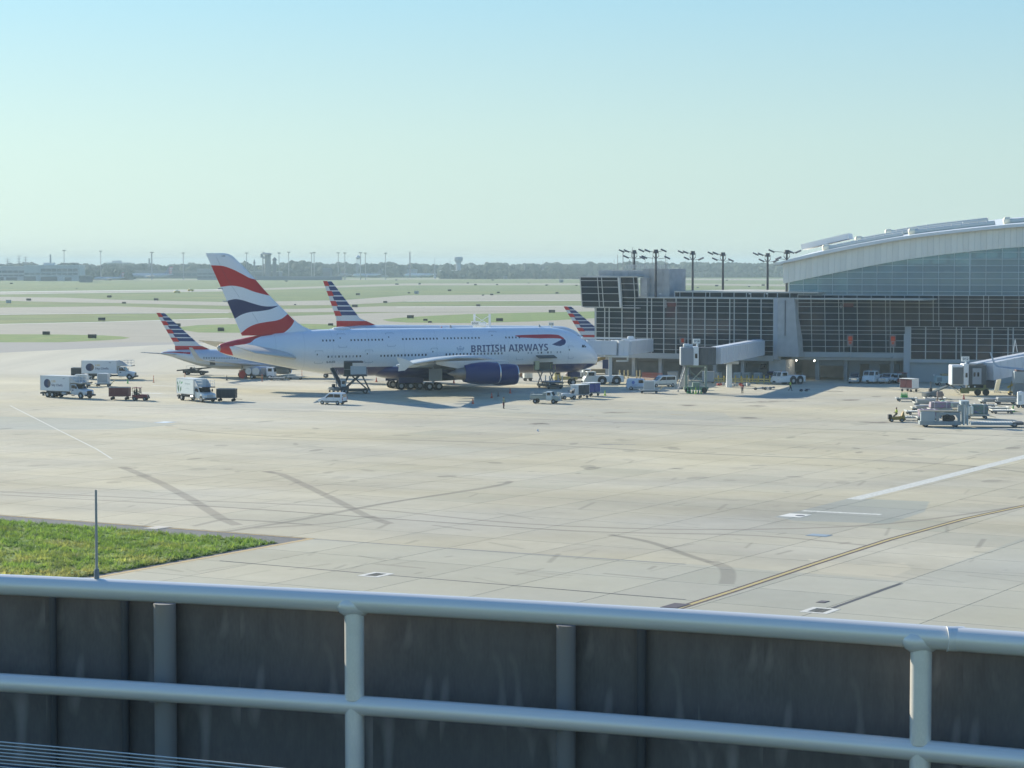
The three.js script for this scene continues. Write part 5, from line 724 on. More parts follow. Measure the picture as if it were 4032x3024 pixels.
boxCart('black open baggage wagon at the rear of the farther catering truck', spot(306, 1489), -5, M(.028, .032, .04, .6), { L: 2.2 });
// baggage tractor with canopy
function tractor(label, pos, turn, m, canopy = true) {
  const t = thing('baggage_tractor', label, 'tractor', pos, turn, 'baggage tractors');
  mesh('body', [ex([[-1.25, .35], [-1.25, .95], [-.1, .95], [.1, 1.02], [1.15, .98], [1.3, .85], [1.3, .35]], 1.3, .06)], m, t); mesh('seat', [rb(.45, .5, .9, .08, -.75, 1.15, 0), rb(.12, .55, .9, .05, -1.0, 1.4, 0)], BLACK, t); mesh('steering_wheel', [at(new THREE.TorusGeometry(.18, .025, 6, 14), -.2, 1.35, .3, Math.PI / 2)], BLACK, t); mesh('bumper', [rb(.18, .3, 1.35, .05, 1.35, .48, 0)], DGREY, t); mesh('grille', [bx(.03, .35, .8, 1.31, .72, 0)], BLACK, t); for (const s of [1, -1]) mesh('headlight', [cy(.09, .09, .04, 1.32, .78, s * .5, 'x', 12)], LAMP, t);
  if (canopy) { for (const [x, z] of [[-1.15, .6], [-1.15, -.6], [.05, .6], [.05, -.6]]) mesh('canopy_post', [bar([x, .9, z], [x - (x > 0 ? .1 : 0), 2.05, z], .035)], BLACK, t); mesh('canopy', [rb(1.4, .08, 1.4, .03, -.55, 2.08, 0)], m, t); mesh('front_pane', [bx(.02, .85, 1.1, -.0, 1.58, 0)], M(.3, .34, .36, .1, 0, { transmission: .6, thickness: 0 }), t); }
  wheels(t, [-.85, .85], .6, .32, .24, GREY); return t;
}
tractor('red baggage tractor with black canopy, driver aboard, pulling the rust red wagon', spot(553, 1577), -4, M(.2, .025, .028, .5));
// cargo container on dolly
function dolly(label, pos, turn, o = {}) {
  const t = thing('cargo_dolly', label, 'dolly', pos, turn, o.group ?? 'cargo dollies'), L = o.L ?? 3.2, W = o.W ?? 1.7, m = o.m ?? GALV;
  mesh('deck_frame', [bx(L, .12, .1, 0, .5, W / 2), bx(L, .12, .1, 0, .5, -W / 2), ...[-.5, -.25, 0, .25, .5].map((k) => bx(.1, .12, W - .11, k * L * .98, .5, 0))], m, t);
  const rl = []; for (let i = 0; i < 9; i++) rl.push(cy(.05, .05, W - .25, -L / 2 + .25 + i * (L - .5) / 8, .55, 0, 'z', 8)); mesh('roller_bed', rl, STEEL, t).userData.kind = 'stuff';
  for (const s of [1, -1]) mesh('stop_rail', [rb(.12, .16, W, .03, s * L / 2, .6, 0)], o.stop ?? OFFWHITE, t); wheels(t, [-L * .36, L * .36], W / 2 - .12, .22, .13, GREY); mesh('under_frame', [bx(L * .8, .12, .3, 0, .36, 0)], DGREY, t);
  mesh('tow_bar', [o.up ? bar([L / 2, .45, 0], [L / 2 + .7, 1.15, 0], .045) : bar([L / 2, .4, 0], [L / 2 + 1.1, .2, 0], .04)], o.bar ?? YELLOW, t); return t;
}
function container(label, pos, turn, y = .62, o = {}) {
  const t = thing('cargo_container', label, 'container', V(pos.x, y, pos.z), turn, 'cargo containers'), m = o.m ?? M(.6, .62, .61, .5), w = o.w ?? 1.5, h = o.h ?? 1.6, l = o.l ?? 1.55;
  mesh('shell', [ex([[-w / 2, 0], [w / 2, 0], [w / 2, h], [-w / 2, h]], l, .04)], m, t); for (const s of [1, -1]) mesh('edge_frame', [bx(w + .03, .07, .06, 0, .05, s * l / 2), bx(w + .03, .07, .06, 0, h - .04, s * l / 2), bx(.07, h - .16, .06, w / 2 - .02, h / 2, s * l / 2), bx(.07, h - .16, .06, -w / 2 + .02, h / 2, s * l / 2)], WHITE, t); mesh('door_panel', [bx(w - .22, h - .3, .03, 0, h / 2, l / 2 + .012)], o.door ?? M(.4, .42, .42, .6), t); mesh('base_plate', [bx(w + .02, .05, l + .02, 0, .0, 0)], STEEL, t); return t;
}
const d1 = spot(408, 1521), d2 = spot(322, 1522);
dolly('cargo dolly with raised yellow tow bar in front of the farther catering truck', d1, -3, { L: 2.8, up: true }); container('white square cargo container on the dolly with raised tow bar', d1, -3, .62, { w: 1.95, h: 1.75 });
dolly('cargo dolly coupled behind the dolly with raised tow bar', d2, -3, { L: 3.4 }); container('white rounded cargo container half hidden by the nearer globe printed truck', d2, -3, .62, { w: 2.1, h: 1.6 });
// safety cones and delineator posts
function cone(label, px, py, m, group, h = .75, k = 1) { const t = thing('traffic_cone', label, 'cone', spot(px, py), rr(0, 90), group); mesh('base', [rb(.4 * k, .05, .4 * k, .02, 0, .025, 0)], m, t); mesh('body', [cy(.16 * k, .035 * k, h, 0, h / 2 + .05, 0, 'y', 14)], m, t); mesh('collar', [cy(.115 * k, .075 * k, h * .24, 0, h * .55, 0, 'y', 14)], OFFWHITE, t); return t; }
const ca = 'orange cones around the double deck airliner';
for (const [x, y, l] of [[1482, 1504, 'orange cone beyond the belly of the double deck airliner'], [1787, 1509, 'orange cone under the wing, left of the blue engine'], [1862, 1590, 'orange cone with white collar nearest the edge of the wing shadow'], [1936, 1567, 'orange cone with white collar between the wing shadow and engine'], [2009, 1549, 'orange cone with white collar right of the engine']]) cone(l, x, y, M(.55, .09, .04, .6), ca, .85, 1.2);
cone('dark cone with pale tip beside the worker on the apron', 1962, 1561, M(.08, .06, .06, .7), ca, .8); cone('bright green cone with white collar by the farther catering truck', 503, 1510, GREEN, 'green cones', .85, 1.1); cone('bright green cone beside the covered baggage carts', 2382, 1558, LIME, 'green cones', .95, 1.2); cone('dark cone standing alone between leaf printed truck and silver airliner', 893, 1498, M(.05, .05, .05, .7), ca, .95);
function post(label, px, py, h = 1.15) { const t = thing('delineator_post', label, 'post', spot(px, py), 0, 'orange delineator posts'); mesh('base', [cy(.22, .2, .08, 0, .04, 0, 'y', 14)], M(.3, .08, .04, .8), t); mesh('tube', [cy(.06, .05, h, 0, h / 2 + .06, 0, 'y', 10)], ORANGE, t); mesh('band', [cy(.062, .06, .12, 0, h * .75, 0, 'y', 10)], OFFWHITE, t); }
post('slim orange post standing alone right of the farther catering truck', 605, 1506, 1.25); post('slim orange post behind the roof of the leaf printed truck', 728, 1494, 1.2); post('slim orange post beside the small tank truck', 1032, 1502, 1.3); post('slim orange post behind the second flat dolly', 1189, 1484, 1.2);
// belt loader
function beltLoader(label, pos, turn, rise, m) {
  const t = thing('belt_loader', label, 'belt loader', pos, turn, 'belt loaders'), up = rise;
  mesh('chassis', [ex([[-2.3, .4], [-2.3, .9], [-.6, 1.0], [1.4, .85], [2.5, .75], [2.7, .45], [2.3, .35]], 1.7, .06)], m, t); mesh('conveyor', [beam([-3.6, .85 + (up ? 0 : .15), .25], [3.6, .95 + up, .25], .8, .22)], m, t); mesh('belt', [beam([-3.55, .985 + (up ? 0 : .15), .25], [3.55, 1.085 + up, .25], .62, .03)], M(.03, .03, .03, .9), t);
  mesh('guard_rail', [...[-1.6, 0, 1.6].map((x) => bar([x, .95 + up * (x + 3.6) / 7.2, .68], [x, 1.65 + up * (x + 3.6) / 7.2, .68], .03)), bar([-1.6, 1.65 + up * .28, .68], [1.6, 1.65 + up * .72, .68], .03)], LGREY, t); if (up > .5) mesh('lift_strut', [bar([0, .7, .25], [1.6, .9 + up * .7, .25], .09), bar([-.6, .6, .55], [1.2, .85 + up * .65, .55], .06)], GREY, t);
  mesh('seat', [rb(.5, .6, .5, .08, -.9, 1.2, -.55)], BLACK, t); wheels(t, [-1.5, 1.5], .75, .36, .24, GREY); mesh('console', [bx(.3, .5, .4, -.3, 1.2, -.55)], DGREY, t); return t;
}
beltLoader('black belt loader parked under the tail of the silver narrow airliner', spot(768, 1476), -6, .55, M(.03, .032, .035, .6));
beltLoader('steep belt loader reaching up to the belly of the double deck airliner', spot(1322, 1545), 108, 3.0, M(.22, .23, .23, .6));
// small tank truck under the silver airliner
{
  const t = thing('tank_truck', 'small cab-over tank truck with round tanks under the silver airliner wing', 'truck', spot(1030, 1491), -8);
  mesh('chassis', [bx(5.6, .25, 1.0, -.3, .65, 0)], DGREY, t); const cab = mesh('cab', [ex([[1.2, .5], [1.2, 2.25], [2.5, 2.25], [2.75, 1.3], [2.75, .5]], 1.9, .08)], WHITE, t); mesh('windshield', [at(bx(.04, .8, 1.65), 2.65, 1.75, 0, 0, 0, .25)], GLASS, cab); for (const s of [1, -1]) { mesh('side_window', [bx(.75, .6, .04, 1.9, 1.75, s * .95)], GLASS, cab); mesh('headlight', [rb(.04, .14, .3, .02, 2.76, .85, s * .65)], LAMP, cab); mesh('door_seam', [bx(.02, 1.4, .02, 1.35, 1.3, s * .955)], GREY, cab); }
  for (const [x, r] of [[-2.4, .62], [-.9, .72]]) mesh('tank', [cy(r, r, 1.8, x, 1.45, 0, 'z', 22)], M(.5, .54, .56, .3, .4), t); mesh('pump_cabinet', [rb(.8, 1.3, 1.8, .05, .5, 1.45, 0)], GREY, t); mesh('pipework', [bar([-1.6, .9, .9], [.5, .9, .9], .07), bar([-1.6, 2.1, .6], [-1.6, .9, .9], .05)], LGREY, t); wheels(t, [-1.7, 1.9], .8, .4, .3, LGREY); mesh('bumper', [bx(.15, .25, 1.9, 2.82, .5, 0)], LGREY, t);
  const r = thing('hose_cart', 'red hose reel cart beside the tank truck', 'cart', spot(958, 1490), -8); mesh('reel', [cy(.62, .62, .8, 0, .75, 0, 'z', 20)], RED, r); mesh('reel_flange', [cy(.75, .75, .05, 0, .75, .42, 'z', 20), cy(.75, .75, .05, 0, .75, -.42, 'z', 20)], RED, r); mesh('frame', [bar([-.7, .1, .5], [-.7, 1.6, .5], .04), bar([-.7, 1.6, .5], [.4, 1.6, .5], .04), bar([-.7, .1, -.5], [.7, .1, -.5], .04)], ORANGE, r); wheels(r, [.5], .5, .2, .12, GREY);
}
// flat dollies behind
dolly('empty flat dolly nearest the small tank truck', spot(1090, 1497), -2, { L: 2.9, m: OFFWHITE, group: 'empty flat dollies' }); dolly('empty flat dolly farther right of the small tank truck', spot(1163, 1494), -2, { L: 2.9, m: OFFWHITE, group: 'empty flat dollies' });
// scissor lift truck serving the rear door of the big airliner
{
  const c = spot(1400, 1549), t = thing('lift_platform', 'dark scissor lift truck raised against the rear hold of the double deck airliner', 'lift platform', c, 8);
  const q = (px, py) => { const p = PZ(px, py, -c.z), l = t.worldToLocal(V(p.x, p.y, c.z)); return [l.x, l.y]; }; t.updateMatrixWorld(true);
  const dk = M(.055, .06, .06, .6), [x0, yb] = q(1352, 1478), [x1] = q(1444, 1478), yt = q(1400, 1422)[1];
  mesh('chassis', [bx(5.0, .4, 2.2, 0, .6, 0), bx(1.4, .5, 2.2, -1.9, 1.0, 0)], dk, t); wheels(t, [-1.7, 1.6], .95, .42, .3, GREY);
  for (const s of [1, -1]) mesh('scissor_arm', [beam([-1.9, .8, s * .95], [.6, yb - .1, s * .95], .14, .22), beam([1.9, .8, s * .95], [-.6, yb - .1, s * .95], .14, .22), beam([-2.2, .8, s * .8], [-1.3, yb - .1, s * .8], .12, .2), beam([2.3, .8, s * .8], [1.2, yb - .1, s * .8], .12, .2)], dk, t);
  mesh('deck', [bx(x1 - x0, .25, 2.5, (x0 + x1) / 2, yb, 0)], dk, t); mesh('tunnel_body', [bx(1.35, yt - yb - .2, 2.3, x0 + .8, (yt + yb) / 2, 0)], M(.035, .04, .038, .8), t); mesh('canopy', [rb(3.2, .28, 2.5, .1, x0 + 1.75, yt - .1, 0)], dk, t); mesh('side_screen', [bx(2.2, 1.35, .08, x1 - 1.25, yb + .95, 1.22), bx(.5, 1.45, .1, x1 - 2.6, yb + .95, 1.2)], M(.42, .46, .47, .5), t); mesh('hand_rail', [bar([x0, yb + 1.1, 1.25], [x1, yb + 1.1, 1.25], .03), bar([x1, yb, 1.25], [x1, yb + 1.1, 1.25], .03)], LGREY, t);
  mesh('jack_leg', [bar([2.5, 0, 1.2], [2.1, .7, 1], .09), bar([-2.6, 0, 1.2], [-2.1, .7, 1], .09)], LGREY, t); mesh('cab', [rb(.9, 1.2, .9, .06, -2.1, 1.75, .5)], M(.5, .52, .5, .5), t); mesh('cab_window', [bx(.6, .5, .03, -2.1, 1.95, .965)], GLASS, t);
}
// vans
function van(label, pos, turn, m, o = {}) {
  const t = thing(o.name ?? 'van', label, 'van', pos, turn, o.group ?? 'service vans'), k = o.k ?? 1, L = 4.4 * k, f = L / 2, h = o.h ?? 1.85, hood = o.hood ?? 1.0;
  const prof = [[-f, .42], [-f, h * .62], [-f + .18, h - .08], [-f + .45, h], [f - hood - 1.05, h], [f - hood - .05, h * .6], [f - .25, h * .47], [f - .02, h * .36], [f, .42], [f - .4, .3], [-f + .3, .3]];
  const b = mesh('body', [ex(prof, 1.78, .1)], m, t);
  mesh('windshield', [beam([f - hood - 1.0, h - .1, 0], [f - hood - .06, h * .63, 0], 1.45, .06)], GLASS, b); const wm = o.noWin ? [[f - hood - 1.75, f - hood - .5]] : [[-f + .35, f - hood - 1.95], [f - hood - 1.85, f - hood - .55]];
  for (const s of [1, -1]) { for (const [a, c] of wm) { const w = c > f - hood - .8 ? [[a, h * .62], [a, h - .2], [c - .55, h - .2], [c, h * .62]] : [[a, h * .62], [a + .04, h - .2], [c, h - .2], [c, h * .62]]; mesh('side_window', [ex(w, .04, 0, 0, 0, s * .885)], GLASS, b); } mesh('mirror', [rb(.15, .2, .18, .04, f - hood - .65, h * .62, s * 1.0)], BLACK, b); mesh('headlight', [rb(.12, .16, .38, .04, f - .1, h * .42, s * .62)], LAMP, b); mesh('tail_light', [bx(.06, .5, .1, -f - .0, h * .52, s * .8)], RED, b); mesh('sill_trim', [bx(L * .5, .1, .03, 0, .52, s * .895)], BLACK, b); mesh('door_seam', [bx(.015, h * .55, .015, f - hood - 1.9, h * .48, s * .893), bx(.015, h * .4, .015, f - hood - .5, h * .42, s * .893)], GREY, b); }
  mesh('rear_window', [bx(.05, .5, 1.3, -f + .06, h * .76, 0, 0, 0, -.13)], GLASS, b); mesh('front_bumper', [rb(.16, .24, 1.7, .05, f - .02, .45, 0)], o.bump ?? BLACK, t); mesh('rear_bumper', [rb(.16, .24, 1.72, .05, -f + .02, .48, 0)], o.bump ?? BLACK, t); mesh('grille', [bx(.04, .16, .8, f - .01, h * .34, 0)], BLACK, b); wheels(t, [-f + .85, f - .82], .8, .33, .22, LGREY); if (o.badge) mesh('badge', [new THREE.CircleGeometry(.28, 16).translate(o.badge, h * .68, .9), bx(.9, .08, .01, o.badge + .2, h * .45, .9)], M(.03, .12, .45, .5), b); if (o.mark) mesh('door_mark', [bx(.55, .1, .01, f - 1.75, h * .5, .9), bx(.3, .06, .01, f - 2.5, h * .52, .9)], M(.05, .12, .2, .6), b); return t;
}
van('white compact passenger van parked by the shadow of the tail', spot(1309, 1592), 157, M(.7, .73, .74, .35), { mark: true, h: 1.88 });
van('white panel van with blue round emblem behind the boxed dolly', spot(2522, 1535), -8, M(.5, .58, .68, .35), { noWin: true, badge: -1.2, h: 2.0, k: 1.12 });
van('white passenger van facing the panel van', spot(2608, 1523), 205, M(.62, .64, .6, .4), { h: 2.05, k: 1.15 });
{ const p = spot(2556, 1548); dolly('cargo dolly with raised yellow bar in front of the panel van', p, -4, { L: 3.4, up: true }); container('pale metal cargo container on the dolly by the panel van', p, -4, .62, { w: 1.9, h: 1.55, m: M(.5, .52, .5, .4, .3) }); }
// covered baggage carts and their tractor
function coveredCart(label, pos, turn, curtainM) { const t = thing('covered_baggage_cart', label, 'cart', pos, turn, 'covered baggage carts'); mesh('floor', [bx(2.9, .14, 1.7, 0, .62, 0)], GREY, t); for (const s of [1, -1]) mesh('end_wall', [bx(.06, 1.55, 1.7, s * 1.42, 1.46, 0)], M(.62, .66, .67, .5), t); mesh('roof', [rb(3.0, .1, 1.85, .04, 0, 2.27, 0)], M(.75, .77, .74, .5), t); for (const s of [1, -1]) for (const x of [-.72, .72]) mesh('curtain', [bx(1.36, 1.45, .05, x, 1.46, s * .82)], curtainM, t); mesh('lettering', [bx(.02, .16, .9, -1.46, 1.9, 0)], M(.3, .36, .42, .6), t); wheels(t, [-1.0, 1.0], .7, .24, .14, DGREY); mesh('tow_bar', [bar([1.4, .45, 0], [2.3, .3, 0], .04)], BLACK, t); return t; }
coveredCart('white covered baggage cart with dark curtain next to the small tractor', spot(2284, 1568), 48, M(.05, .06, .07, .7)); coveredCart('white covered baggage cart with blue curtain, end of the train', spot(2327, 1560), 48, M(.02, .04, .22, .6));
tractor('small white baggage tractor coupled to the covered carts', spot(2236, 1572), 200, M(.5, .53, .53, .5), false);
// grey flatbed service truck
{ const t = thing('service_truck', 'grey green flatbed service truck with white cab roof at the edge of the shadow', 'truck', spot(2145, 1588), -14); const m = M(.3, .33, .29, .55); mesh('bed', [rb(2.6, .5, 1.9, .06, -.9, 1.05, 0), bx(2.4, .1, 1.7, -.9, 1.36, 0)], m, t); mesh('hood', [ex([[1.3, .5], [1.3, 1.25], [2.2, 1.12], [2.35, .95], [2.35, .45]], 1.8, .08)], m, t); const cab = mesh('cab', [ex([[.35, .5], [.35, 1.9], [1.2, 1.9], [1.55, 1.2], [1.55, .5]], 1.75, .1)], M(.6, .64, .62, .4), t); mesh('windshield', [beam([1.24, 1.84, 0], [1.52, 1.25, 0], 1.5, .05)], GLASS, cab); for (const s of [1, -1]) { mesh('side_window', [bx(.6, .45, .04, .85, 1.55, s * .88)], GLASS, cab); mesh('headlight', [cy(.1, .1, .05, 2.36, .85, s * .65, 'x', 12)], LAMP, t); } mesh('rear_window', [bx(.04, .45, 1.3, .36, 1.55, 0)], GLASS, cab); mesh('front_bumper', [rb(.18, .25, 1.9, .05, 2.42, .5, 0)], LGREY, t); mesh('rear_bumper', [rb(.15, .2, 1.9, .05, -2.25, .55, 0)], LGREY, t); wheels(t, [-1.4, 1.6], .82, .37, .26, GREY); mesh('tool_box', [rb(.5, .4, 1.7, .04, .05, 1.55, 0)], m, t); mesh('bed_rail', [bar([-2.1, 1.3, .9], [-2.1, 1.75, .9], .03), bar([-2.1, 1.75, .9], [-2.1, 1.75, -.9], .03), bar([-2.1, 1.3, -.9], [-2.1, 1.75, -.9], .03)], LGREY, t);
  const u = thing('equipment_rack', 'upright pale equipment panels beside the service truck', 'rack', spot(2196, 1577), -14); for (const x of [0, .45]) mesh('panel', [rb(.14, 1.3, .9, .03, x, .75, 0)], M(.55, .56, .5, .6), u); mesh('foot', [bx(1, .1, 1, .2, .08, 0)], GREY, u); }
// aircraft tow tractors
function tow(label, pos, turn, o = {}) {
  const t = thing('tow_tractor', label, 'tow tractor', pos, turn, 'aircraft tow tractors'), m = o.m ?? M(.62, .66, .66, .45), L = o.L ?? 6.8, f = L / 2;
  mesh('hull', [ex([[-f, .4], [-f, 1.45], [-f + .3, 1.6], [f - 2.3, 1.55], [f - 1.7, 1.45], [f - .15, 1.35], [f, 1.1], [f, .4]], 2.5, .1)], m, t); const cab = mesh('cab', [ex([[f - 2.2, 1.4], [f - 2.15, 2.35], [f - .55, 2.35], [f - .25, 1.4]], 2.3, .08)], m, t);
  mesh('windshield', [beam([f - .5, 2.25, 0], [f - .28, 1.55, 0], 2.0, .05)], GLASS, cab); mesh('center_post', [beam([f - .5, 2.25, 0], [f - .26, 1.5, 0], .1, .08)], m, cab); for (const s of [1, -1]) { mesh('side_window', [bx(1.1, .6, .04, f - 1.3, 1.92, s * 1.15)], GLASS, cab); mesh('headlight', [cy(.1, .1, .05, f + .0, .95, s * .85, 'x', 12)], LAMP, t); for (const x of [-f + 1.4, f - 3.3]) mesh('wheel_arch', [cy(.86, .86, .12, x, .72, s * 1.21, 'z', 22)], M(.035, .037, .04, .8), t); }
  wheels(t, [-f + 1.4, f - 3.3], 1.15, .66, .4, LGREY); mesh('bumper', [rb(.25, .4, 2.4, .06, f + .05, .6, 0)], o.bump ?? m, t); mesh('tow_hitch', [bx(.4, .25, .4, f + .3, .55, 0)], BLACK, t); mesh('beacon', [cy(.1, .08, .18, f - 1.4, 2.45, 0, 'y', 10)], AMBER, cab); mesh('roof_post', [bar([-f + .6, 1.5, .9], [-f + .6, 2.1, .9], .04), bar([-f + .6, 1.5, -.9], [-f + .6, 2.1, -.9], .04)], OFFWHITE, t); return t;
}
tow('white tow tractor with big black wheels under the nose of the double deck airliner', spot(2375, 1512), 188, { L: 7.4 }); tow('white tow tractor with twin windows parked before the dark garage opening', spot(3104, 1512), 215, { L: 6.4 }); tow('white tow tractor parked between the pickup truck and the row of vans', spot(3443, 1508), 238, { L: 6.0 });
// cargo loader at the forward hold
{ const c = spot(2165, 1528), t = thing('cargo_loader', 'dark scissor cargo loader raised under the open hold door', 'cargo loader', c, 0); t.rotation.y = rad(19.46 - 90) + Math.PI; const dk = M(.075, .08, .075, .6);
  mesh('base_frame', [bx(6.5, .4, 2.6, 0, .5, 0)], dk, t); mesh('front_lift', [bx(2.4, .3, 2.9, 2.2, 3.1, 0)], M(.1, .105, .09, .6), t); for (const s of [1, -1]) mesh('scissor_arm', [beam([.8, .7, s * 1.1], [3.2, 3, s * 1.1], .14, .2), beam([3.2, .7, s * 1.1], [.8, 3, s * 1.1], .14, .2)], GREY, t); mesh('main_deck', [bx(4.2, .28, 2.7, -1.4, 1.1, 0)], dk, t); const rl = []; for (let i = 0; i < 10; i++) rl.push(cy(.05, .05, 2.4, -3.2 + i * .4, 1.28, 0, 'z', 8)); mesh('roller_bed', rl, STEEL, t).userData.kind = 'stuff'; for (const [x, z] of [[-3.1, 1.2], [-3.1, -1.2], [-1, 1.2], [-1, -1.2]]) mesh('guide_post', [bx(.16, 1.7, .16, x, 1.5, z)], M(.5, .5, .45, .5), t); mesh('operator_cab', [rb(.9, 1.6, .8, .05, 2.2, 4.0, -1.75)], M(.42, .4, .22, .5), t); mesh('cab_window', [bx(.6, .7, .03, 2.2, 4.3, -2.165), bx(.6, .7, .03, 2.2, 4.3, -1.335)], GLASS, t); mesh('hand_rail', [bar([1, 3.25, 1.4], [1, 4.2, 1.4], .03), bar([3.3, 3.25, 1.4], [3.3, 4.2, 1.4], .03), bar([1, 4.2, 1.4], [3.3, 4.2, 1.4], .03)], M(.45, .4, .1, .5), t); wheels(t, [-2.4, 2.4], 1.15, .38, .3, GREY); }
{ const t = thing('belt_loader', 'olive yellow conveyor loader standing beyond the nose wheel', 'belt loader', spot(2225, 1503), 12, 'belt loaders'); const ol = M(.3, .27, .1, .6); mesh('boom', [beam([-3, 2.0, 0], [3.2, 2.9, 0], 1.2, .35)], ol, t); mesh('chassis', [rb(4.5, .6, 1.8, .08, 0, .7, 0)], ol, t); mesh('cab', [rb(1, 1.3, .9, .06, -1.6, 1.5, .4)], ol, t); mesh('cab_window', [bx(.7, .5, .03, -1.6, 1.75, .87)], GLASS, t); mesh('strut', [bar([-1, 1, .5], [-1.4, 2.2, .5], .08), bar([1, 1, .5], [1.6, 2.6, .5], .08), bar([1, 1, -.5], [1.6, 2.6, -.5], .08)], GREY, t); wheels(t, [-1.4, 1.4], .8, .38, .26, GREY); }
{ const p = spot(2078, 1500), t = thing('baggage_wagon', 'pale boxed wagon seen between the blue engine and the cargo loader', 'cart', p, 10, 'baggage wagons'); mesh('box', [rb(1.6, 1.35, 1.5, .05, 0, 1.25, 0)], M(.56, .57, .52, .6), t); mesh('door', [bx(.7, 1.1, .03, 0, 1.25, .76)], M(.45, .46, .42, .6), t); wheels(t, [-.5, .5], .6, .24, .14, GREY); mesh('under_frame', [bx(1.8, .12, 1.2, 0, .5, 0)], DGREY, t); const u = thing('cardboard_crate', 'brown crate on wheels left of the pale boxed wagon', 'crate', spot(2046, 1487), 10); mesh('box', [rb(.9, 1, .9, .03, 0, .75, 0)], M(.35, .19, .1, .8), u); mesh('pallet', [bx(1, .14, 1, 0, .18, 0)], M(.3, .22, .14, .9), u); wheels(u, [-.35, .35], .4, .1, .08, GREY); }
// white cab-over truck half hidden by the nose gear
{ const t = thing('service_truck', 'white crew cab service truck with sloped body behind the nose gear', 'truck', spot(2285, 1500), 6); const cab = mesh('cab', [ex([[.4, .5], [.4, 2.3], [1.9, 2.3], [2.2, 1.4], [2.2, .5]], 1.95, .08)], M(.6, .63, .63, .4), t); mesh('windshield', [beam([1.92, 2.2, 0], [2.18, 1.45, 0], 1.7, .05)], GLASS, cab); for (const s of [1, -1]) mesh('side_window', [bx(.9, .6, .04, 1.2, 1.85, s * .98)], GLASS, cab); mesh('body', [ex([[-2.4, .8], [-2.4, 1.3], [-1.8, 1.7], [.3, 1.7], [.3, .8]], 1.9, .06)], M(.5, .52, .52, .5), t); mesh('nose_cone', [new THREE.SphereGeometry(.55, 14, 10).scale(1.3, .8, 1).translate(-2.2, 1.25, 0)], M(.5, .4, .38, .6), t); wheels(t, [-1.5, 1.4], .85, .38, .28, LGREY); mesh('chassis', [bx(4.6, .25, 1.2, 0, .6, 0)], DGREY, t); }
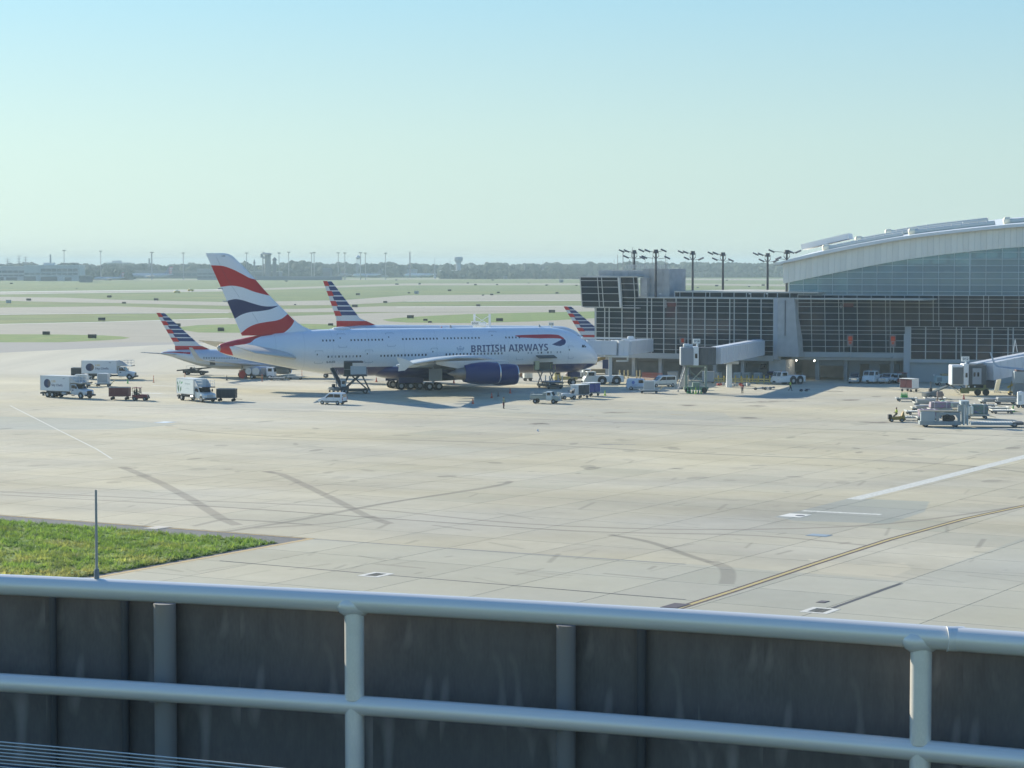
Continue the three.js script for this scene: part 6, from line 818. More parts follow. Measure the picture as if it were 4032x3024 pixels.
// people
const people = new Map();
function person(label, pos, turn, o) {
  const R = 46, half = 1.02, mc = new MarchingCubes(R, new THREE.MeshStandardMaterial(), false, false, 60000), J = o.joints, bones = [];
  const B = (a, b, ra, rb_, c) => bones.push([V(...a), V(...b), ra, rb_, c]);
  const sk = [.3, .17, .11], vest = o.vest, tr = o.trousers, dark = [.03, .03, .03];
  const { lk, rk, lf, rf, le, re, lh, rh } = J;
  B([0, 1.62, .02], [0, 1.72, .02], .095, .1, sk); B([0, 1.45, 0], [0, 1.58, .01], .055, .055, sk); B([0, 1.0, 0], [0, 1.38, 0], .14, .16, vest); B([-.14, 1.4, 0], [.14, 1.4, 0], .085, .085, vest); B([-.08, .95, 0], [.08, .95, 0], .13, .13, tr);
  for (const [s, k, f] of [[-1, lk, lf], [1, rk, rf]]) { B([s * .1, .92, 0], k, .1, .068, tr); B(k, f, .066, .048, tr); B(f, [f[0], f[1] - .02, f[2] + .16], .05, .042, dark); }
  for (const [s, e, h] of [[-1, le, lh], [1, re, rh]]) { B([s * .2, 1.4, 0], e, .062, .048, o.sleeve ?? vest); B(e, h, .046, .034, sk); const hv = V(...h), dir = hv.clone().sub(V(...e)).normalize(); for (let k = 0; k < 4; k++) { const q = hv.clone().add(V((k - 1.5) * .022, 0, 0)); B(q.toArray(), q.clone().addScaledVector(dir, .085 - Math.abs(k - 1.5) * .008).toArray(), .013, .01, sk); } B(h, hv.clone().addScaledVector(dir, .045).add(V(-s * .045, 0, .01)).toArray(), .013, .01, sk); }
  if (o.hat) B([0, 1.76, .0], [0, 1.78, .05], .098, .1, o.hat); B([0, 1.66, .1], [0, 1.64, .13], .018, .016, sk);
  const pt = V(0, 0, 0), dist = (b) => { const ab = b[1].clone().sub(b[0]), t = Math.max(0, Math.min(1, pt.clone().sub(b[0]).dot(ab) / ab.lengthSq())); return pt.distanceTo(b[0].clone().addScaledVector(ab, t)) - (b[2] + (b[3] - b[2]) * t); };
  for (let k = 0; k < R; k++) for (let j = 0; j < R; j++) for (let i = 0; i < R; i++) { pt.set((i / R * 2 - 1) * half, (j / R * 2 - 1) * half + .94, (k / R * 2 - 1) * half); if (Math.abs(pt.x) > .75 || Math.abs(pt.z) > .7) { mc.field[i + j * R + k * R * R] = -1; continue; } let d = 9; for (const b of bones) { const e = dist(b), h = Math.max(.025 - Math.abs(d - e), 0) / .025; d = Math.min(d, e) - h * h * .025 * .25; } mc.field[i + j * R + k * R * R] = -d; }
  mc.isolation = 0; mc.update(); const n = mc.count, g = new THREE.BufferGeometry(), pos_ = new Float32Array(n * 3), nor = mc.normalArray.slice(0, n * 3), col = new Float32Array(n * 3);
  for (let i = 0; i < n; i++) { pt.set(mc.positionArray[i * 3] * half, mc.positionArray[i * 3 + 1] * half + .94, mc.positionArray[i * 3 + 2] * half); pos_.set([pt.x, pt.y, pt.z], i * 3); let best = 9, c = tr; for (const b of bones) { const e = dist(b); if (e < best) { best = e; c = b[4]; } } col.set(c, i * 3); }
  g.setAttribute('position', new THREE.BufferAttribute(pos_, 3)); g.setAttribute('normal', new THREE.BufferAttribute(nor, 3)); g.setAttribute('color', new THREE.BufferAttribute(col, 3));
  const t = thing('person', label, 'person', pos, turn, 'ramp workers'); mesh('body', g.toNonIndexed(), new THREE.MeshStandardMaterial({ vertexColors: true, roughness: .85 }), t); mesh('hair', [new THREE.SphereGeometry(.112, 14, 8, 0, 7, 0, 1.7).translate(0, 1.73, -.005)], o.hair ?? M(.02, .016, .012, .8), t); mesh('eyes', [new THREE.SphereGeometry(.013, 6, 5).translate(-.035, 1.69, .112), new THREE.SphereGeometry(.013, 6, 5).translate(.035, 1.69, .112)], BLACK, t); mesh('ears', [new THREE.SphereGeometry(.025, 8, 6).scale(.5, 1, .8).translate(-.1, 1.68, .01), new THREE.SphereGeometry(.025, 8, 6).scale(.5, 1, .8).translate(.1, 1.68, .01)], M(.3, .17, .11, .8), t); if (o.band) mesh('reflective_band', [cy(.178, .178, .05, 0, 1.16, 0, 'y', 18)], M(.7, .72, .6, .4), t); return t;
}
const stand = { lk: [-.1, .5, .03], rk: [.1, .5, .02], lf: [-.11, .08, 0], rf: [.11, .08, -.02], le: [-.27, 1.13, .02], re: [.28, 1.14, .05], lh: [-.28, .9, .08], rh: [.2, .98, .25] }, walk = { lk: [-.1, .52, .2], rk: [.1, .5, -.06], lf: [-.1, .09, .26], rf: [.1, .13, -.38], le: [-.27, 1.15, -.1], re: [.27, 1.14, .1], lh: [-.27, .93, .02], rh: [.25, .98, .28] };
const sit = { lk: [-.13, .62, .38], rk: [.13, .62, .38], lf: [-.12, .3, .44], rf: [.12, .3, .44], le: [-.27, 1.15, .1], re: [.27, 1.15, .1], lh: [-.16, 1.1, .36], rh: [.16, 1.1, .36] };
person('worker in a dark vest standing by the wing shadow, holding a red wand', spot(1983, 1609), 60, { joints: stand, vest: [.35, .4, .2], sleeve: [.08, .1, .12], trousers: [.03, .025, .035], band: true });
{ const w = thing('signal_wand', 'short red wand held by the standing worker', 'wand', V(spot(1983, 1609).x - .12, .98, spot(1983, 1609).z + .1), 60); mesh('handle', [bar([0, 0, 0], [-.05, -.12, .04], .025)], BLACK, w); mesh('tip', [bar([-.05, -.12, .04], [-.2, -.42, .16], .05)], RED, w); }
person('worker in a lime vest walking past the twin window tow tractor', spot(3112, 1540), 70, { joints: walk, vest: [.45, .6, .05], trousers: [.03, .03, .03], band: true });
person('worker in an orange vest standing on the shadow of the D14 bridge', spot(2923, 1549), -30, { joints: stand, vest: [.45, .08, .05], trousers: [.03, .04, .06], band: true });
person('worker in a lime vest driving the yellow tug by the cargo loaders', V(spot(3530, 1661).x, .22, spot(3530, 1661).z), -75, { joints: sit, vest: [.5, .58, .06], trousers: [.05, .04, .03], band: true });
person('driver in dark clothes seated on the red baggage tractor', V(spot(553, 1577).x - .62, .38, spot(553, 1577).z), 86, { joints: sit, vest: [.06, .05, .05], trousers: [.04, .04, .05] });

// bollards, guard rails, cars and stores along the terminal front
for (let i = 0; i < 11; i++) { const t = thing('bollard', 'yellow bollard in the guard row under the D14 bridge', 'bollard', spot(2806 + i * 22.5, 1503 + (i % 3) * 1.5), 0, 'yellow bollards under the bridge'); mesh('tube', [cy(.13, .13, 1.15, 0, .575, 0, 'y', 12)], YELLOW, t); mesh('cap', [new THREE.SphereGeometry(.13, 10, 6, 0, 7, 0, 1.6).translate(0, 1.15, 0)], YELLOW, t); }
{ const a = spot(2812, 1509), b = spot(3036, 1513), t = thing('guard_rail', 'yellow guard rail in front of the pier ground floor', 'guard rail', a, 0); const d = b.clone().sub(a); for (const y of [.45, .9]) mesh('rail', [beam([0, y, 0], [d.x, y, d.z], .12, .22)], M(.5, .4, .14, .6), t); for (let i = 0; i <= 8; i++) mesh('post', [bx(.16, 1.1, .16, d.x * i / 8, .55, d.z * i / 8 - .15)], M(.5, .4, .14, .6), t); }
for (const [x, y] of [[2400, 1492], [2440, 1489], [2458, 1491], [2473, 1490], [2507, 1490], [2520, 1490]]) { const t = thing('bollard', 'yellow bollard along the pier wall behind the tow tractor', 'bollard', spot(x, y), 0, 'yellow bollards along the pier'); mesh('tube', [cy(.13, .13, 1.5, 0, .75, 0, 'y', 12)], M(.5, .4, .2, .6), t); mesh('cap', [new THREE.SphereGeometry(.13, 10, 6, 0, 7, 0, 1.6).translate(0, 1.5, 0)], M(.5, .4, .2, .6), t); }
{ const t = thing('safety_barrier', 'orange lattice safety barriers behind the passenger van', 'barrier', spot(2566, 1499), -30); for (let i = 0; i < 4; i++) mesh('barrier_panel', [...[0, 1, 2, 3, 4, 5].map((k) => bar([i * 1.1 - 2 + k * .18, .1, 0], [i * 1.1 - 2 + k * .18, 1.5, 0], .025)), bar([i * 1.1 - 2, .1, 0], [i * 1.1 - 1.1, .1, 0], .03), bar([i * 1.1 - 2, 1.5, 0], [i * 1.1 - 1.1, 1.5, 0], .03), bar([i * 1.1 - 2, .8, 0], [i * 1.1 - 1.1, .8, 0], .03)], M(.5, .08, .04, .6), t); }
for (const [x, y, w, h, c, l] of [[2650, 1500, 1.9, 1.5, [.34, .35, .34], 'grey storage container behind the D14 bridge legs'], [2790, 1508, 2.3, 1.9, [.3, .33, .35], 'large grey covered cart right of the D14 bridge legs'], [2695, 1532, 1.3, 2.2, [.5, .46, .4], 'beige wrapped pallet leaning by the D14 bridge stair']]) { const t = thing('storage_bin', l, 'container', spot(x, y), -12, 'stored bins'); mesh('body', [rb(w, h, 1.4, .12, 0, h / 2 + .25, 0)], M(...c, .6), t); mesh('lid', [rb(w + .08, .1, 1.48, .04, 0, h + .26, 0)], M(c[0] * .8, c[1] * .8, c[2] * .8, .6), t); wheels(t, [-w * .35, w * .35], .55, .2, .12, GREY); }
for (const [x, y, c] of [[2826, 1497, [.46, .45, .4]], [2905, 1497, [.4, .44, .44]], [2942, 1497, [.42, .42, .38]], [2985, 1498, [.34, .38, .4]]]) { const t = thing('supply_crate', 'pale supply crate stored behind the yellow guard rail', 'crate', spot(x, y), -30, 'supply crates behind the guard rail'); mesh('body', [rb(1.3, 1.35, 1.2, .05, 0, .8, 0)], M(...c, .7), t); mesh('pallet', [bx(1.35, .12, 1.25, 0, .07, 0)], M(.3, .24, .16, .9), t); mesh('panel', [bx(.9, .8, .03, 0, .85, .61)], M(c[0] * .75, c[1] * .75, c[2] * .75, .7), t); }
for (let i = 0; i < 9; i++) { const t = thing('stored_box', 'small red and white boxes heaped by the guard rail', 'box', spot(2835 + i * 14 + rr(-4, 4), 1519 + rr(-3, 4)), rr(0, 90), 'small boxes by the guard rail'), c = i % 3 ? [.5, .5, .46] : [.36, .06, .05]; mesh('body', [rb(rr(.5, .9), rr(.3, .6), .5, .04, 0, .3, 0)], M(...c, .6), t); mesh('strap', [bx(.06, .62, .53, 0, .31, 0)], DGREY, t); }
for (let i = 0; i < 6; i++) cone('green cone in the cluster at the foot of the D14 bridge', 2708 + i * 10.5, 1549 + (i % 2) * 2, i % 4 == 3 ? LIME : M(.08, .3, .1, .6), 'green cones under the D14 bridge', 1.15, 1.1);
van('dark blue pickup van in the shade of the pier', spot(3040, 1497), 250, M(.01, .03, .1, .4), { h: 1.7 });
function pickup(label, pos, turn, m) { const t = thing('pickup_truck', label, 'pickup', pos, turn, 'parked pickups'); mesh('body', [ex([[-2.7, .5], [-2.7, 1.15], [.0, 1.15], [1.2, 1.2], [2.5, 1.05], [2.7, .85], [2.7, .45]], 1.95, .1)], m, t); const cab = mesh('cab', [ex([[-.9, 1.1], [-.75, 1.85], [.6, 1.85], [1.25, 1.15]], 1.75, .1)], m, t); mesh('windshield', [beam([.66, 1.8, 0], [1.2, 1.22, 0], 1.5, .05)], GLASS, cab); mesh('rear_window', [beam([-.86, 1.25, 0], [-.76, 1.72, 0], 1.4, .05)], GLASS, cab); for (const s of [1, -1]) { mesh('side_window', [ex([[-.65, 1.28], [-.6, 1.74], [.5, 1.74], [.95, 1.28]], .04, 0, 0, 0, s * .87)], GLASS, cab); mesh('headlight', [rb(.08, .2, .4, .03, 2.66, .95, s * .72)], LAMP, t); mesh('mirror', [rb(.12, .2, .2, .04, .85, 1.3, s * 1.02)], BLACK, cab); } mesh('grille', [bx(.06, .35, 1.0, 2.7, .85, 0)], CHROME, t); mesh('front_bumper', [rb(.2, .25, 1.95, .06, 2.75, .52, 0)], LGREY, t); mesh('rear_bumper', [rb(.2, .22, 1.95, .06, -2.75, .55, 0)], LGREY, t); wheels(t, [-1.75, 1.75], .85, .4, .27, LGREY); return t; }
pickup('beige grey pickup truck parked nose out at the bay pillar', spot(3365, 1508), 258, M(.3, .3, .27, .45)); pickup('white pickup truck parked behind the tow tractor row', spot(3497, 1509), 240, M(.6, .63, .64, .4)); van('white compact van beside the white pickup in the bay', spot(3525, 1508), 243, M(.55, .57, .56, .4), { h: 1.75 });
tractor('low red baggage tractor behind the maroon curtained cart', spot(3562, 1512), 30, M(.3, .05, .05, .5)); { const c = coveredCart('white baggage cart with maroon curtain and tow bar, standing alone', spot(3580, 1542), -52, M(.12, .02, .03, .6)); }
// equipment park by the D12 bridge
const dl = 'cargo dollies by the D12 bridge';
[[3568, 1580, 'empty roller dolly carrying the green cones'], [3680, 1580, 'roller dolly coupled behind the dolly with green cones'], [3640, 1598, 'roller dolly with cream end stops in the second row'], [3720, 1602, 'roller dolly beside the loader mast in the second row'], [3632, 1618, 'roller dolly with cream end stops in the third row'], [3700, 1624, 'roller dolly under the pink wrapped load'], [3590, 1655, 'roller dolly coupled to the yellow tug'], [3655, 1658, 'roller dolly under the wrapped baggage pile'], [3900, 1590, 'roller dolly parked below the D12 bridge wheels'], [3960, 1592, 'roller dolly stacked with steel sheets'], [3925, 1618, 'low roller dolly right of the wrapped cargo pallet'], [3945, 1628, 'low roller dolly at the outer end of the row'], [3845, 1648, 'roller dolly under the green netted cargo pallet']].forEach(([x, y, l], i) => dolly(l, spot(x, y), -4 + (i % 3) * 3, { L: 3.3, W: 2.2, group: dl, m: i % 2 ? GALV : M(.34, .39, .4, .5, .4), stop: i % 3 ? M(.6, .58, .5, .5) : GALV }));
[[3610, 1632, 'roller dolly left of the wrapped baggage pile in the fourth row'], [3765, 1612, 'roller dolly behind the loader mast head'], [3668, 1640, 'roller dolly between the pink load and the baggage pile'], [3880, 1606, 'roller dolly in front of the D12 bridge bogie']].forEach(([x, y, l], i) => dolly(l, spot(x, y), 2 - i * 3, { L: 3.3, W: 2.2, group: dl, m: GALV, stop: i % 2 ? OFFWHITE : GALV }));
[[3645, 1598, 4], [3770, 1612, 5], [3640, 1618, 3], [3962, 1592, 6], [3905, 1590, 3]].forEach(([x, y, n]) => { const p = spot(x, y), t = thing('steel_sheets', ['stack of steel sheets on the dolly with cream end stops', 'stack of steel sheets behind the loader mast head', 'low stack of steel sheets in the third dolly row', 'tall stack of steel sheets beside the white power unit', 'low stack of steel sheets below the D12 bridge wheels'][[3645, 3770, 3640, 3962, 3905].indexOf(x)], 'stack', V(p.x, .63, p.z), rr(-6, 6), 'stacks of steel sheets'); for (let k = 0; k < n; k++) mesh('sheet', [bx(2.9 + rr(-.1, .1), .07, 1.9, rr(-.08, .08), .04 + k * .09, rr(-.06, .06))], k % 2 ? STEEL : GALV, t); });
{ const p = spot(3725, 1616), t = thing('green_netting', 'folded bright green cargo netting heaped on the dollies', 'netting', V(p.x, .63, p.z), 10); for (let k = 0; k < 3; k++) mesh('fold', [new THREE.SphereGeometry(1, 14, 8, 0, 7, 0, 1.57).scale(.8 - k * .12, .95 - k * .2, .7).translate(-.5 + k * .5, 0, k * .1)], M(.4 + .1 * k, .6, .38, .8), t); }
for (let i = 0; i < 5; i++) { const p = spot(3550 + i * 5, 1580); const t = cone('green cone with white collar standing on the roller dolly', 3549 + i * 5.5, 1580, GREEN, 'green cones on the dolly', .8); t.position.y = .62; }
const net = (c, f) => new THREE.MeshStandardMaterial({ roughness: .7, map: canvas(128, 128, (g) => { g.fillStyle = c; g.fillRect(0, 0, 128, 128); for (let i = 0; i < 90; i++) { g.fillStyle = `rgba(${rr(60, 220)},${rr(60, 190)},${rr(70, 200)},.35)`; g.fillRect(rnd() * 128, rnd() * 128, rr(6, 26), rr(4, 18)); } g.strokeStyle = f; g.lineWidth = 2; for (let i = -128; i < 256; i += 16) { g.beginPath(); g.moveTo(i, 0); g.lineTo(i + 128, 128); g.moveTo(i + 128, 0); g.lineTo(i, 128); g.stroke(); } }) });
function load(label, px, py, y, w, h, d, c, f) { const p = spot(px, py), t = thing('cargo_pallet', label, 'pallet', V(p.x, y, p.z), -3, 'wrapped cargo pallets'); const g = new RoundedBoxGeometry(w, h, d, 5, .14), q = g.attributes.position; for (let i = 0; i < q.count; i++) { const n = 1 + .07 * noise.noise(q.getX(i) * 2 + px, q.getY(i) * 2, q.getZ(i) * 2); q.setXYZ(i, q.getX(i) * n, q.getY(i), q.getZ(i) * n); } g.computeVertexNormals(); mesh('wrapped_load', g.translate(0, h / 2 + .08, 0), net(c, f), t); mesh('pallet_sheet', [bx(w + .15, .06, d + .15, 0, .03, 0)], STEEL, t); mesh('strap', [bx(.06, h + .1, d + .12, -w * .3, h / 2 + .06, 0), bx(.06, h + .1, d + .12, w * .3, h / 2 + .06, 0)], OFFWHITE, t); return t; }
load('green netted cargo pallet with white end bags beside the loader mast', 3845, 1648, .62, 3.0, 1.35, 2.0, 'rgb(110,130,124)', 'rgba(60,90,80,.8)'); load('pink and grey wrapped cargo pallet behind the grey cargo loader', 3700, 1624, .62, 3.0, .9, 2.0, 'rgb(150,140,150)', 'rgba(110,90,100,.7)'); load('wrapped baggage pile with maroon top next to the grey cargo loader', 3655, 1658, .62, 2.7, 1.0, 1.9, 'rgb(140,130,145)', 'rgba(90,40,60,.7)');
for (const k of [0, 1]) { const p = spot(3812 + k * 13, 1650), t = thing('cargo_bag', 'upright white bag at the end of the netted cargo pallet', 'bag', V(p.x, .62, p.z), 0, 'white cargo bags'); mesh('sack', [rb(.45, 1.25, .9, .18, 0, .65, 0)], M(.75, .74, .64, .7), t); mesh('tie', [cy(.1, .06, .14, 0, 1.3, 0, 'y', 10)], M(.6, .58, .5, .8), t); }
{ const t = thing('cargo_loader', 'long grey cargo loader with engine deck and low roller bridge', 'cargo loader', spot(3740, 1680), -5), m = M(.26, .3, .31, .55); mesh('main_frame', [rb(5.6, .5, 2.6, .06, -1.4, .55, 0)], m, t); mesh('engine_housing', [rb(1.9, 1.35, 1.2, .08, -3.1, 1.45, .7)], M(.3, .36, .38, .5), t); mesh('side_arch', [ex([[-2, .8], [-2, 2.0], [1.3, 2.0], [1.3, .8], [.9, .8], [.9, 1.2], [.6, 1.65], [-1.2, 1.65], [-1.6, 1.5], [-1.6, .8]], .2, .02, 0, 0, 1.2)], m, t); mesh('pump_unit', [rb(1.5, .8, 1, .1, -.3, 1.2, .4), cy(.4, .4, .9, .2, 1.25, .7, 'z', 16)], BLACK, t); mesh('deck', [bx(5.4, .16, 2.5, -1.4, 2.1, -.1)], M(.2, .19, .14, .7), t); for (const x of [1.75, 2.25]) mesh('lift_mast', [bx(.22, 3.2, .3, x, 1.9, 1.1), bx(.22, 3.2, .3, x, 1.9, -1.1)], M(.32, .38, .4, .5), t); mesh('mast_head', [bx(1.1, .5, 2.5, 1.9, 3.35, 0)], M(.4, .45, .46, .5), t); mesh('bridge_deck', [rb(6.6, .35, 2.5, .05, 6.0, .5, 0)], M(.28, .33, .35, .55), t); const rl = []; for (let i = 0; i < 16; i++) rl.push(cy(.06, .06, 2.2, 3.2 + i * .37, .7, 0, 'z', 8)); mesh('roller_bed', rl, STEEL, t).userData.kind = 'stuff'; mesh('bridge_end', [rb(1.1, .4, 2.6, .06, 9.3, .55, 0)], DGREY, t); wheels(t, [-3.4, .6, 8.6], 1.1, .38, .3, GREY); mesh('operator_post', [rb(.5, .9, .5, .04, 1.2, 2.6, .9)], M(.3, .33, .33, .5), t); mesh('hose_loop', [at(new THREE.TorusGeometry(.35, .05, 6, 16), -.5, 1.4, 1.32)], BLACK, t); }
{ const t = thing('baggage_tug', 'small yellow tug pulling the roller dollies', 'tug', spot(3530, 1661), 178); mesh('body', [ex([[-1.1, .3], [-1.1, .95], [-.2, .75], [.3, .75], [1.1, .7], [1.1, .3]], 1.1, .05)], M(.3, .2, .03, .5), t); mesh('seat_back', [ex([[-1.1, .8], [-.6, .7], [-.85, 1.45], [-1.0, 1.45]], .9, .05)], M(.32, .2, .05, .6), t); mesh('front_panel', [rb(.5, .7, 1.1, .06, .95, .7, 0)], BLACK, t); wheels(t, [-.7, .75], .5, .26, .2, GREY); mesh('steering_wheel', [at(new THREE.TorusGeometry(.17, .022, 6, 14), .2, 1.15, 0, Math.PI / 2)], BLACK, t); }
{ const t = thing('belt_loader', 'dark belt loader with tilted conveyor among the dollies', 'belt loader', spot(3675, 1569), 25, 'belt loaders'); mesh('chassis', [ex([[-1.8, .35], [-1.9, .9], [-.6, 1.2], [1.0, 1.1], [1.6, .7], [1.6, .35]], 1.5, .06)], M(.16, .17, .16, .6), t); mesh('conveyor', [beam([-.7, .9, .1], [2.6, 2.0, .1], 1, .2)], M(.1, .12, .11, .6), t); mesh('seat', [rb(.5, .6, .5, .1, -.6, 1.45, 0)], BLACK, t); mesh('roll_bar', [bar([-.3, 1.2, 0], [-.6, 2.9, 0], .07)], DGREY, t); wheels(t, [-1.1, 1.0], .65, .34, .24, GREY); }
{ const t = thing('trestle', 'brown steel trestle standing between the dollies', 'trestle', spot(3700, 1606), 0); for (const s of [1, -1]) { mesh('leg', [bar([-.55, 0, s * .4], [-.25, 2.4, s * .1], .07)], M(.2, .15, .12, .8), t); mesh('leg', [bar([.55, 0, s * .4], [.25, 2.4, s * .1], .07)], M(.2, .15, .12, .8), t); } mesh('head_block', [rb(.9, 1.0, .6, .2, 0, 2.1, 0)], M(.22, .17, .15, .8), t); }
cone('red cone in front of the D12 bridge wheels', 3795, 1573, RED, 'cones by the D12 bridge', .85, 1.2); cone('large green cone at the edge of the equipment park', 3989, 1623, M(.12, .36, .08, .6), 'cones by the D12 bridge', 1.05, 1.7);
{ const p = spot(3928, 1545), t = thing('access_panel', 'bright cream panel leaning on its stand near the D12 bridge', 'panel', p, 0); mesh('board', [at(rb(.85, 2.2, .12, .04), 0, 1.35, .1, .3, -.12, -.3)], M(.8, .76, .6, .6), t); mesh('stand', [bar([.3, 0, -.6], [.1, 1.8, 0], .05), bar([-.4, 0, -.6], [-.1, 1.4, 0], .05), bx(1.2, .1, .6, 0, .06, -.3)], GREY, t); }
{ const t = thing('cargo_loader', 'tall grey box loader with brown canopy at the picture edge', 'cargo loader', spot(4022, 1560), -4, 'box loaders'); mesh('box', [rb(4.6, 2.0, 2.4, .05, .9, 3.2, 0)], M(.4, .45, .46, .55), t); mesh('lower_panel', [bx(4.4, 1.9, 2.2, .9, 1.2, 0)], M(.24, .28, .3, .6), t); mesh('canopy', [rb(3.4, .25, 2.6, .05, .6, 4.4, 0)], M(.14, .08, .07, .7), t); wheels(t, [-.6, 2.2], 1.1, .4, .3, GREY); const u = thing('hydraulic_lift', 'yellow hydraulic lift beside the grey box loader', 'lift', spot(3985, 1556), 0); mesh('frame', [bx(1.2, .3, 1, 0, .5, 0), bar([-.5, .5, .4], [-.2, 2.4, .4], .09), bar([.5, .5, .4], [.2, 2.4, .4], .09)], M(.3, .22, .06, .6), u); mesh('arm', [beam([-.8, 1.3, 0], [.8, 2.2, 0], .3, .3)], YELLOW, u); wheels(u, [-.4, .4], .45, .24, .16, GREY); const w = thing('power_unit', 'white upright power unit on wheels at the picture edge', 'power unit', spot(4018, 1605), -8); mesh('cabinet', [rb(1.0, 2.0, 1.1, .1, 0, 1.45, 0)], M(.78, .8, .8, .45), w); mesh('louvre', [bx(.4, .9, .03, -.1, 1.5, .56)], M(.45, .5, .52, .6), w); mesh('cap', [cy(.18, .14, .16, 0, 2.5, 0, 'y', 12)], WHITE, w); wheels(w, [-.35, .35], .45, .26, .16, GREY); const v = thing('ground_power_cart', 'pale teal ground power cart with lamps behind the D12 bridge cab', 'cart', spot(3715, 1518), 186); mesh('body', [rb(3.2, 1.3, 1.6, .1, 0, 1.15, 0)], M(.36, .46, .46, .5), v); mesh('grille', [bx(.9, .8, .03, 1.0, 1.15, -.81), bx(.9, .8, .03, 1.0, 1.15, .81)], M(.16, .22, .24, .6), v); mesh('top_load', [rb(1.8, .4, 1.3, .1, -.4, 2.0, 0)], M(.32, .28, .16, .7), v); wheels(v, [-1, 1], .75, .32, .22, GREY); mesh('lamp', [new THREE.SphereGeometry(.12, 8, 6).translate(1.7, 1.9, .4)], M(.9, .9, .86, .12), v); }
for (const [x, y, L] of [[3640, 1500, 4], [3690, 1502, 3]]) { const t = thing('guard_rail', 'faded yellow guard rail along the grey block wall', 'guard rail', spot(x, y), -15, 'guard rails along the block'); mesh('rail', [bx(L, .22, .1, 0, .8, 0)], M(.4, .3, .12, .7), t); for (const k of [-1, 0, 1]) mesh('post', [bx(.12, 1.0, .12, k * L * .42, .5, -.12)], M(.4, .3, .12, .7), t); }
for (const [x, y, w] of [[2995, 1535, 1.6], [3020, 1533, 1.2], [3165, 1541, .9]]) { const t = thing('tow_bar', 'small grey tow bar lying on the apron by the D14 bridge shadow', 'tow bar', spot(x, y), rr(-20, 20), 'loose tow bars'); mesh('bar', [bar([-w, .3, 0], [w, .3, 0], .1)], LGREY, t); wheels(t, [-w * .6, w * .5], .22, .22, .14, GREY); mesh('head', [rb(.4, .3, .5, .05, w, .35, 0)], GREY, t); }
{ const t = thing('paper_scrap', 'tiny white scrap of paper on the open apron', 'litter', spot(2118, 1699), 20); const g = new THREE.PlaneGeometry(.22, .3, 3, 3), p = g.attributes.position; for (let i = 0; i < p.count; i++) p.setZ(i, .05 * Math.sin(i * 2.1)); mesh('sheet', [g.rotateX(-.5).translate(0, .14, 0)], M(.85, .85, .83, .7, 0, { side: THREE.DoubleSide }), t); }
{ const b = spot(2395, 1478), t = thing('stored_equipment', 'brown and yellow cargo machine beneath the bridge behind the airliner nose', 'machine', V(b.x - 1, 0, b.z - 4), 10); mesh('base', [rb(5, .8, 2, .08, -1, .7, 0)], M(.3, .24, .14, .7), t); mesh('boom', [beam([-3.4, 2.2, 0], [1.6, 3.8, 0], .8, .7), rb(1.4, 1.2, 1.4, .1, -2, 2.6, 0)], M(.34, .25, .1, .7), t); mesh('cabin', [rb(1.6, 1.2, 1.6, .1, 1.2, 1.9, 0)], GREY, t); wheels(t, [-2.4, 1], .9, .4, .3, GREY); }
// wing of the airliner parked out of view on the right
liner({ L: 47, r: 2.3, yc: 4.7, fin: [37.5, 44, 46, 48.3, 14.5], stab: [42, 45.8, 47, 49, 8], wing: [15.5, 25, 22.4, 24.2, 19.2], winglet: true, eng: [1.3, 5], rows: 1, wheel: .6, windows: 50, label: 'silver airliner at the picture edge, only its blue grey wing showing', pos: [107.8, 0, -389], turn: 66 });
liner({ ...NARROW, label: 'silver narrow airliner beyond the bridge, striped fin left of the pier corner', pos: [51, 0, -520], turn: 4 });
liner({ ...NARROW, label: 'silver narrow airliner hidden behind the pier, only its fin edge shows past the core', pos: [76, 0, -556], turn: 2 });
// ---------- airfield signs and the far side of the airport ----------
let signN = 0;
const SIGN = { 448: 'dark taxiway sign on the upper edge of the rounded left verge', 893: 'brown and dark taxiway sign on the lower edge of the rounded left verge', 985: 'dark taxiway sign on the long verge above the rounded left verge', 1715: 'dark taxiway sign touching the striped fin of the silver narrow airliner', 2138: 'dark taxiway sign between the striped fin and the wavy tail', 1058: 'dark taxiway sign on the sliver of grass left of the wavy tail', 278: 'dark taxiway sign beside the pale cabinet at the left taxiway', 1511: 'dark taxiway sign on the taxiway edge left of the fin trailing edge', 1302: 'dark taxiway sign on the verge between the wavy tail and the large striped fin', 1616: 'dark taxiway sign right of the large striped fin, at the verge tip', 1675: 'small dark taxiway sign on the verge left of the white gantry', 1967: 'long dark taxiway sign on the verge right of the white gantry', 2173: 'dark taxiway sign on the verge left of the pier corner', 1397: 'brown taxiway sign just right of the large striped fin', 1883: 'dark taxiway sign on the taxiway above the white gantry' };
const farAt = (px, py) => P(px, py, -.1), sOf = (py) => FPX / -P(2016, py).z;
[[110, 1119, 30], [742, 1139, 15], [1058, 1172.5, 44], [278, 1185, 46], [1511, 1184, 44], [1200, 1197, 38], [985, 1264.5, 68], [448, 1320.5, 72], [893, 1334, 82], [1715, 1287.5, 66], [2138, 1302, 56]].forEach(([x, y, w]) => taxiSign(x * .40687, y, w * .40687, SIGN[x]));
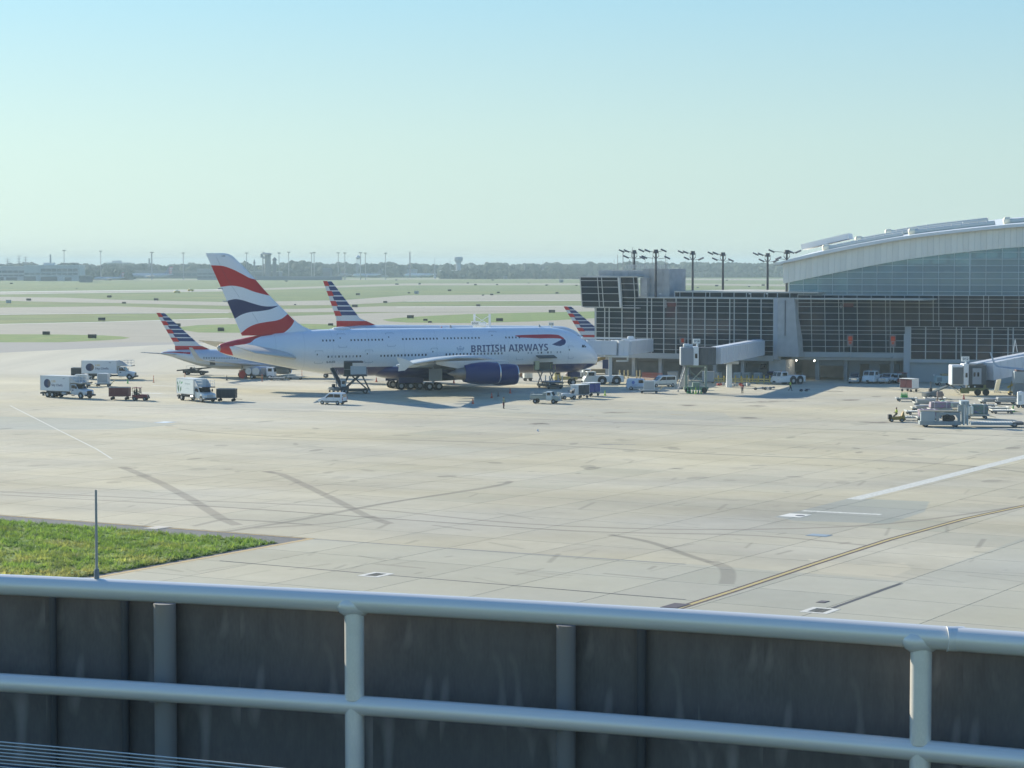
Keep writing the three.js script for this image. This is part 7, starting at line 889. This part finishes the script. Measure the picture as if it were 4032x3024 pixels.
[[870, 1306, 26], [1128, 1110, 10], [1409, 1163, 16], [1517, 1194, 16], [1560, 1105, 9], [1563, 1122, 14], [1653, 1118, 8], [1162, 1202, 8], [1397, 1211, 22], [1302, 1284, 20], [1616, 1255, 27], [1675, 1265, 17], [1693, 1273, 15], [1967, 1267, 27], [2173, 1233, 25], [1883, 1207, 16], [1770, 1147, 14], [1902, 1165, 9], [1936, 1163.5, 13], [1962, 1155, 12], [2193, 1157, 12], [1872, 1124, 11], [1842, 1117, 9], [1957, 1123, 9], [2152, 1125.5, 10], [2270, 1126, 9], [2082, 1117, 6], [1652, 1121, 9], [1610, 1156, 10], [1940, 1105, 10], [2822, 1128.5, 14], [2748, 1135, 9], [2950, 1131, 9], [3005, 1126, 13], [2862, 1106, 8], [2985, 1131, 5]].forEach(([x, y, w]) => taxiSign(x, y, w, SIGN[x]));
function taxiSign(px, py, w, own) {
  const p = P(px, py, -.05), s = FPX / -p.z, L = Math.max(1, Math.min(4.2, w / s)), t = thing('taxiway_sign', own ?? (w > 12 ? 'dark taxiway sign box on the airfield grass' : 'small dark taxiway sign far out on the airfield'), 'sign', p, rr(-6, 6), w > 12 ? 'taxiway signs' : 'far taxiway signs'), h = Math.min(1.35, L * .45);
  mesh('cabinet', [rb(L, h, .45, .05, 0, h / 2 + .2, 0)], M(.035, .036, .04, .6), t); if (w > 15) { const n = Math.max(2, Math.round(L / 1.1)); for (let i = 0; i < n; i++) mesh('face_panel', [bx(L / n - .08, h - .14, .04, -L / 2 + (i + .5) * L / n, h / 2 + .2, .225)], [M(.05, .045, .03, .6), M(.03, .03, .032, .6), M(.09, .06, .03, .6)][(signN + i) % 3], t); for (const k of [-1, 1]) mesh('leg', [cy(.05, .05, .22, k * L * .35, .11, 0, 'y', 8)], GREY, t); } signN++;
}
for (const [px, py, m, l] of [[85, 1193, .5, 'pale cabinet beside the left taxiway'], [1990, 1099, .28, 'grey cabinet block far out on the airfield'], [2210, 1112, .3, 'grey lattice rack far out on the airfield'], [1640, 1157, .45, 'pale cabinet beside the middle taxiway']]) { const x = px == 85 ? 34 : px, p = P(x, py, -.05), s = FPX / -p.z, t = thing('airfield_cabinet', l, 'cabinet', p, 0, 'airfield cabinets'); mesh('box', [rb(17 / s, 11 / s, 2.4, .1, 0, 5.5 / s, 0)], M(m, m * 1.04, m * 1.06, .6), t); mesh('roof', [bx(18 / s, .2, 2.7, 0, 11 / s + .1, 0)], M(m * .8, m * .84, m * .86, .6), t); mesh('door', [bx(6 / s, 8 / s, .1, 0, 4.4 / s, 1.22)], M(m * .6, m * .62, m * .64, .6), t); }
for (const [x, y] of [[697, 1154], [751, 1147]]) { const p = P(x, y, 0), t = thing('airfield_cart', 'small bright yellow service car on the far runway', 'car', p, 20, 'yellow cars on the runway'); mesh('body', [rb(4.6, 1.1, 2, .25, 0, .9, 0)], M(.7, .5, .06, .5), t); mesh('cabin', [rb(2.4, .8, 1.8, .2, -.2, 1.7, 0)], M(.75, .68, .4, .4), t); wheels(t, [-1.4, 1.4], .9, .36, .24, GREY); }
// far buildings: base row on the ground, top row, optional details
function farBuilding(x0, x1, yb, yt, c, label, o = {}) {
  const a = farAt(x0, yb), b = farAt(x1, yb), Z = -(a.z + b.z) / 2, W = b.x - a.x, h = PZ((x0 + x1) / 2, yt, Z).y, t = thing(o.name ?? 'airport_building', label, 'building', [(a.x + b.x) / 2, -.1, -Z], 0, o.group ?? 'far airport buildings'), D = o.D ?? 40, s = FPX / Z;
  mesh('wall', [bx(W, h, D, 0, h / 2, -D / 2)], M(...c, .85), t); const ro = mesh('roof', [bx(W * 1.01, .8, D * 1.02, 0, h + .4, -D / 2)], M(...(o.roof ?? c.map((v) => v * 1.25)), .8), t);
  (o.bands ?? []).forEach(([f, g, u0 = 0, u1 = 1]) => { const n = Math.max(1, Math.round((u1 - u0) * W * s / 22)); for (let i = 0; i < n; i++) mesh('window_bay', [bx((u1 - u0) * W / n * .9, (g - f) * h, .5, -W / 2 + (u0 + (u1 - u0) * (i + .5) / n) * W, (f + g) / 2 * h, .1)], M(.09, .11, .13, .4), t); });
  (o.doors ?? []).forEach(([u, w, f]) => mesh('hangar_door', [bx(w * W, f * h, .6, (u - .5) * W, f * h / 2, .1)], M(.08, .09, .1, .7), t)); (o.units ?? []).forEach(([u, w, hh]) => mesh('roof_unit', [bx(w * W, hh, 8, (u - .5) * W, h + .8 + hh / 2, -D / 2)], M(...c.map((v) => v * 1.1), .8), ro)); return t;
}
farBuilding(-260, 96, 1104, 1050, [.42, .45, .45], 'long low grey hangar at the left end of the far airport', { bands: [[.55, .72], [.3, .42, .4, 1]], doors: [[.72, .1, .25], [.86, .12, .22]] });
farBuilding(96, 312, 1106, 1046, [.5, .53, .53], 'pale grey hangar with stacked dark window bands', { bands: [[.62, .8, .3, .98], [.4, .52, 0, .98]], doors: [[.1, .22, .3], [.45, .3, .28], [.8, .12, .24]], units: [[.4, .2, 3]] });
farBuilding(312, 340, 1112, 1088, [.1, .12, .13], 'small dark shed at the right end of the grey hangars', { bands: [[.3, .6]] });
farBuilding(412, 506, 1078, 1035, [.34, .38, .4], 'stepped blue grey block behind the distant airliners', { units: [[.45, .4, 4]], bands: [[.5, .62]] });
farBuilding(500, 776, 1096, 1067, [.24, .23, .21], 'long brown roofed concourse behind the distant wide airliner', { roof: [.13, .12, .12], bands: [[.3, .7]] });
farBuilding(776, 860, 1102, 1060, [.26, .29, .3], 'grey concourse end beside the wavy tail', { bands: [[.15, .35], [.5, .65]] });
farBuilding(950, 1200, 1078, 1046, [.11, .13, .14], 'long dark terminal with white roof edge right of the wavy tail', { roof: [.45, .47, .46], bands: [[.3, .75]] });
farBuilding(985, 1100, 1102, 1071, [.2, .22, .22], 'flat roofed arcade building with column bays', { roof: [.42, .44, .42], bands: [[.25, .7]], units: [[.3, .3, 2.5]] });
farBuilding(1010, 1345, 1103, 1090, [.1, .14, .19], 'low dark blue wall running along the far apron', { D: 10 });
farBuilding(1100, 1260, 1066, 1036, [.13, .17, .18], 'low dark garage roof below the round control tower', { bands: [[.2, .5]] });
farBuilding(1270, 1300, 1100, 1058, [.1, .14, .18], 'narrow dark tower block between far trees', { bands: [[.3, .7]] });
farBuilding(1330, 1500, 1090, 1051, [.28, .34, .4], 'pale blue cargo shed behind the dark tailed airliner', { roof: [.45, .5, .52], bands: [[.35, .55]] });
farBuilding(1500, 1640, 1092, 1062, [.28, .34, .38], 'pale blue warehouse left of the brown tailed airliner', { bands: [[.3, .5]] });
farBuilding(1730, 1800, 1094, 1066, [.36, .42, .44], 'white roofed warehouse right of the brown tailed airliner', { roof: [.6, .62, .6], bands: [[.2, .45]] });
farBuilding(2045, 2085, 1085, 1058, [.22, .28, .32], 'blue grey block among the trees past the water tower', { bands: [[.3, .6]] });
farBuilding(2090, 2165, 1088, 1056, [.16, .2, .22], 'dark low warehouse among the trees', { bands: [[.2, .5]] });
farBuilding(2175, 2260, 1084, 1066, [.34, .38, .38], 'pale arcade building left of the pier lookout', { bands: [[.15, .6]] });
farBuilding(2250, 2345, 1072, 1046, [.52, .56, .55], 'white boxy building left of the pier core', { roof: [.62, .64, .62], bands: [[.35, .6]] });
farBuilding(2275, 2330, 1090, 1074, [.2, .22, .22], 'low dark arcade in front of the white building', { bands: [[.2, .6]] });
farBuilding(2760, 2920, 1090, 1066, [.3, .36, .42], 'long pale blue shed in front of the right hand trees', { roof: [.42, .48, .52], bands: [[.25, .5]] });
// far wood line, one mass
{
  const g = merge([0, 1, 2, 3, 4, 5].map((k) => { const q = new THREE.IcosahedronGeometry(1, 2), p = q.attributes.position; for (let i = 0; i < p.count; i++) { const n = 1 + .35 * noise.noise(p.getX(i) * 2 + k * 9, p.getY(i) * 2, p.getZ(i) * 2) + .2 * noise.noise(p.getX(i) * 6, p.getY(i) * 6, p.getZ(i) * 6 + k); p.setXYZ(i, p.getX(i) * n * .62 + Math.cos(k * 1.05) * .6 * (k ? 1 : 0), p.getY(i) * n * .55 + .5 + .25 * (k % 3 - 1), p.getZ(i) * n * .62 + Math.sin(k * 1.05) * .6 * (k ? 1 : 0)); } q.computeVertexNormals(); return q; }));
  const list = [], add = (x0, x1, Z0, Z1, h0, h1, n) => { for (let i = 0; i < n; i++) { const px = rr(x0, x1), Z = rr(Z0, Z1); list.push([(px - 2016) / FPX * Z, Z, rr(h0, h1) * (.8 + .35 * noise.noise(px / 60, 3, 1) + .25 * noise.noise(px / 17, 7, 1)), px]); } };
  add(-300, 1250, 3350, 4300, 15, 20, 420); add(1250, 2500, 3500, 4300, 15, 20, 420); add(2300, 4400, 3600, 4100, 17, 21, 560); add(2620, 3130, 3450, 3560, 4, 8, 140); add(1730, 2330, 3150, 3400, 6, 12, 120); add(350, 520, 3000, 3300, 9, 15, 60); add(950, 1010, 3100, 3300, 8, 14, 20);
  const im = new THREE.InstancedMesh(g, new THREE.MeshStandardMaterial({ color: 0xffffff, roughness: 1 }), list.length), m4 = new THREE.Matrix4(), col = new THREE.Color();
  list.forEach(([x, Z, h], i) => { m4.makeRotationY(rnd() * 6.28).scale(V(h * rr(.7, 1.1), h, h * rr(.7, 1.1))).setPosition(x, -.5, -Z); im.setMatrixAt(i, m4); col.setRGB(.035, .055, .03).multiplyScalar(rr(.7, 1.3)); im.setColorAt(i, col); });
  im.name = 'far_wood'; im.userData = { kind: 'stuff', label: 'hazy far wood of round tree crowns along the horizon', category: 'wood' }; im.castShadow = im.receiveShadow = true; scene.add(im);
}
function bush(px, py, h, w, label) { const p = P(px, py, -.1), t = thing('tree', label, 'tree', p, rnd() * 360, 'single trees on the far apron'), gs = []; for (let i = 0; i < 26; i++) { const a = rnd() * 6.28, r = Math.sqrt(rnd()) * w * .5, y = h * rr(.35, .95), q = new THREE.IcosahedronGeometry(w * rr(.13, .24), 1), pp = q.attributes.position; for (let j = 0; j < pp.count; j++) { const n = 1 + .4 * noise.noise(pp.getX(j) + i, pp.getY(j), pp.getZ(j)); pp.setXYZ(j, pp.getX(j) * n, pp.getY(j) * n, pp.getZ(j) * n); } q.computeVertexNormals(); gs.push(q.translate(Math.cos(a) * r * (1 - .4 * Math.abs(y / h - .55)), y, Math.sin(a) * r)); } const c = mesh('crown', gs, M(.03, .05, .032, 1), t); c.userData.kind = 'stuff'; mesh('trunk', [cy(.5, .3, h * .6, 0, h * .3, 0, 'y', 8), bar([0, h * .3, 0], [w * .2, h * .6, 0], .18), bar([0, h * .35, 0], [-w * .2, h * .65, .5], .18)], M(.06, .05, .04, .9), t); }
for (const [x, y, h, w, l] of [[1190, 1097, 10, 13, 'round dark tree beside the flat roofed arcade'], [1148, 1096, 11, 9, 'square cropped dark tree at the arcade end'], [1252, 1098, 7, 10, 'low dark tree left of the narrow dark block'], [1320, 1092, 11, 12, 'dark tree behind the far white airliner'], [2260, 1055, 12, 14, 'dark tree standing above the white boxy building']]) bush(x, y, h, w, l);
// high masts of the far apron
[[253, 986, 1048], [397, 989, 1044], [597, 993, 1044], [599, 993, 1046], [722, 996, 1040], [971, 996, 1050], [1099, 996, 1040], [1137, 993, 1040], [1227, 996, 1048], [1237, 994, 1048], [1332, 995, 1046], [1358, 996, 1046], [1420, 995, 1046], [1439, 996, 1046], [1518, 997, 1046]].forEach(([x, yt, yb]) => {
  const Z = 3000, p = PZ(x, 1070, Z), h = PZ(x, yt, Z).y, t = thing('high_mast', 'thin high mast light far across the airfield', 'light mast', [p.x, -.1, -Z], 0, 'far high masts'); mesh('pole', [cy(.62, .42, h, 0, h / 2, 0, 'y', 8)], M(.3, .31, .32, .6), t); mesh('lamp_ring', [cy(2.0, 2.6, 1.1, 0, h, 0, 'y', 12)], M(.22, .23, .24, .6), t);
});
for (const [x, yt, yb, w, l] of [[75, 1003, 1034, 1, 'lattice power pylon on the left skyline'], [199, 1003, 1034, 0, 'plain stack on the left skyline'], [101, 1008, 1034, 1, 'thin lattice power pylon beside the left stack'], [30, 1016, 1034, 1, 'short lattice power pylon at the far left skyline'], [588, 1018, 1040, 0, 'short thin mast left of the wavy tail']]) { const Z = 3600, p = PZ(x, 1040, Z), h = PZ(x, yt, Z).y, t = thing(w ? 'power_pylon' : 'stack', l, w ? 'pylon' : 'stack', [p.x, -.1, -Z], 0, 'skyline structures'); mesh('shaft', w ? [bar([-2, 0, 0], [0, h, 0], .35), bar([2, 0, 0], [0, h, 0], .35), ...[.3, .5, .7].map((k) => bar([-2 * (1 - k), h * k, 0], [2 * (1 - k - .15), h * (k + .15), 0], .25))] : [cy(1.6, 1.3, h, 0, h / 2, 0, 'y', 10)], M(.3, .31, .32, .7), t); if (w) for (const k of [.7, .82, .94]) mesh('cross_arm', [bx(7, .6, .6, 0, h * k, 0)], M(.3, .31, .32, .7), t); else mesh('rim', [cy(1.5, 1.5, .8, 0, h, 0, 'y', 10)], M(.2, .2, .2, .7), t); }
{ const Z = 3000, at0 = (px, py) => { const p = PZ(px, py, Z); return [p.x, p.y]; };
  { const [x, yt] = at0(1054, 997), yb = at0(1054, 1033)[1], t = thing('control_tower', 'flared old control tower with flat cap on the skyline', 'tower', [x, -.1, -Z], 0); mesh('shaft', [cy(4.2, 4.1, yb, 0, yb / 2, 0, 'y', 14)], M(.25, .25, .25, .8), t); const h = yt - yb; mesh('cab', [lathe([[yb, 4.2], [yb + h * .6, 3.9], [yb + h * .85, 4.6], [yb + h * .9, 6]], 0, 0, 0, 'y', 16)], M(.26, .25, .24, .7), t); mesh('roof', [cy(7, 3.4, h * .14, 0, yt - h * .04, 0, 'y', 16)], M(.24, .25, .26, .7), t); }
  { const [x, yt] = at0(1035, 992), t = thing('antenna_mast', 'antenna mast with round dishes beside the control tower', 'mast', [x, -.1, -Z], 0); mesh('pole', [cy(.9, .6, yt, 0, yt / 2, 0, 'y', 8)], M(.28, .28, .28, .7), t); for (const [k, s] of [[.84, -1], [.9, -1], [.8, 1], [.95, 1]]) mesh('dish', [new THREE.SphereGeometry(1.8, 10, 8).scale(1, 1, .5).translate(s * 1.7, yt * k, .4)], M(.4, .41, .42, .6), t); }
  for (const [px, y1, y0, w, l] of [[1081, 1011, 1031, 3.2, 'square belfry with pointed roof beside the control tower'], [1001, 1018, 1046, 1.4, 'thin church spire right of the wavy tail']]) { const [x, yt] = at0(px, y1), yb = at0(px, y0)[1], t = thing('church_spire', l, 'spire', [x, -.1, -Z], 0, 'spires'); mesh('tower', [bx(w * 1.4, yb + (yt - yb) * .35, w * 1.4, 0, (yb + (yt - yb) * .35) / 2, 0)], M(.2, .21, .22, .8), t); mesh('spire', [new THREE.ConeGeometry(w * 1.3, (yt - yb) * .68, 4).translate(0, yt - (yt - yb) * .34, 0)], M(.15, .17, .19, .8), t); }
}
{ const Z = 3300, q = (px, py) => { const p = PZ(px, py, Z); return [p.x, p.y]; };
  { const [x, yc] = q(1410, 1013), r = 10 / FPX * Z, t = thing('water_tower', 'onion shaped water tower on slim legs', 'water tower', [x, -.1, -Z], 0, 'water towers'); mesh('tank', [lathe([[-r * .75, r * .25], [-r * .6, r * .65], [-r * .1, r], [r * .35, r * .72], [r * .8, r * .2], [r * .9, .05]], 0, yc, 0, 'y', 20)], M(.4, .46, .54, .6), t); for (const k of [-.75, -.25, .25, .75]) mesh('leg', [bar([k * r * 1.1, 0, 0], [k * r * .9, yc - r * .4, 0], .3)], M(.4, .46, .54, .6), t); }
  { const [x, yt] = q(1805, 1011), yb = q(1805, 1044)[1], w = 17 / FPX * Z, t = thing('water_tower', 'broad concrete water tower with flat drum head', 'water tower', [x, -.1, -Z], 0, 'water towers'); mesh('stem', [cy(w * .6, w * .6, yb + (yt - yb) * .5, 0, (yb + (yt - yb) * .5) / 2, 0, 'y', 16)], M(.42, .47, .5, .7), t); mesh('drum', [lathe([[yb + (yt - yb) * .3, w * .6], [yb + (yt - yb) * .55, w], [yt - (yt - yb) * .08, w], [yt, w * .9], [yt, .05]], 0, 0, 0, 'y', 20)], M(.42, .47, .5, .7), t); }
  for (const [px, y1, l] of [[1772, 1018, 'slim spire beside the broad water tower'], [1712, 1012, 'thin needle mast between the water towers'], [2138, 1025, 'thin mast above the wood near the pier'], [2065, 1035, 'short mast above the wood']]) { const [x, yt] = q(px, y1), t = thing('needle_mast', l, 'mast', [x, -.1, -Z], 0, 'skyline masts'); mesh('needle', [cy(1.0, .15, yt, 0, yt / 2, 0, 'y', 6)], M(.3, .33, .36, .7), t); mesh('foot', [cy(2, 1.4, 8, 0, 4, 0, 'y', 8)], M(.3, .33, .36, .7), t); }
  { const [x, yt] = q(1614, 991), t = thing('construction_crane', 'slim upright lattice crane on the skyline', 'crane', [x, -.1, -Z], 0); mesh('boom', [bar([-1, 0, 0], [-.3, yt, 0], .5), bar([1, 0, 0], [.3, yt, 0], .5), ...[...Array(7)].map((_, i) => bar([-.9, yt * (.3 + i * .1), 0], [.9, yt * (.35 + i * .1), 0], .3))], M(.42, .36, .36, .7), t); mesh('cab', [rb(4, 4, 3, .3, -1.5, yt * .42, 0)], M(.3, .28, .28, .7), t); }
}
// distant airliners
function farLiner(px, py, len, turn, label, o) {
  const p = P(px, py, -.08), L = len, r = L * .046, yc = r * 1.85, t = thing('distant_airliner', label, 'airplane', p, turn, 'distant airliners');
  const tab = [[0, yc - .2 * r, yc - .4 * r, .05], [L * .02, yc + .35 * r, yc - .75 * r, .6 * r], [L * .08, yc + .95 * r, yc - r, .97 * r], [L * .14, yc + r, yc - r, r], [L * .7, yc + r, yc - r, r], [L * .88, yc + .95 * r, yc - .2 * r, .6 * r], [L, yc + .7 * r, yc + .4 * r, .15 * r]];
  mesh('fuselage', [fuselage(tab, L, 30, 20).translate(L / 2, 0, 0)], M(...o.body, .35), t); const ft = [{ le: [-L * .28, yc + .6 * r, 0], te: [-L * .46, yc + .6 * r, 0], t: .7 }, { le: [-L * .42, yc + o.fh * r, 0], te: [-L * .5, yc + o.fh * r, 0], t: .7 }];
  mesh('tail_fin', foil(ft, [0, 0, 1], (q) => [(q.x + L * .5) / (L * .22), (q.y - yc) / (o.fh * r)]), o.flag ? new THREE.MeshPhysicalMaterial({ map: flagFin(128, 256), roughness: .4 }) : M(...o.fin, .5), t);
  const w = [{ le: [L * .16, yc - .5 * r, .6 * r], te: [-L * .06, yc - .5 * r, .6 * r] }, { le: [-L * .1, yc + .1 * r, L * .45], te: [-L * .14, yc + .1 * r, L * .45] }]; mesh('wing', foil(w, [0, 1, 0]), wingPaint, t); mesh('wing', foil(mirrorZ(w), [0, 1, 0]), wingPaint, t); for (const s of [1, -1]) { mesh('engine', [lathe([[0, r * .4], [-r * .3, r * .5], [-r * 1.4, r * .45], [-r * 2, r * .28]], L * .12, yc - .95 * r, s * L * .16, 'x', 16)], M(...o.body.map((v) => v * .8), .4), t); mesh('main_gear', [cy(.8, .8, 1.6, -L * .03, .8, s * r, 'z', 12), bar([-L * .03, .8, s * r], [-L * .03, yc - .5 * r, s * r], .25)], DGREY, t); } mesh('nose_gear', [cy(.5, .5, .8, L * .4, .5, 0, 'z', 12), bar([L * .4, .5, 0], [L * .4, yc - .7 * r, 0], .2)], DGREY, t);
  const sb = [{ le: [-L * .4, yc + .3 * r, .2 * r], te: [-L * .47, yc + .3 * r, .2 * r] }, { le: [-L * .47, yc + .5 * r, L * .14], te: [-L * .5, yc + .5 * r, L * .14] }]; mesh('horizontal_stabilizer', foil(sb, [0, 1, 0]), wingPaint, t); mesh('horizontal_stabilizer', foil(mirrorZ(sb), [0, 1, 0]), wingPaint, t);
}
farLiner(592, 1100, 62, 186, 'distant silver wide airliner with striped fin before the concourse', { body: [.5, .54, .58], flag: true, fh: 4.2 }); farLiner(430, 1106, 38, 188, 'distant smaller silver airliner with striped fin, nose to the grey hangars', { body: [.46, .5, .55], flag: true, fh: 4.2 });
farLiner(1445, 1093, 46, 200, 'distant white airliner with dark fin beyond the apron wall', { body: [.62, .66, .7], fin: [.08, .1, .13], fh: 4 }); farLiner(1655, 1094, 50, 192, 'distant white airliner with brown and gold fin', { body: [.62, .66, .68], fin: [.14, .1, .06], fh: 4.3 });
{ const p = P(1345, 1092, -.08), t = thing('distant_airliner', 'distant dark swept fin standing alone behind the apron wall', 'airplane', p, 185, 'distant airliners'); mesh('tail_fin', [foil([{ le: [4, 5, 0], te: [-4, 5, 0], t: .7 }, { le: [-5, 15, 0], te: [-9, 15, 0], t: .7 }], [0, 0, 1])], M(.12, .1, .12, .5), t); mesh('fuselage', [lathe([[-16, .6], [-8, 2], [8, 2.2], [18, 2.2], [22, 1.5], [24, .2]], 0, 4, 0, 'x', 16)], M(.3, .34, .38, .5), t); mesh('main_gear', [cy(.6, .6, 3, 4, .6, 0, 'z', 10), bar([4, .6, 0], [4, 3, 0], .3)], DGREY, t); }
{ const p = P(1930, 1082, -.08), s = FPX / -p.z, t = thing('white_column', 'short bright white column against the far wood', 'column', p, 0); mesh('shaft', [cy(2.6 / s, 2.4 / s, 17 / s, 0, 8.5 / s, 0, 'y', 12)], M(.8, .8, .76, .6), t); mesh('cap', [cy(3 / s, 2 / s, 2 / s, 0, 18 / s, 0, 'y', 12)], M(.7, .7, .66, .6), t); }
for (let i = 0; i < 17; i++) { const x = 1958 + i * 13 + rr(-5, 5), p = P(x, 1084 + rr(-1, 1), -.08), t = thing('parked_vehicle', 'tiny pale vehicle parked along the far apron edge', 'vehicle', p, rr(0, 180), 'tiny vehicles on the far apron'), k = rr(.8, 1.6); mesh('body', [rb(5 * k, 1.6 * k, 2.2, .3, 0, 1.1 * k, 0)], M(...(i % 3 ? [.7, .7, .68] : [.2, .22, .24]), .5), t); mesh('cabin', [rb(2.6 * k, 1.1 * k, 2, .3, .4, 2.2 * k, 0)], GLASS, t); }
// ---------- the railing beside the elevated track ----------
{
  const TOPH = EYE - 1.72, curveAt = (rows, h) => new THREE.CatmullRomCurve3(rows.map(([x, y]) => P(x, y, h)));
  const topC = curveAt([[-5200, 2150], [-1400, 2248], [0, 2301], [1000, 2349], [2016, 2403], [3000, 2463], [4032, 2536], [5400, 2645], [8600, 2930]], TOPH), pts = topC.getPoints(140);
  const t = thing('guardrail', 'pale painted pipe guardrail with two rails along the track edge', 'railing', P(2016, 2403, TOPH).setY(TOPH - 1.25)), o = t.position, lp = (p, dy) => V(p.x - o.x, p.y - o.y + dy, p.z - o.z), railM = new THREE.MeshPhysicalMaterial({ roughness: .4, metalness: .2, clearcoat: 1, clearcoatRoughness: .22, map: dataTex(256, 64, (u, v) => { const k = 1 + .08 * tileNoise(u, v, 6, 91) + .07 * tileNoise(u, v, 30, 92); return [.84 * k, .79 * k, .7 * k]; }) });
  const rail = (name, dy, r) => { const m = mesh(name, new THREE.TubeGeometry(new THREE.CatmullRomCurve3(pts.map((p) => lp(p, dy))), 160, r, 20), railM, t); return m; };
  rail('top_rail', 0, .056); rail('middle_rail', -.53, .051);
  const at0 = (px) => { let best = null, e = 1e9; for (let i = 0; i <= 4000; i++) { const p = topC.getPoint(i / 4000), q = Math.abs(2016 + FPX * p.x / -p.z - px); if (q < e) { e = q; best = p; } } return best; };
  for (const px of [-3200, -860, 1390, 3640, 5950]) { const p = lp(at0(px), 0); mesh('post', [cy(.05, .05, .47, p.x, p.y - .265, p.z, 'y', 20), cy(.05, .05, .9, p.x, p.y - .98, p.z, 'y', 20)], railM, t); mesh('collar', [new THREE.SphereGeometry(.062, 16, 10).scale(1.5, 1, 1).translate(p.x, p.y - .02, p.z)], railM, t); mesh('base_plate', [bx(.2, .02, .2, p.x, p.y - 1.44, p.z)], GALV, t); }
  { const p = lp(at0(3640), 0), q = lp(at0(3775), 0); mesh('sleeve_joint', [bar([q.x - .04, q.y, q.z], [q.x + .04, q.y, q.z], .0585, 20)], railM, t); }
  const rod = at0(370), rt = thing('marker_rod', 'thin grey rod standing up from the top rail', 'rod', rod.clone().setY(TOPH + .055)); mesh('rod', [cy(.008, .006, .47, 0, .235, 0, 'y', 10)], M(.42, .4, .36, .6), rt); mesh('clamp', [cy(.014, .014, .05, 0, .025, 0, 'y', 12)], GREY, rt);
  // parapet of the guideway right behind the rail, and the ribbed walkway at its foot
  const wm = new THREE.MeshStandardMaterial({ roughness: .95, map: dataTex(512, 256, (u, v) => { const n = tileNoise(u, v, 5, 95) * .5 + tileNoise(u, v, 16, 96) * .35 + tileNoise(u, v, 60, 97) * .3, b = Math.max(0, tileNoise(u, v, 7, 98) - .18) * 1.6, k = 1 + n * .5; return [.145 * k + b * .34, .132 * k + b * .31, .12 * k + b * .28]; }) });  // weathered mottling, plus pale blotches painted in as reflections
  const w = thing('parapet_wall', 'dark weathered concrete parapet with painted pale reflections, standing behind the guardrail', 'wall', [o.x, TOPH - 2.2, o.z]), off = .42, lq = (p) => V(p.x - o.x, 0, p.z - o.z - off);
  const seg = 30; for (let i = 0; i < seg; i++) { const a = lq(topC.getPoint(i / seg)), b = lq(topC.getPoint((i + 1) / seg)), d = b.clone().sub(a), L = d.length() + .004, g = bx(L, 2.11, .16, 0, 1.055, 0), uv = g.attributes.uv; for (let k = 0; k < uv.count; k++) uv.setXY(k, uv.getX(k) * .5 + i * .37, uv.getY(k) * .9); g.rotateY(Math.atan2(-d.z, d.x)); mesh('wall_panel', [g.translate((a.x + b.x) / 2, 0, (a.z + b.z) / 2)], wm, w); }
  const cap = []; for (let i = 0; i < 60; i++) { const a = lq(topC.getPoint(i / 60)), b = lq(topC.getPoint((i + 1) / 60)); cap.push(beam([a.x, 2.13, a.z], [b.x, 2.13, b.z], .22, .04)); } mesh('coping', cap, M(.05, .05, .052, .9), w);
  for (const [px, r, m, l] of [[150, .02, M(.075, .075, .075, .7), 'dark'], [442, .022, M(.075, .075, .075, .7), 'dark'], [610, .06, M(.26, .25, .235, .7), 'pale'], [2235, .05, M(.22, .21, .2, .7), 'pale'], [2545, .024, M(.075, .075, .075, .7), 'dark']]) { const p = lq(at0(px)); mesh('wall_rod', [cy(r, r, 2.1, p.x, 1.05, p.z + .1 + r, 'y', 14)], m, w); mesh('wall_rod_bracket', [bx(r * 2.6, .05, r * 2, p.x, .7, p.z + .1 + r), bx(r * 2.6, .05, r * 2, p.x, 1.6, p.z + .1 + r)], m, w); }  // slim dark rods and thicker pale ones standing against the wall
  const wk = thing('cable_bundle', 'bundle of thin pale cables strung low along the parapet', 'cables', [o.x, TOPH - .72, o.z]); for (let i = 0; i < 9; i++) { const h = TOPH - .74 - i * .021, c = new THREE.CatmullRomCurve3([[-1200, 2815 + i * 14], [0, 2921 + i * 14], [550, 2971 + i * 14], [1150, 3030 + i * 14], [2400, 3170 + i * 14]].map(([x, y]) => P(x, y, h))).getPoints(20).map((p) => V(p.x - o.x, p.y - (TOPH - .72), p.z - o.z)); mesh('cable', new THREE.TubeGeometry(new THREE.CatmullRomCurve3(c), 40, .0035, 6), M(.6, .63, .62, .4), wk); }
  mesh('cable_tray', [(() => { const a = P(-1200, 2900, TOPH - .95), b = P(2400, 3230, TOPH - .95); return beam([a.x - o.x, -.26, a.z - o.z], [b.x - o.x, -.26, b.z - o.z], .16, .02); })()], M(.08, .1, .13, .6), wk);
  // deck that carries the railing and the parapet
  const deck = []; for (let i = 0; i < 48; i++) { const a = lq(topC.getPoint(i / 48)), b = lq(topC.getPoint((i + 1) / 48)); deck.push(beam([a.x, -.15, a.z + 2.2], [b.x, -.15, b.z + 2.2], 5, .3)); } mesh('guideway_deck', deck, M(.12, .12, .12, .9), w);
}
renderer.render(scene, camera);
